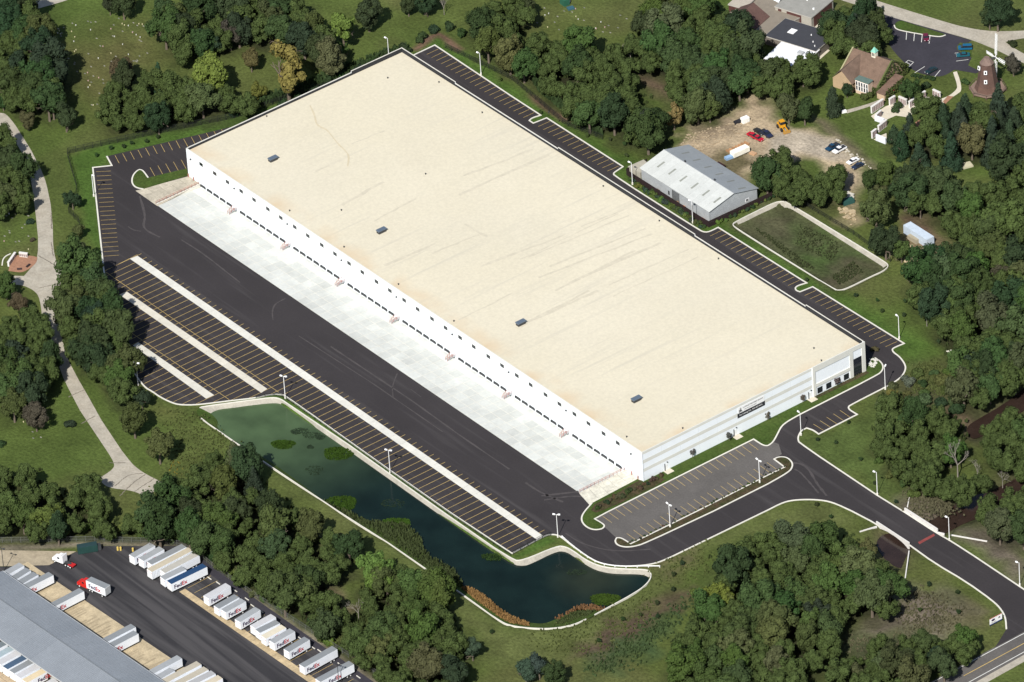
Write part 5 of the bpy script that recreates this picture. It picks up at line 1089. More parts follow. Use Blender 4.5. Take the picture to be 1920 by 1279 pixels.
# ================================================================== CHAPEL, OFFICES, WINDMILL, MEMORIAL WALLS
def frame2(pa, pb, z):       # origin a, x axis towards b, both at height z
    a = np.array(P(*pa,z)); b = np.array(P(*pb,z)); d = b-a; return a, math.atan2(d[1],d[0]), np.linalg.norm(d)
def flat_building(name, A_, B_, depth, h, roofc, wallc, label, cat, panels=None, fascia=(0.4,0.38,0.34), flip=1, mroof=None):
    """A_, B_ = pixel corners of the front roof edge"""
    a, an, ln = frame2(A_, B_, h); t = empty(name, (a[0],a[1],0), an, label, cat); y0, y1 = (0,depth*flip) if flip > 0 else (depth*flip,0)
    MB().box(0,ln,y0,y1,0,h-0.25).build('wall', M['matte'], t, wallc); MB().box(-0.15,ln+0.15,y0-0.15,y1+0.15,h-0.25,h).build('roof', mroof or M['matte'], t, roofc)
    MB().box(-0.2,ln+0.2,y0-0.2,y0-0.15,h-0.35,h+0.06).box(-0.2,ln+0.2,y1+0.15,y1+0.2,h-0.35,h+0.06).box(ln+0.15,ln+0.2,y0-0.15,y1+0.15,h-0.35,h+0.06).box(-0.2,-0.15,y0-0.15,y1+0.15,h-0.35,h+0.06).build('fascia', M['matte'], t, fascia)
    return t, ln
RB = (0.085,0.035,0.03); ST = (0.36,0.34,0.29)
t, ln = flat_building('office_block', (1453.4,12),(1521,33),14,4.8,(0.27,0.265,0.24),ST,'flat grey-roofed office block with red-brown panels at the top right','office building')
for k, (u0,u1) in enumerate(((0.08,0.17),(0.32,0.72))):
    o = MB().box(ln*u0,ln*u1,-0.12,0,0.2,4.3).build('wall_panel', M['matte'], t, RB)
MB().box(ln,ln+0.1,1.5,13,0.2,4.3).build('wall_panel', M['matte'], t, RB)
MB().tube((ln*0.85,5,4.8),(ln*0.85,5,5.3),0.4).build('roof_vent', M['white'], t); MB().tube((ln*0.5,9,4.8),(ln*0.5,9,5.2),0.35).build('roof_vent', M['white'], t)
t, ln = flat_building('office_wing', (1435,67),(1529,96),13,3.6,(0.045,0.047,0.055),(0.16,0.14,0.12),'low black-roofed wing of the offices','office building')
MB().box(5.5,8,5.5,8.5,3.6,3.75).build('skylight', M['white'], t)
for x,y in ((14,8),(17,4.5),(19,2.5),(24,7)): MB().tube((x,y,3.6),(x,y,4.1),0.2).build('roof_vent', M['white'], t)
t, ln = flat_building('white_roofed_wing', (1433,110),(1500,128),13.5,3.3,(0.72,0.74,0.78),(0.2,0.19,0.17),'bright white-roofed wing half hidden behind trees at the offices','office building')
MB().box(9,11,7,9,3.3,4.3).build('air_conditioner', M['galv'], t)
t, ln = flat_building('tan_roofed_block', (1345,36),(1418,75),22,3.4,(0.22,0.19,0.15),(0.25,0.22,0.18),'low tan gravel-roofed block round the brown gabled roof','office building')
a, an, ln = frame2((1363,49),(1413,4.6),7.5)
t = empty('gabled_hall', (a[0],a[1],0), an, 'steep brown gabled roof hall in the middle of the office group', 'hall')
for s in (-1,1): MB().add([(0,0,7.5),(ln,0,7.5),(ln,s*6.5,3.6),(0,s*6.5,3.6),(0,0,7.35),(ln,0,7.35),(ln,s*6.5,3.45),(0,s*6.5,3.45)],[(0,1,2,3),(4,5,6,7),(0,1,5,4),(1,2,6,5),(2,3,7,6),(3,0,4,7)]).build('roof', M['shingle'], t, (0.105,0.06,0.05))
MB().add([(0.3,-6,3.4),(0.3,6,3.4),(0.3,0,7.2),(ln-0.3,-6,3.4),(ln-0.3,6,3.4),(ln-0.3,0,7.2)],[(0,1,2),(5,4,3)]).box(0.3,ln-0.3,-5.8,5.8,0,3.5).build('wall', M['matte'], t, (0.3,0.27,0.24))
t, ln = flat_building('far_office', (1366,8),(1395,16),14,4.2,(0.4,0.36,0.3),RB,'red-brown panelled block cut off by the top edge of the photo','office building')
t, ln = flat_building('link_block', (1420,14),(1452,18),12,3.0,(0.68,0.70,0.72),(0.5,0.5,0.5),'small white-roofed link with a pale blue tank at the top of the offices','office building')
MB().box(2,6,6,9,3,4.4).build('roof_tank', M['matte'], t, (0.5,0.62,0.66)); 
# chapel
a, an, ln = frame2((1600.5,90),(1672.3,115),9.5)
ch = empty('chapel', (a[0],a[1],0), an, 'ivy-covered chapel with a big brown roof and green-topped cupola', 'chapel')
for s in (-1,1):
    MB().add([(0,0,9.5),(ln,0,9.5),(ln,s*9.0,3.3),(0,s*9.0,3.3),(0,0,9.3),(ln,0,9.3),(ln,s*9.0,3.1),(0,s*9.0,3.1)],[(0,1,2,3),(4,5,6,7),(0,1,5,4),(1,2,6,5),(2,3,7,6),(3,0,4,7)]).build('roof', M['shingle'], ch, (0.150,0.100,0.072))
MB().box(0.3,ln-0.3,-8.6,8.6,0,3.3).add([(0.2,-8.6,3.2),(0.2,8.6,3.2),(0.2,0,9.2),(ln-0.2,-8.6,3.2),(ln-0.2,8.6,3.2),(ln-0.2,0,9.2)],[(0,2,1),(5,3,4)]).build('wall', M['matte'], ch, (0.36,0.27,0.17))
for x in (-0.2,ln):
    for s in (-1,1): MB().bar((x,0,9.75),(x,s*9.2,3.4),0.5,0.4).build('gable_coping', M['matte'], ch, (0.30,0.28,0.16) if x < 0 else (0.08,0.10,0.03))
cx = ln*0.55
cu = MB().box(cx-0.8,cx+0.8,-0.8,0.8,8.6,11.2).build('cupola', M['matte'], ch, (0.68,0.64,0.52)); MB().add([(cx-1,-1,11.2),(cx+1,-1,11.2),(cx+1,1,11.2),(cx-1,1,11.2),(cx,0,13.0)],[(0,1,4),(1,2,4),(2,3,4),(3,0,4)]).build('cupola_roof', M['matte'], cu, (0.20,0.48,0.38))
MB().box(cx-0.5,cx-0.1,-0.83,-0.8,9.6,10.8).box(cx+0.1,cx+0.5,-0.83,-0.8,9.6,10.8).build('louvre', M['dark'], cu)
# cross wing toward the camera
wx = ln*0.22
MB().add([(wx,0.0,9.0),(wx-4.5,-8,3.8),(wx-4.5,-12.5,3.8),(wx,-12.5,8.0),(wx+4.5,-12.5,3.8),(wx+4.5,-8,3.8)],[(0,1,2,3),(0,3,4,5)]).build('roof', M['shingle'], ch, (0.140,0.095,0.070))
MB().box(wx-4,wx+4,-12.2,-8,0,3.8).add([(wx-4,-12.2,3.8),(wx+4,-12.2,3.8),(wx,-12.2,7.6)],[(0,1,2)]).build('wall', M['matte'], ch, (0.40,0.29,0.18))
bw = MB().box(ln*0.52,ln*0.52+5.6,-11.2,-8.6,0,5.4).build('bay', M['matte'], ch, (0.58,0.44,0.33)); MB().box(ln*0.52-0.2,ln*0.52+5.8,-11.4,-8.4,5.4,5.6).build('bay_roof', M['matte'], bw, (0.10,0.15,0.13))
for k in range(5):
    o = MB().box(ln*0.52+0.2+k*1.08,ln*0.52+1.15+k*1.08,-11.26,-11.2,1.3,5.1).build('bay_window', M['white'], ch)
    for r in range(2): MB().box(ln*0.52+0.38+k*1.08,ln*0.52+0.97+k*1.08,-11.29,-11.26,1.5+r*1.85,3.15+r*1.75).build('pane', M['glass'], o)
MB().add([(ln+0.5,-10.5,2.6),(ln+4.0,-10.5,2.6),(ln+4.0,1,4.2),(ln+0.5,1,4.2),(ln+0.5,-10.5,2.4),(ln+4.0,-10.5,2.4),(ln+4,1,4.0),(ln+0.5,1,4.0)],[(0,1,2,3),(0,4,5,1),(1,5,6,2),(2,6,7,3),(3,7,4,0)]).build('porch_roof', M['shingle'], ch, (0.15,0.095,0.07)); MB().box(ln+0.6,ln+3.8,-10.2,0.8,0,2.4).build('porch_wall', M['matte'], ch, (0.45,0.33,0.22))
for k in range(3): MB().box(-0.4,0.25,-7.5+k*1.2,-6.6+k*1.2,0.9,2.8).build('window', M['white'], ch)
ub = empty('parasol', (*P(1669,176),0), 0, 'round dark red parasol on the terrace in front of the chapel', 'parasol'); MB().tube((0,0,0),(0,0,2.3),0.05).build('pole', M['dark'], ub)
MB().add([(2.0*math.cos(t),2.0*math.sin(t),2.1) for t in np.linspace(0,2*math.pi,9)[:-1]]+[(0,0,2.8)],[(i,(i+1)%8,8) for i in range(8)]).build('canopy', M['matte'], ub, (0.22,0.03,0.03))
# windmill
wm = empty('windmill', (*P(1852,170),0), R(0), 'old brown shingled windmill with four white lattice sails', 'windmill')
def octa(r0, r1, z0, z1, n=8): return MB().add([(r0*math.cos(2*math.pi*i/n),r0*math.sin(2*math.pi*i/n),z0) for i in range(n)]+[(r1*math.cos(2*math.pi*i/n),r1*math.sin(2*math.pi*i/n),z1) for i in range(n)],[(i,(i+1)%n,n+(i+1)%n,n+i) for i in range(n)]+[tuple(range(n,2*n))])
octa(6.4,6.4,0.8,1.1).build('gallery_deck', M['shingle'], wm, (0.20,0.14,0.11)); octa(5.0,4.0,0,3.0).build('base', M['shingle'], wm, (0.11,0.065,0.05)); octa(3.8,2.3,3.0,11.5).build('tower', M['shingle'], wm, (0.10,0.06,0.048)); octa(2.6,1.0,11.5,13.6).build('cap', M['shingle'], wm, (0.17,0.12,0.10))
rr = MB()
for i in range(8):
    a0 = 2*math.pi*i/8; a1 = 2*math.pi*(i+1)/8; rr.bar((6.4*math.cos(a0),6.4*math.sin(a0),2.0),(6.4*math.cos(a1),6.4*math.sin(a1),2.0),0.12,0.12).bar((6.4*math.cos(a0),6.4*math.sin(a0),0),(6.4*math.cos(a0),6.4*math.sin(a0),2.0),0.15,0.15)
rr.build('gallery_rail', M['shingle'], wm, (0.15,0.10,0.08))
# the sails face along +x/-y, hub in front of the cap
_h = at(1868.5,107,12.4)-at(1852,170,0); hubp = Vector((_h[0],_h[1],12.4)); fd = Vector((0.05,-1,0)).normalized(); sd_ = Vector((1,0.05,0))
MB().tube(Vector((0,0,12.4)), hubp+fd*0.6, 0.35).build('wind_shaft', M['dark'], wm)
for k in range(4):
    an = R(4+90*k); u = Vector((0,0,1))*math.cos(an)+sd_*math.sin(an); v_ = Vector((0,0,1))*-math.sin(an)+sd_*math.cos(an); b = MB(); c0 = hubp+fd*0.4; sl_n = 10.0 if k % 2 == 0 else 4.6
    b.bar(c0, c0+u*sl_n, 0.25, 0.25)
    b.bar(c0+u*1.5+v_*0.6+fd*0.1, c0+u*sl_n+v_*0.6+fd*0.1, 0.12, 0.12).bar(c0+u*1.5-v_*0.6-fd*0.1, c0+u*sl_n-v_*0.6-fd*0.1, 0.12, 0.12)
    for q in range(int((sl_n-1.4)/0.65)): b.bar(c0+u*(1.5+q*0.65)-v_*0.6, c0+u*(1.5+q*0.65)+v_*0.6, 0.10, 0.10)
    b.build('sail', M['white'], wm)
for z, x, y in ((8.6,2.2,-2.6),(5.2,2.6,-3.0),(9.5,-0.6,-3.2)):
    o = MB().box(-0.55,0.55,-0.15,0.15,0,1.4).build('window', M['white'], wm); o.location = (x,y,z); o.rotation_euler = (R(-8),0,R(45 if x > 0 else 0)); p_ = MB().box(-0.25,0.25,-0.17,-0.15,0.3,1.1).build('pane', M['glass'], o)
# memorial walls with plaques
def memwall(p0, p1, h, label, n):
    a, b = np.array(P(*p0)), np.array(P(*p1)); d = b-a; ln = np.linalg.norm(d); t = empty('memorial_wall', (a[0],a[1],0), math.atan2(d[1],d[0]), label, 'memorial wall', 'columbarium walls')
    MB().box(0,ln,-0.3,0.3,0,h).build('wall', M['stonew'], t); MB().box(-0.1,ln+0.1,-0.4,0.4,h,h+0.2).build('coping', M['stonew'], t)
    pmx = MB().box(0,ln/n*0.72,-0.34,-0.3,0.35,h-0.25).mesh('plaque', M['matte'])
    for k in range(n): o = link('plaque', pmx, t, tone((0.26,0.19,0.18),0.15)); o.location = (ln*(k+0.14)/n,0,0)
memwall((1634,213),(1656,198),2.6,'long pale memorial wall nearest the chapel path',7); memwall((1643,226),(1652,218),2.4,'short pale memorial wall at the front of the terrace',4)
memwall((1668,198),(1678,192),2.6,'short pale memorial wall left of the dark round shrub',3); memwall((1686,193),(1700,199),2.6,'pink-faced memorial wall behind the dark round shrub',4)
memwall((1705,203),(1735,183),2.6,'longest stepped memorial wall in the middle of the terrace',9); memwall((1750,180),(1763,186),2.6,'pink-faced memorial wall at the right end of the terrace',3)
memwall((1647,248),(1662,236),2.4,'pale memorial wall on the lower terrace, upper one',4); memwall((1635,260),(1643,254),2.6,'pale memorial wall on the lower terrace, lower one',3)
boxpx('stone_block',(1641,226),(1658,232),0.6,2.0,(0.66,0.68,0.72),'plain white stone wall at the front of the upper terrace','stone wall'); boxpx('stone_block',(1643,263),(1661,270),0.6,2.4,(0.66,0.68,0.72),'plain white stone wall of the lower terrace','stone wall')
boxpx('garden_bench',(1578,212),(1587,210),1.0,0.8,(0.75,0.75,0.72),'white garden bench on the lawn below the chapel','bench')
# cemetery patio on the left
pt = soften(PL([(16,508),(20,488),(32,479),(60,480),(70,483),(69,492),(58,503),(42,511),(30,510)])); sheet('brick_patio', pt, 0.12, M['brickp'], thick=0.15)
memwall((16,500),(29,481),1.6,'low white-framed memorial wall on the left side of the brick patio',4); memwall((37,481),(52,483),1.6,'low white-framed memorial wall at the back of the brick patio',4)
boxpx('stone_bench',(32,506),(41,505.5),0.7,0.5,(0.05,0.03,0.03),'dark stone bench at the lower edge of the brick patio','bench'); boxpx('stone_bench',(50,502),(56,497),0.7,0.5,(0.03,0.02,0.02),'dark stone bench at the right edge of the brick patio','bench')
kerb(soften(PL([(4,498),(5,488),(10,481),(20,476)]),False), wdt=0.4)

# ================================================================== VEGETATION
def leaf_crown(seed, n, leaf, shape='round', lobes=14):
    r = np.random.RandomState(seed); V = []; Fc = []
    L_ = []
    asym = r.uniform(0.75,1.15,3)
    for i in range(lobes):
        if shape == 'round':
            d = r.normal(size=3); d /= np.linalg.norm(d); d[2] = d[2]*0.9+0.12; c = d*(r.uniform(0.0,1.0)**0.5*0.84)*asym; rad = r.uniform(0.13,0.33)
        elif shape == 'cone':
            t = r.uniform(0,1); a = r.uniform(0,6.28); rr_ = (1-t)*0.55; c = np.array([math.cos(a)*rr_, math.sin(a)*rr_, -1.0+2.1*t]); rad = 0.16+0.30*(1-t)
        elif shape == 'open':
            d = r.normal(size=3); d /= np.linalg.norm(d); c = d*r.uniform(0.45,0.85); rad = r.uniform(0.20,0.34)
        else:
            a = r.uniform(0,6.28); q = r.uniform(0.1,0.65); c = np.array([math.cos(a)*q, math.sin(a)*q, r.uniform(-0.15,0.30)]); rad = r.uniform(0.3,0.45)
        L_.append((c, rad))
    w_ = np.array([l[1]**2 for l in L_]); w_ /= w_.sum()
    ii = r.choice(len(L_), n, p=w_); d = r.normal(size=(n,3)); d /= np.linalg.norm(d,axis=1)[:,None]
    c = np.array([L_[i][0] for i in ii]); rad = np.array([L_[i][1] for i in ii]); rr_ = rad*(1-np.abs(r.normal(0,0.13,n))+r.exponential(0.03,n)); pos = c+d*rr_[:,None]
    nrm = d*0.7 + pos*0.35 + r.normal(0,0.38,(n,3)) + np.array([0,0,0.2]); nrm /= np.linalg.norm(nrm,axis=1)[:,None]
    t1 = np.cross(nrm, r.normal(size=(n,3))); t1 /= np.linalg.norm(t1,axis=1)[:,None]; t2 = np.cross(nrm,t1); s = leaf*r.uniform(0.6,1.3,n)[:,None]
    q = np.stack([pos-t1*s-t2*s*0.6, pos+t1*s-t2*s*0.6, pos+t1*s*0.7+t2*s*0.8, pos-t1*s*0.7+t2*s*0.8],1).reshape(-1,3); f = np.arange(4*n).reshape(-1,4)
    V = [q]; Fs = [f.tolist()]; k = len(q)
    # inner mass of each lobe so that no sky holes riddle the crown
    if shape != 'open' or True:
        for c0, rd in L_:
            bm = bmesh.new(); bmesh.ops.create_icosphere(bm, subdivisions=1, radius=rd*(0.80 if shape != 'open' else 0.6)); vv = np.array([v.co[:] for v in bm.verts])*r.uniform(0.85,1.1,(len(bm.verts),1))+c0; ff = [[v.index+k for v in f_.verts] for f_ in bm.faces]; bm.free(); V.append(vv); Fs.append(ff); k += len(vv)
    me = bpy.data.meshes.new('crown'); me.from_pydata(np.vstack(V).tolist(), [], [x for y in Fs for x in y]); me.materials.append(M['leaf']); me.update(); return me
CR_ = {'round':[leaf_crown(s, 4600, 0.050, 'round', 44) for s in range(12)], 'cone':[leaf_crown(20+s, 2600, 0.060, 'cone', 30) for s in range(3)], 'open':[leaf_crown(40+s, 2000, 0.070, 'open', 20) for s in range(3)], 'bush':[leaf_crown(60+s, 900, 0.10, 'bush', 9) for s in range(4)]}
def branchy(seed, mtl, name='trunk', spread=0.55, depth=4, l0=0.5, r0=0.045, minr=0.006, up_=0.25):
    r = np.random.RandomState(seed); b = MB()
    def go_(p, d, ln, rad, k):
        q = p + d*ln; b.tube(p, q, rad, rad*0.7, 4 if k else 6)
        if k >= depth: return
        for _ in range(3 if k < 2 else 2):
            nd = (d + Vector(r.normal(0,spread,3)) + Vector((0,0,up_))).normalized(); go_(q, nd, ln*r.uniform(0.55,0.8), max(minr,rad*0.62), k+1)
    go_(Vector((0,0,0)), Vector((0,0,1)), l0, r0, 0); return b.mesh(name, mtl)
TR = [branchy(s, M['bark'], depth=3, l0=0.38) for s in range(3)]
DEAD = [branchy(s+10, M['deadwood'], depth=5, l0=0.30, spread=0.45, r0=0.020, minr=0.003) for s in range(3)]
PAL0 = {'dark':[(0.020,0.033,0.012),(0.024,0.040,0.013),(0.018,0.031,0.014),(0.027,0.041,0.014)],
 'mid':[(0.036,0.054,0.015),(0.041,0.060,0.016),(0.034,0.052,0.017),(0.044,0.059,0.019)],
 'olive':[(0.052,0.060,0.021),(0.060,0.064,0.024),(0.047,0.055,0.023)],
 'bright':[(0.062,0.092,0.020),(0.074,0.096,0.021)],'yellow':[(0.135,0.136,0.030)],'lime':[(0.098,0.118,0.027)],
 'rust':[(0.058,0.040,0.024),(0.054,0.043,0.025)],'purple':[(0.044,0.039,0.026)],'pine':[(0.018,0.032,0.016),(0.022,0.036,0.017),(0.020,0.030,0.018)],
 'bluish':[(0.029,0.044,0.027)],'grey':[(0.075,0.075,0.055)],'tan':[(0.16,0.11,0.05)]}
PAL = {k: [(c[0]*1.06, c[1]*1.12, c[2]*1.15) for c in v] if k not in ('yellow','lime','tan') else v for k, v in PAL0.items()}
WORD = {'dark':'dark green','mid':'mid-green','olive':'olive green','bright':'bright green','yellow':'golden yellow','lime':'lime green','rust':'rusty brown','purple':'purplish brown','pine':'blackish green','bluish':'bluish green','grey':'greyish','tan':'tan'}
count = {}; TREES = []; far_stuff = []
def plant(px, py, rpx, colr, where, shape='round', name=None, kindword=None, hf=1.0, lab=None, world=None, spot=None):
    """px, py: middle of the crown in the photograph"""
    Rm = up(P(px,py), rpx) if world is None else rpx
    if shape == 'round': sx = Rm; sz = Rm*1.05*hf; zc = max(sz*1.02, Rm*1.35)
    elif shape == 'open': sx = Rm; sz = Rm*1.1*hf; zc = Rm*1.7
    elif shape == 'cone': sx = Rm; sz = Rm*1.9*hf; zc = sz*1.05
    else: sx = Rm; sz = Rm*0.9*hf; zc = sz*0.45
    p = P(px,py,zc) if world is None else world
    c = random.choice(PAL[colr]); c = tuple(x*random.uniform(0.86,1.16) for x in c)
    nm = name or {'round':'broadleaf_tree','open':'broadleaf_tree','cone':'pine_tree','bush':'shrub'}[shape]; kw = kindword or {'round':'broadleaf tree','open':'open-crowned tree','cone':'pine','bush':'shrub'}[shape]
    TREES.append(dict(p=p, sx=sx, sz=sz, zc=zc, c=c, shape=shape, nm=nm, label=lab or ('%s %s %s, %s %s' % (spot[0], WORD[colr], 'pine' if shape == 'cone' else 'tree', spot[1], where) if spot else '%s %s %s' % (WORD[colr], kw, where)), cat='shrub' if shape == 'bush' else 'tree', group=None if lab else '%s %ss %s' % (WORD[colr], kw, where)))
def fill(key, spacing, rmin, rmax, mix_, where, shape='round', z=7, keep=1.0):
    poly = [P(x,y,z) for x,y in REG[key]]; a = np.array(poly); pts = []; cand = rng.uniform(a.min(0), a.max(0), (14000,2)); cand = cand[inside(cand, poly)]; cand = cand[:4000]
    spacing *= 1.05; a3 = np.array(REG[key]); lo, hi = a3.min(0), a3.max(0)
    for q in cand:
        if any((q[0]-b[0])**2+(q[1]-b[1])**2 < spacing**2 for b in pts): continue
        pts.append(q)
    for q in pts:
        if (Wbad := (inside(q[None], SITE)[0] or distpoly(q[None], SITE)[0] < rmax*(0.15 if key == 'Cc' else 0.75))): continue
        k = random.choices(list(mix_), list(mix_.values()))[0]; sh = shape
        if k == 'pine': sh = 'cone'
        rm = random.uniform(rmin, rmax)*random.choice((1.0,1.15,1.2,1.4)); d_ = (np.array([q[0],q[1],7])-CAM_LOC)@RM; u = (960-CAM_F*d_[0]/d_[2]-lo[0])/(hi[0]-lo[0]); v = (639.5+CAM_F*d_[1]/d_[2]-lo[1])/(hi[1]-lo[1])
        vw = 'upper' if v < 0.33 else 'lower' if v > 0.67 else 'middle'; hw = 'left' if u < 0.33 else 'right' if u > 0.67 else 'middle'; spot = 'centre' if vw == hw else (vw+' '+hw)
        plant(0,0,rm if sh != 'cone' else rm*0.9,k,where,sh,world=(float(q[0]),float(q[1])), hf=random.uniform(0.85,1.2)*(0.62 if sh == 'cone' else 1), spot=('large' if rm > (rmin*0.35+rmax*0.65)*1.17 else 'small' if rm < (rmin*0.65+rmax*0.35)*1.17 else 'mid-sized', spot))
fill('A',5.6,3.6,5.6,{'dark':6,'mid':3,'olive':1},'in the top left cemetery grove')
fill('B',6,3.5,5,{'dark':5,'mid':3},'beside the cemetery drive at the left edge')
fill('Cc',5.6,4.0,5.6,{'dark':3,'mid':5},'in the tall row between drive and trailer lot')
fill('D',5.6,4.0,5.5,{'dark':6,'mid':3},'in the left-edge grove below the patio')
fill('E1',5.9,3.2,5.2,{'dark':4,'mid':7,'olive':2,'bright':1},'in the wood between pond and trailer yard')
fill('E2',5.7,3.0,4.8,{'dark':3,'mid':7,'olive':3,'bluish':2,'bright':1},'in the wood below the pond by the fence')
fill('G',6.0,3.6,5.4,{'dark':3,'mid':7,'olive':3,'bright':1},'in the wood below the entrance drive')
fill('H',5.4,2.6,4.2,{'mid':5,'olive':5,'dark':2},'in the bushy corner above the public road')
fill('I',6.4,3.8,6.0,{'dark':6,'mid':6,'olive':2},'in the big wood on the right edge')
fill('I2',6.0,3.5,5,{'mid':4,'olive':3,'dark':2},'on the creek bank at the right edge')
fill('J',5.4,3.0,4.6,{'dark':4,'mid':5,'olive':4},'in the thicket above the bridge')
fill('S',4.6,1.4,2.8,{'mid':5,'olive':4,'dark':2,'grey':1},'in the rough scrub right of the junction',shape='bush',z=1)
fill('S2',5.5,1.2,2.2,{'mid':4,'olive':3},'on the grass bank before the bridge',shape='bush',z=1)
fill('J2',4.5,2.6,3.6,{'mid':5,'dark':3},'on the bank just above the brown creek')
fill('J3',5.5,3.2,4.6,{'olive':6,'mid':2},'right of the brown creek')
fill('J4',5.5,3.2,4.6,{'olive':3,'mid':3,'dark':2},'at the right edge beyond the bridge')
fill('K',6.3,3.8,5.8,{'dark':6,'mid':6,'olive':2},'in the wood behind the rear lane')
fill('La',6.4,4.0,6.0,{'dark':7,'mid':3,'olive':1},'in the top-edge grove left of the warehouse')
fill('Lb',5.5,3.0,4.8,{'dark':5,'mid':4,'olive':1},'in the clump between cemetery and fence')
fill('M1',4.8,3.4,4.6,{'dark':3,'mid':3},'in the tree island before the dirt yard')
fill('M2',4.6,3.0,4.2,{'mid':3,'dark':2,'olive':1},'beside the parked cars of the dirt yard')
fill('N',5.5,4.0,5.2,{'dark':5,'pine':1},'between the offices and the visitor parking')
fill('O',5.6,3.6,4.8,{'pine':7,'dark':2,'olive':1.5},'in the pine clump below the windmill')
fill('Q',5.2,3.6,4.8,{'mid':6,'dark':2},'in front of the white-roofed wing')
T_ = plant
T_(60,50,24,'rust','',lab='rusty brown round tree at the top left corner beside the lawn'); T_(122,218,26,'dark','',lab='dark tree casting a long shadow at the foot of the top left grove'); T_(98,190,30,'mid','',lab='mid-green round tree at the right of the top left grove')
T_(52,225,17,'olive','',lab='small olive tree below the top left grove'); T_(5,190,16,'dark','',lab='dark tree at the left edge where the drive enters')
T_(135,372,19,'dark','',lab='dark round tree on the grass strip beside the left fence'); T_(146,432,16,'mid','',lab='green tree, upper of the two on the strip above the tall tree row'); T_(146,463,17,'olive','',lab='olive tree, lower of the two on the strip above the tall tree row')
T_(58,414,10,'dark','',shape='bush',lab='small dark bush at the left edge of the drive'); T_(61,449,8,'purple','',shape='bush',lab='small brownish bush left of the drive'); T_(152,520,27,'bright','',lab='bright green tree at the head of the tall row by the lot'); T_(178,505,20,'bright','',lab='smaller bright green tree at the head of the tall row')
T_(203,600,30,'dark','',lab='dark tree overhanging the left kerb of the trailer lot'); T_(222,640,28,'mid','',lab='mid-green tree overhanging the left kerb, below the dark one'); T_(215,690,30,'mid','',lab='large green tree at the corner of the trailer lot'); T_(250,785,33,'mid','',lab='dense round tree below the trailer lot corner'); T_(297,832,34,'olive','',lab='olive-brown tree beside the end of the cemetery drive'); T_(265,745,20,'dark','',lab='dark tree at the lower left kerb of the trailer lot')
T_(35,568,22,'rust','',lab='rusty brown tree beside the drive below the patio'); T_(10,535,24,'mid','',lab='green tree overhanging the brick patio'); T_(66,780,26,'purple','',lab='purplish brown tree at the edge of the lower left lawn'); T_(128,795,14,'dark','',shape='bush',lab='lone dark bush on the lower left lawn'); T_(4,832,11,'dark','',shape='bush',lab='small dark bush at the left edge of the lower lawn'); T_(10,712,22,'dark','',lab='dark tree at the left edge above the lower lawn')
T_(440,865,30,'olive','',shape='cone',hf=0.7,lab='tall dark pine leaning over the left end of the pond'); T_(475,905,24,'dark','',shape='cone',hf=0.7,lab='pine beside the pond wall where it casts a shadow on the water'); T_(405,900,26,'purple','',lab='brownish tree behind the pondside pines')
T_(710,1085,32,'bright','',lab='bright green tree above the clearing below the pond'); T_(815,1100,42,'mid','',lab='large round tree nearest the pond wall in the lower wood'); T_(780,1140,30,'mid','',lab='big green tree left of the one nearest the pond wall'); T_(742,1215,18,'lime','',hf=1.3,lab='narrow lime green tree in the lower wood'); T_(885,1215,22,'bluish','',lab='bluish green tree at the lower right end of the wood')
T_(985,1255,24,'bluish','',lab='bluish green tree at the bottom edge, left one of three'); T_(1010,1246,26,'bluish','',lab='bluish green tree at the bottom edge, middle one of three'); T_(1037,1262,24,'dark','',lab='dark green tree at the bottom edge, right one of three'); T_(830,1205,16,'grey','',shape='open',lab='thin greyish tree among the lower wood')
T_(1735,1205,27,'mid','',lab='green bushy tree above the public road, left one'); T_(1805,1195,28,'mid','',lab='green bushy tree above the public road, right one'); T_(1760,1232,22,'dark','',lab='dark bushy tree above the public road, lower one'); T_(1650,1245,26,'olive','',lab='low olive tree at the bottom edge'); T_(1700,1238,24,'olive','',lab='low olive tree beside the road bushes'); T_(1610,1262,22,'olive','',lab='low olive tree nearest the wood at the bottom edge')
T_(1310,1112,16,'bright','',shape='bush',hf=1.2,lab='bright green bush at the left edge of the lower right wood'); T_(1370,1135,24,'bright','',lab='bright green tree in the left part of the lower right wood'); T_(1625,1030,24,'olive','',lab='yellowish olive tree hiding the bridge corner')
T_(1642,392,36,'olive','',hf=1.25,lab='tall olive green tree beside the end of the yard'); T_(1660,450,33,'dark','',lab='dark tree in front of the pale cabin'); T_(1690,470,20,'mid','',lab='mid-green tree left of the skip'); T_(1725,380,26,'mid','',lab='green tree just above the pale cabin'); T_(1800,560,36,'dark','',lab='dark tree with bare patch in the right-hand wood'); T_(1880,510,24,'purple','',lab='reddish brown tree at the right edge of the wood')
T_(1672,742,18,'lime','',lab='yellowish tree by the kerb right of the glazed corner',hf=0.8); T_(1860,235,14,'rust','',shape='cone',lab='rust-brown dead pine among the dark pines')
T_(1745,575,14,'grey','',shape='open',hf=1.3,lab='slender pale-trunked tree at the edge of the right wood, left one'); T_(1776,590,15,'grey','',shape='open',hf=1.4,lab='slender pale-trunked tree at the edge of the right wood, right one')
T_(1330,200,26,'olive','',lab='olive brown tree at the top of the dirt yard'); T_(1263,215,20,'tan','',shape='open',lab='tan half-dead tree beside the brown track'); T_(1210,235,34,'dark','',lab='large dark tree above the grey shed'); T_(1385,150,34,'mid','',lab='large pale-leaved green tree left of the offices'); T_(1478,198,30,'olive','',lab='orange-tinged olive tree at the top of the gravel yard'); T_(1508,205,26,'dark','',lab='dark tree beside the orange-tinged one'); T_(1562,188,24,'pine','',shape='cone',hf=0.6,lab='dark pine beside the chapel'); T_(1450,130,28,'mid','',lab='green tree hiding the white-roofed wing'); T_(1505,135,24,'mid','',lab='green tree at the right end of the white-roofed wing')
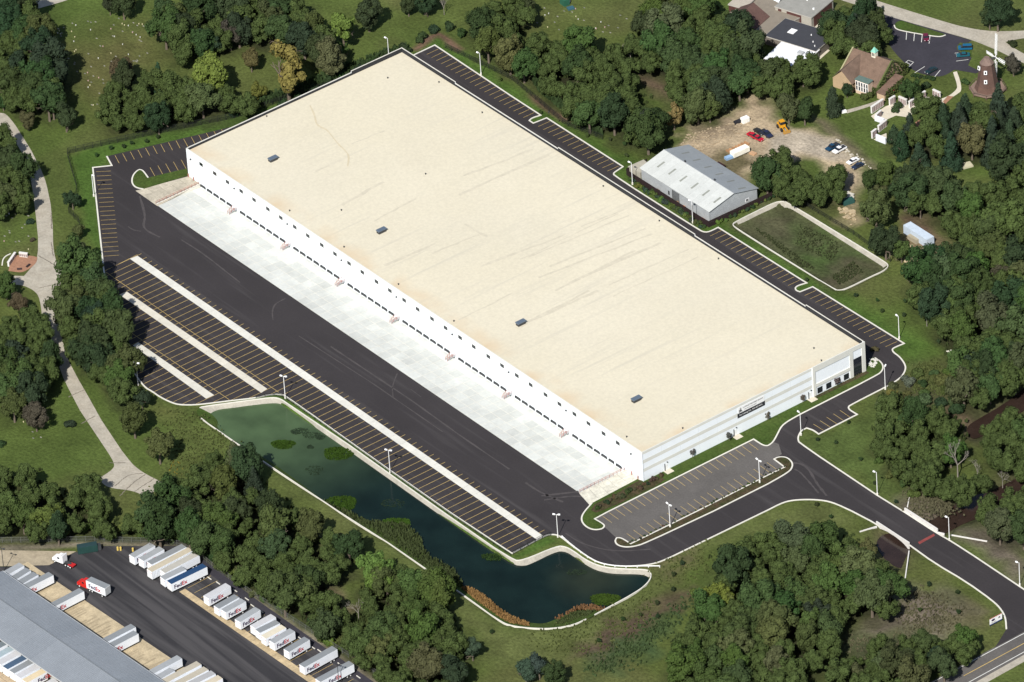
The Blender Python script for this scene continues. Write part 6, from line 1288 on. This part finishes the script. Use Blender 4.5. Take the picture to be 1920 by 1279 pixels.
T_(1870,20,34,'dark','',lab='dark tree on the lawn at the top right corner'); T_(1855,30,22,'dark','',lab='dark tree left of the one at the top right corner'); T_(1898,82,12,'dark','',shape='bush',lab='round clipped bush in the fork of the cemetery road'); T_(1610,22,18,'lime','',lab='lime green tree beside the cemetery road, left one'); T_(1625,28,18,'bright','',lab='bright green tree beside the cemetery road, right one'); T_(1640,20,15,'dark','',shape='cone',lab='dark pine beside the two bright trees')
T_(1682,203,13,'dark','',shape='bush',hf=1.2,lab='dark round shrub on the memorial terrace'); T_(1718,207,12,'mid','',shape='bush',hf=1.2,lab='green shrub in the middle of the memorial terrace'); T_(1812,154,10,'mid','',shape='bush',lab='round green bush left of the windmill'); T_(1705,165,24,'dark','',lab='dark tree right of the chapel'); T_(1735,160,14,'dark','',shape='bush',lab='dark shrub by the visitor parking edge'); T_(1900,120,20,'purple','',lab='brown tree right of the windmill sails'); T_(1625,180,14,'mid','',shape='bush',lab='green shrub in front of the chapel')
T_(228,130,26,'rust','',lab='rusty brown tree at the top of the cemetery clump'); T_(395,140,40,'lime','',lab='large yellow-green tree in the clump left of the warehouse',hf=1.05); T_(298,150,18,'pine','',shape='cone',lab='dark pine in the cemetery clump'); T_(320,175,14,'bright','',lab='bright green tree in the middle of the cemetery clump')
T_(537,125,44,'yellow','',shape='open',lab='golden yellow tree standing before the dark grove'); T_(642,50,30,'lime','',shape='open',lab='pale green tree with visible branches behind the grove'); T_(640,95,20,'mid','',lab='green tree just left of the roof corner'); T_(455,12,22,'lime','',lab='light green tree at the top edge'); T_(500,25,18,'olive','',lab='olive tree at the top edge beside the light green one'); T_(230,5,28,'dark','',lab='dark tree at the top edge of the cemetery, left one'); T_(205,8,18,'dark','',lab='dark tree at the top edge of the cemetery, far left one'); T_(690,25,30,'dark','',lab='dark tree casting shadow on the lawn at the top'); T_(765,8,20,'dark','',lab='dark tree with a pale trunk at the top edge'); T_(800,6,22,'dark','',lab='dark tree at the top edge right of the pale-trunked one'); T_(340,55,30,'dark','',lab='dark tree at the left of the top grove'); T_(390,75,28,'dark','',lab='dark tree lowest in the top grove'); T_(470,110,22,'olive','',lab='olive tree behind the golden one'); T_(580,60,26,'pine','',shape='cone',hf=0.6,lab='dark pine behind the golden tree'); T_(600,100,24,'dark','',lab='dark tree right of the golden one'); T_(430,60,30,'purple','',lab='purplish tree above the large yellow-green one'); T_(985,12,24,'dark','',lab='dark tree at the top edge right of the lawn')
T_(485,172,17,'bright','',lab='bright green tree between the large yellow-green one and the roof'); T_(352,198,15,'bright','',lab='bright green tree low in the cemetery clump near the fence')
for (x,y) in ((730,105),(700,118),(672,130),(640,140),(615,150),(590,165),(560,185),(530,195),(760,92),(790,72),(815,55),(840,50),(865,62),(470,200),(440,212)):
    T_(x,y,13,'dark','along the fence behind the far left wall',shape='bush',hf=1.3)
def young(px, py, s=1.0, where='', colr='dark'): T_(px,py,4.5*s,colr,where,shape='round',name='young_tree',kindword='sapling')
for x,y in ((181,290),(208,277),(232,274),(247,267),(275,264),(296,256)): young(x,y,1.0,'on the lawn behind the far left stalls')
for x,y in ((1013,210),(1101,253),(1144,260),(1171,269),(1175,290),(938,148)): young(x,y,1.0,'on the grass strip behind the rear lane','mid')
for x,y in ((1645,562),(1654,582),(1697,564),(1605,553),(1695,590),(1512,524),(1760,640)): young(x,y,1.0,'on the grass right of the rear lane')
for x,y in ((1533,823),(1567,829),(1591,791),(1660,772),(1613,860),(1680,940),(1640,905)): young(x,y,1.0,'on the grass right of the junction')
for x,y in ((1279,1056),(1263,1076),(1262,1105),(1232,1130),(1233,1155),(1168,1160),(1201,1152),(1123,1200),(922,1184),(1531,945),(1558,968),(1742,1095),(1795,1110),(1797,1147),(1725,1142),(1432,1006),(1385,1035)): young(x,y,1.1,'scattered on the rough grass below the drive')
for x,y,lab in ((1298,848,'thin young tree near the middle of the right-hand end wall'),(1367,817,'bare young tree beside the second exit door'),(1438,778,'leafy young tree near the lease sign'),(1505,745,'young tree beside the door nearest the windows'),(1569,714,'young tree with brown leaves in front of the third window')):
    T_(x,y,7,'grey','',shape='open',name='young_tree',lab=lab,hf=1.1)
T_(1639,655,9,'olive','',shape='bush',lab='small plant at the right corner of the warehouse')
for k in range(16):
    t = k/15; T_(1118+(1240-1118)*t+random.uniform(-3,3), 950+(890-950)*t+random.uniform(-3,5), random.uniform(5,8), random.choice(['dark','mid','rust']), 'in the bed by the near corner of the warehouse', shape='bush', hf=1.3)
for k in range(34):
    t = k/33; T_(1185+(1320-1185)*t+random.uniform(-2,2), 338+(425-338)*t+random.uniform(-3,3), random.uniform(5,8), random.choice(['mid','bluish','bright','mid']), 'in the planting strip in front of the grey shed', shape='bush', hf=1.2)
for k in range(14):
    t = k/13; T_(1345+(1450-1345)*t, 418+(368-418)*t+random.uniform(-2,2), random.uniform(4.5,7), random.choice(['bright','bluish','dark']), 'between the shed fence and the dry basin', shape='bush', hf=1.4)
for k in range(44):
    t = k/43; a = np.array([1180,1018])*(1-t)+np.array([1478,870])*t; T_(a[0]+random.uniform(-2,2), a[1]+random.uniform(-1,3), random.uniform(2,3.4), random.choice(['mid','olive','dark','rust']), 'in the long planting island', shape='bush')
for k in range(22): t = k/21; T_(1528+(1618-1528)*t, 741+(697-741)*t, 2.4, 'rust', 'under the windows of the entrance wall', shape='bush')
for k in range(9): t = k/8; a = (1712+(1750-1712)*t, 141+(148-141)*t); T_(a[0],a[1],6,'dark','in the hedge below the visitor parking',shape='bush')
for k in range(70):
    t = random.random(); seg = [(20,1005),(180,1000),(320,1008),(380,1040),(450,1095),(520,1145),(600,1195),(680,1245),(720,1275)]; j = min(len(seg)-2, int(t*(len(seg)-1))); u_ = t*(len(seg)-1)-j
    x = seg[j][0]*(1-u_)+seg[j+1][0]*u_+random.uniform(-6,18); y = seg[j][1]*(1-u_)+seg[j+1][1]*u_+random.uniform(-16,0); T_(x,y,random.uniform(9,15),random.choice(['mid','mid','olive','dark','bright']),'in the scrub along the trailer yard fence',shape='bush',hf=1.4)
T_(1635,335,22,'dark','',lab='dark tree left of the pair at the head of the right wood'); T_(1662,328,24,'mid','',lab='mid-green tree at the head of the right wood'); T_(1690,350,24,'dark','',lab='dark tree at the head of the right wood, beside the mid-green one'); T_(1650,362,18,'olive','',lab='olive tree just behind the tall one at the yard end')
T_(1592,150,13,'mid','',lab='small green tree against the left gable of the chapel'); T_(1588,170,12,'dark','',lab='small dark tree at the left front corner of the chapel')
# build them: nearest 290 of each kind as things, any more as one mass
from collections import defaultdict
byk = defaultdict(list)
for t in TREES: byk[t['nm']].append(t)
open('/tmp/trees.txt','w').write(str({k: len(v) for k, v in byk.items()}))
def put_tree(t):
    i = random.randrange(1000); me = CR_[t['shape']][i % len(CR_[t['shape']])]; rz = random.uniform(0,6.28)
    if t['shape'] == 'bush' or t['sx'] < 1.6:
        if t['nm'] == 'young_tree':
            e_ = empty(t['nm'], (t['p'][0],t['p'][1],0), rz); tr = link('trunk', TR[i%3], e_); tr.scale = (t['zc'],)*3; o = link('crown', me, e_, t['c']); o.location = (0,0,t['zc']); o.scale = (t['sx'],t['sx'],t['sz']); o = e_
        else: o = link(t['nm'], me, None, t['c']); o.location = (t['p'][0],t['p'][1],t['zc']+(0.1 if t['sx'] < 1 else 0)); o.scale = (t['sx'],t['sx'],t['sz']); o.rotation_euler = (0,0,rz)
    else:
        o = empty(t['nm'], (t['p'][0],t['p'][1],0), rz); tr = link('trunk', TR[i%3], o); k = t['zc']*1.15 if t['shape'] != 'cone' else t['zc']; tr.scale = (k,k,k)
        c = link('crown', me, o, t['c']); c.location = (0,0,t['zc']); c.scale = (t['sx'],t['sx'],t['sz'])
    lb = t['label']; tag(o, lb, t['cat'], t['group'])
for k, v in byk.items():
    v.sort(key=lambda t: -(t['sx']*t['sz'])/ (np.linalg.norm(np.array([*t['p'],0])-CAM_LOC)**2))
    named = [t for t in v if t['group'] is None]; rest = [t for t in v if t['group'] is not None]; take = named + rest[:max(0,295-len(named))]; more = rest[max(0,295-len(named)):]
    for t in take: put_tree(t)
    if more:
        V = []; Fq = []; n0 = 0
        for t in more:
            me = CR_[t['shape']][random.randrange(len(CR_[t['shape']]))]; a = np.empty(len(me.vertices)*3); me.vertices.foreach_get('co', a); a = a.reshape(-1,3)
            th = random.uniform(0,6.28); Rz = np.array([[math.cos(th),-math.sin(th),0],[math.sin(th),math.cos(th),0],[0,0,1]]); a = (a@Rz.T)*np.array([t['sx'],t['sx'],t['sz']])+np.array([t['p'][0],t['p'][1],t['zc']])
            V.append(a); lv = np.empty(len(me.loops), np.int32); me.loops.foreach_get('vertex_index', lv); lt = np.empty(len(me.polygons), np.int32); me.polygons.foreach_get('loop_total', lt); Fq.append((lv+n0, lt)); n0 += len(a)
        m2 = bpy.data.meshes.new('wood'); V = np.vstack(V); lv = np.concatenate([f[0] for f in Fq]); lt = np.concatenate([f[1] for f in Fq]); m2.vertices.add(len(V)); m2.vertices.foreach_set('co', V.astype(np.float32).ravel()); m2.loops.add(len(lv)); m2.loops.foreach_set('vertex_index', lv.astype(np.int32)); m2.polygons.add(len(lt)); m2.polygons.foreach_set('loop_start', np.r_[0, np.cumsum(lt)[:-1]].astype(np.int32)); m2.polygons.foreach_set('loop_total', lt.astype(np.int32)); m2.update(calc_edges=True); m2.materials.append(M['leafw']); o = link('woodland' if 'tree' in k else 'shrubbery', m2, None, (0.045,0.065,0.019)); tag(o, 'smaller green trees filling the gaps of the woods' if 'tree' in k else 'smallest shrubs of the planting beds', 'trees', None, 'stuff')
# bare and dead trees
def dead(px, py, hpx, label, i, thin=1.0):
    p = P(px,py); s = up(p,hpx)*1.25; e_ = empty('dead_tree', (p[0],p[1],0), random.uniform(0,6), label, 'tree'); o = link('branches', DEAD[i%3], e_); o.scale = (s*0.8,s*0.8,s)
dead(1796,895,75,'large bare grey tree standing above the bridge thicket',0); dead(1833,900,45,'forked bare white trunk at the creek bank',1); dead(1766,870,38,'small bare stem left of the large bare tree',2); dead(1880,915,40,'thin bare branches over the creek',2)
dead(1215,72,48,'silvery bare tree at the edge of the top wood',1); dead(1183,120,50,'bare grey tree with dark lower branches near the brown track',0); dead(1245,18,30,'bare grey tree at the top edge beside the offices lawn',2); dead(833,28,35,'bare grey tree at the top edge above the mulch band',1)
dead(1486,1145,55,'bare grey tree in the middle of the lower right wood',0); dead(673,1165,50,'tall bare grey stems in the wood below the pond',2); dead(836,1225,22,'small bare tree with pale trunk at the lower end of the wood',1); dead(1738,612,40,'pale bare trunk at the edge of the right wood, left one',1); dead(1776,626,45,'pale bare trunk at the edge of the right wood, right one',2); dead(1905,740,30,'bare snag at the right edge by the creek',0)
# undergrowth, reeds, grass tufts: masses nobody could count
def tufts(name, polys, n, h, c, label, cat, z=0.0, wdt=0.35, world=False, hv=0.4, blades=3):
    V = []; Fq = []
    for poly in polys:
        pl = poly if world else [P(x,y,z) for x,y in poly]; a = np.array(pl); q = rng.uniform(a.min(0), a.max(0), (n*2,2)); q = q[inside(q, pl)][:n]; q = q+(rng.normal(0,1.6,q.shape) if name in ('rough_grass','dry_weeds') else 0); q = q[~inside(q, SITE)] if len(q) else q
        for x, y in q:
            for b in range(blades):
                th = random.uniform(0,3.14); w_ = wdt*random.uniform(0.5,1.2); dx, dy = math.cos(th)*w_, math.sin(th)*w_; hh = h*random.uniform(1-hv,1+hv); ox, oy = random.uniform(-.3,.3)*h, random.uniform(-.3,.3)*h
                k = len(V); V += [(x-dx,y-dy,z),(x+dx,y+dy,z),(x+dx*0.4+ox,y+dy*0.4+oy,z+hh),(x-dx*0.6+ox,y-dy*0.6+oy,z+hh*0.9)]; Fq.append((k,k+1,k+2,k+3))
    me = bpy.data.meshes.new(name); me.from_pydata(V, [], Fq); me.materials.append(M['reed']); o = link(name, me, None, c); tag(o, label, cat, None, 'stuff'); return o
tufts('orange_reeds', [[(865,1104),(885,1108),(905,1118),(930,1140),(958,1160),(990,1170),(992,1177),(955,1172),(900,1135)]], 850, 1.2, (0.21,0.125,0.048), 'orange-brown reeds along the pond wall', 'reeds', -1.1)
tufts('orange_reeds', [[(1040,1160),(1070,1146),(1085,1136),(1110,1136),(1135,1140),(1125,1146),(1085,1144),(1050,1162)]], 220, 0.8, (0.17,0.095,0.045), 'brown reeds at the lower tip of the pond', 'reeds', -1.1)
tufts('green_reeds', [[(600,940),(660,965),(690,980),(760,985),(785,1005),(800,1040),(850,1070),(870,1100),(850,1105),(780,1055),(730,1020),(640,962)]], 1300, 1.3, (0.045,0.060,0.022), 'green rushes along the woodland side of the pond', 'reeds', -1.1)
tufts('green_reeds', [[(1040,1170),(1075,1148),(1115,1146),(1100,1160),(1060,1175)]], 400, 0.7, (0.05,0.066,0.024), 'green rushes at the lower tip of the pond', 'reeds', -1.0)
def mat_blob(cx, cy, rx, ry, c, label, n=500, h=0.35, rot=0):
    poly = [(cx+rx*math.cos(t)*(1+0.12*math.sin(3*t+rx)), cy+ry*math.sin(t)*(1+0.1*math.cos(2*t))) for t in np.linspace(0,2*math.pi,19)[:-1]]
    tufts('floating_weed', [poly], n, h, c, label, 'water plants', WZ+0.02, 0.4)
WG = (0.030,0.062,0.008)
mat_blob(531,834,22,9,WG,'green weed mat near the pale end of the pond',400); mat_blob(633,851,27,13,WG,'round green weed mat under the trailer stalls side',600); mat_blob(641,944,29,15,WG,'round green weed mat against the woodland wall',600); mat_blob(742,982,30,11,(0.036,0.075,0.010),'long bright weed mat beyond the grassy spit',600); mat_blob(1135,1125,28,12,(0.036,0.066,0.010),'olive weed mat in the lower corner of the pond',600); mat_blob(925,1045,22,7,(0.022,0.045,0.012),'dark weed patch below the bottom fence',200)
for i_, (x,y,rx,ry) in enumerate(((565,808,14,6),(585,817,16,7),(553,810,8,5),(590,882,16,10),(600,820,9,5),(736,800+145,22,10),(1080,1073,20,6),(582,838,6,4))): mat_blob(x,y,rx,ry,(0.022,0.038,0.022),'dim drowned weed patch '+['near the pale end','in the middle of the upper pond','small, at the upper pond bank','left of the second green mat','beside the upper bank','in the wide dark part','in the lower bay','small, in mid-water'][i_],90,0.12)
tufts('rough_grass', [REG['E1'],REG['E2'],REG['G'],REG['K'],REG['J'],REG['I']], 1500, 1.3, (0.040,0.055,0.018), 'undergrowth on the floor of the woods', 'undergrowth', 0.0, 0.7)
tufts('rough_grass', [[(300,770),(366,772),(480,870),(400,850),(340,900),(300,930),(330,830)],[(1250,1020),(1330,1010),(1330,1080),(1240,1100),(1200,1180),(1120,1230),(1000,1220),(1000,1190),(1210,1120)],[(1715,690),(1750,680),(1790,740),(1720,735)]], 900, 0.5, (0.075,0.092,0.030), 'coarse tufts on the rough grass', 'rough grass', 0.0, 0.4)
tufts('rough_grass', [[(1100,1250),(1180,1195),(1290,1120),(1320,1110),(1260,1180),(1190,1245),(1120,1265)]], 480, 0.7, (0.044,0.068,0.026), 'dark green rushes in the wet hollow below the pond', 'rushes', 0.0, 0.45)
tufts('basin_weeds', [[(1500,420),(1580,460),(1560,490),(1490,460)],[(1560,520),(1600,490),(1620,510),(1575,535)],[(1410,425),(1440,440),(1530,505),(1500,500)]], 260, 0.5, (0.045,0.055,0.024), 'weeds growing over the floor of the dry basin', 'weeds', BZ, 0.35)
tufts('dry_weeds', [[(1595,1195),(1700,1195),(1760,1230),(1700,1285),(1570,1285)],[(1700,1105),(1760,1115),(1810,1150),(1770,1190),(1690,1180)],[(1705,925),(1760,925),(1790,965),(1710,965)]], 600, 0.6, (0.095,0.090,0.052), 'dry greyish weeds near the creek and the road', 'weeds', 0.0, 0.4)
tufts('wild_flowers', [[(318,860),(340,862),(345,890),(315,892)]], 16, 0.4, (0.22,0.17,0.03), 'yellow wild flowers beside the end of the drive', 'flowers', 0.0, 0.25)
tufts('hedge_mass', [[(465,205),(560,180),(700,128),(760,95),(770,88),(700,110),(600,150),(520,180),(465,192)],[(1000,150),(1060,205),(1130,255),(1090,235),(1010,170)]], 900, 2.2, (0.030,0.050,0.018), 'dense scrub along the far boundary fence', 'scrub', 0.0, 0.8)
# ivy on the chapel
V = []; Fq = []
bpy.context.view_layer.update()
mw = ch.matrix_world
for _ in range(900):
    r = random.random()
    if r < 0.5: q = Vector((ln+random.uniform(-0.3,0.6), random.uniform(-9,9), 0)); q.z = random.uniform(0.5, 9.8-abs(q.y)*0.68)
    elif r < 0.75: q = Vector((ln+random.uniform(3.9,4.6), random.uniform(-10,1), random.uniform(0.2,4)))
    else: q = Vector((random.uniform(ln*0.72,ln), -8.9+random.uniform(-.3,.2), random.uniform(0,3.2)))
    q = mw @ q; k = len(V); s = 0.45; u = Vector(rng.normal(size=3)).normalized()*s; v_ = Vector(rng.normal(size=3)).normalized()*s; V += [q-u,q-v_,q+u,q+v_]; Fq.append((k,k+1,k+2,k+3))
me = bpy.data.meshes.new('ivy'); me.from_pydata([tuple(v) for v in V], [], Fq); me.materials.append(M['reed']); tag(link('ivy', me, None, (0.050,0.066,0.020)), 'green ivy climbing the right gable of the chapel', 'ivy', None, 'stuff')
# grave markers in the cemetery lawns
gm = [MB().box(-0.38,0.38,-0.2,0.2,0,0.10).mesh('grave_marker', M['matte']), MB().tube((0,0,0),(0,0,0.4),0.16,0.22,6).mesh('grave_flowers', M['matte'])]
def graves(poly, n, where, rows=False):
    pl = PL(poly); a = np.array(pl); c = 0
    while c < n:
        q = rng.uniform(a.min(0), a.max(0))
        if rows: q[1] = round(q[1]/6)*6+random.uniform(-.3,.3)
        if not inside(q[None], pl)[0]: continue
        c += 1; f = random.random() < 0.35; o = link('grave_flowers' if f else 'grave_marker', gm[f], None, random.choice([(0.55,0.55,0.5),(0.5,0.33,0.30),(0.55,0.5,0.3)]) if f else random.choice([(0.24,0.23,0.19),(0.17,0.17,0.14)]))
        o.location = (q[0],q[1],0.0); o.rotation_euler = (0,0,random.uniform(-.2,.2)); o.scale = (1,1,1)
        tag(o, ('small bunch of grave flowers ' if f else 'small flat stone grave marker ')+where, 'flowers' if f else 'grave marker', ('grave flowers ' if f else 'grave markers ')+where)
graves([(105,45),(270,30),(270,60),(290,110),(210,125),(200,200),(165,200),(140,140),(95,110)],85,'on the lawn at the top left')
graves([(1010,10),(1180,10),(1190,55),(1090,70),(1000,60)],30,'on the lawn at the top middle')
graves([(5,400),(60,400),(65,470),(5,475)],16,'on the grass left of the drive'); graves([(510,15),(530,20),(520,70),(490,60)],6,'on the grass gap in the top grove'); graves([(10,790),(100,780),(180,830),(100,860)],4,'on the lower left lawn')
boxpx('burial_canopy',(1054,10),(1064,6),3.0,2.4,(0.02,0.10,0.06),'small green burial canopy on the top lawn','canopy'); boxpx('blue_mat',(1064,18),(1076,15),2.0,0.5,(0.03,0.09,0.12),'flat blue-green mat beside the burial canopy','mat'); boxpx('white_canopy',(1060,7),(1067,3),1.4,2.8,(0.7,0.7,0.68),'narrow white board beside the burial canopy','board')
print('OBJECTS', len(bpy.data.objects))
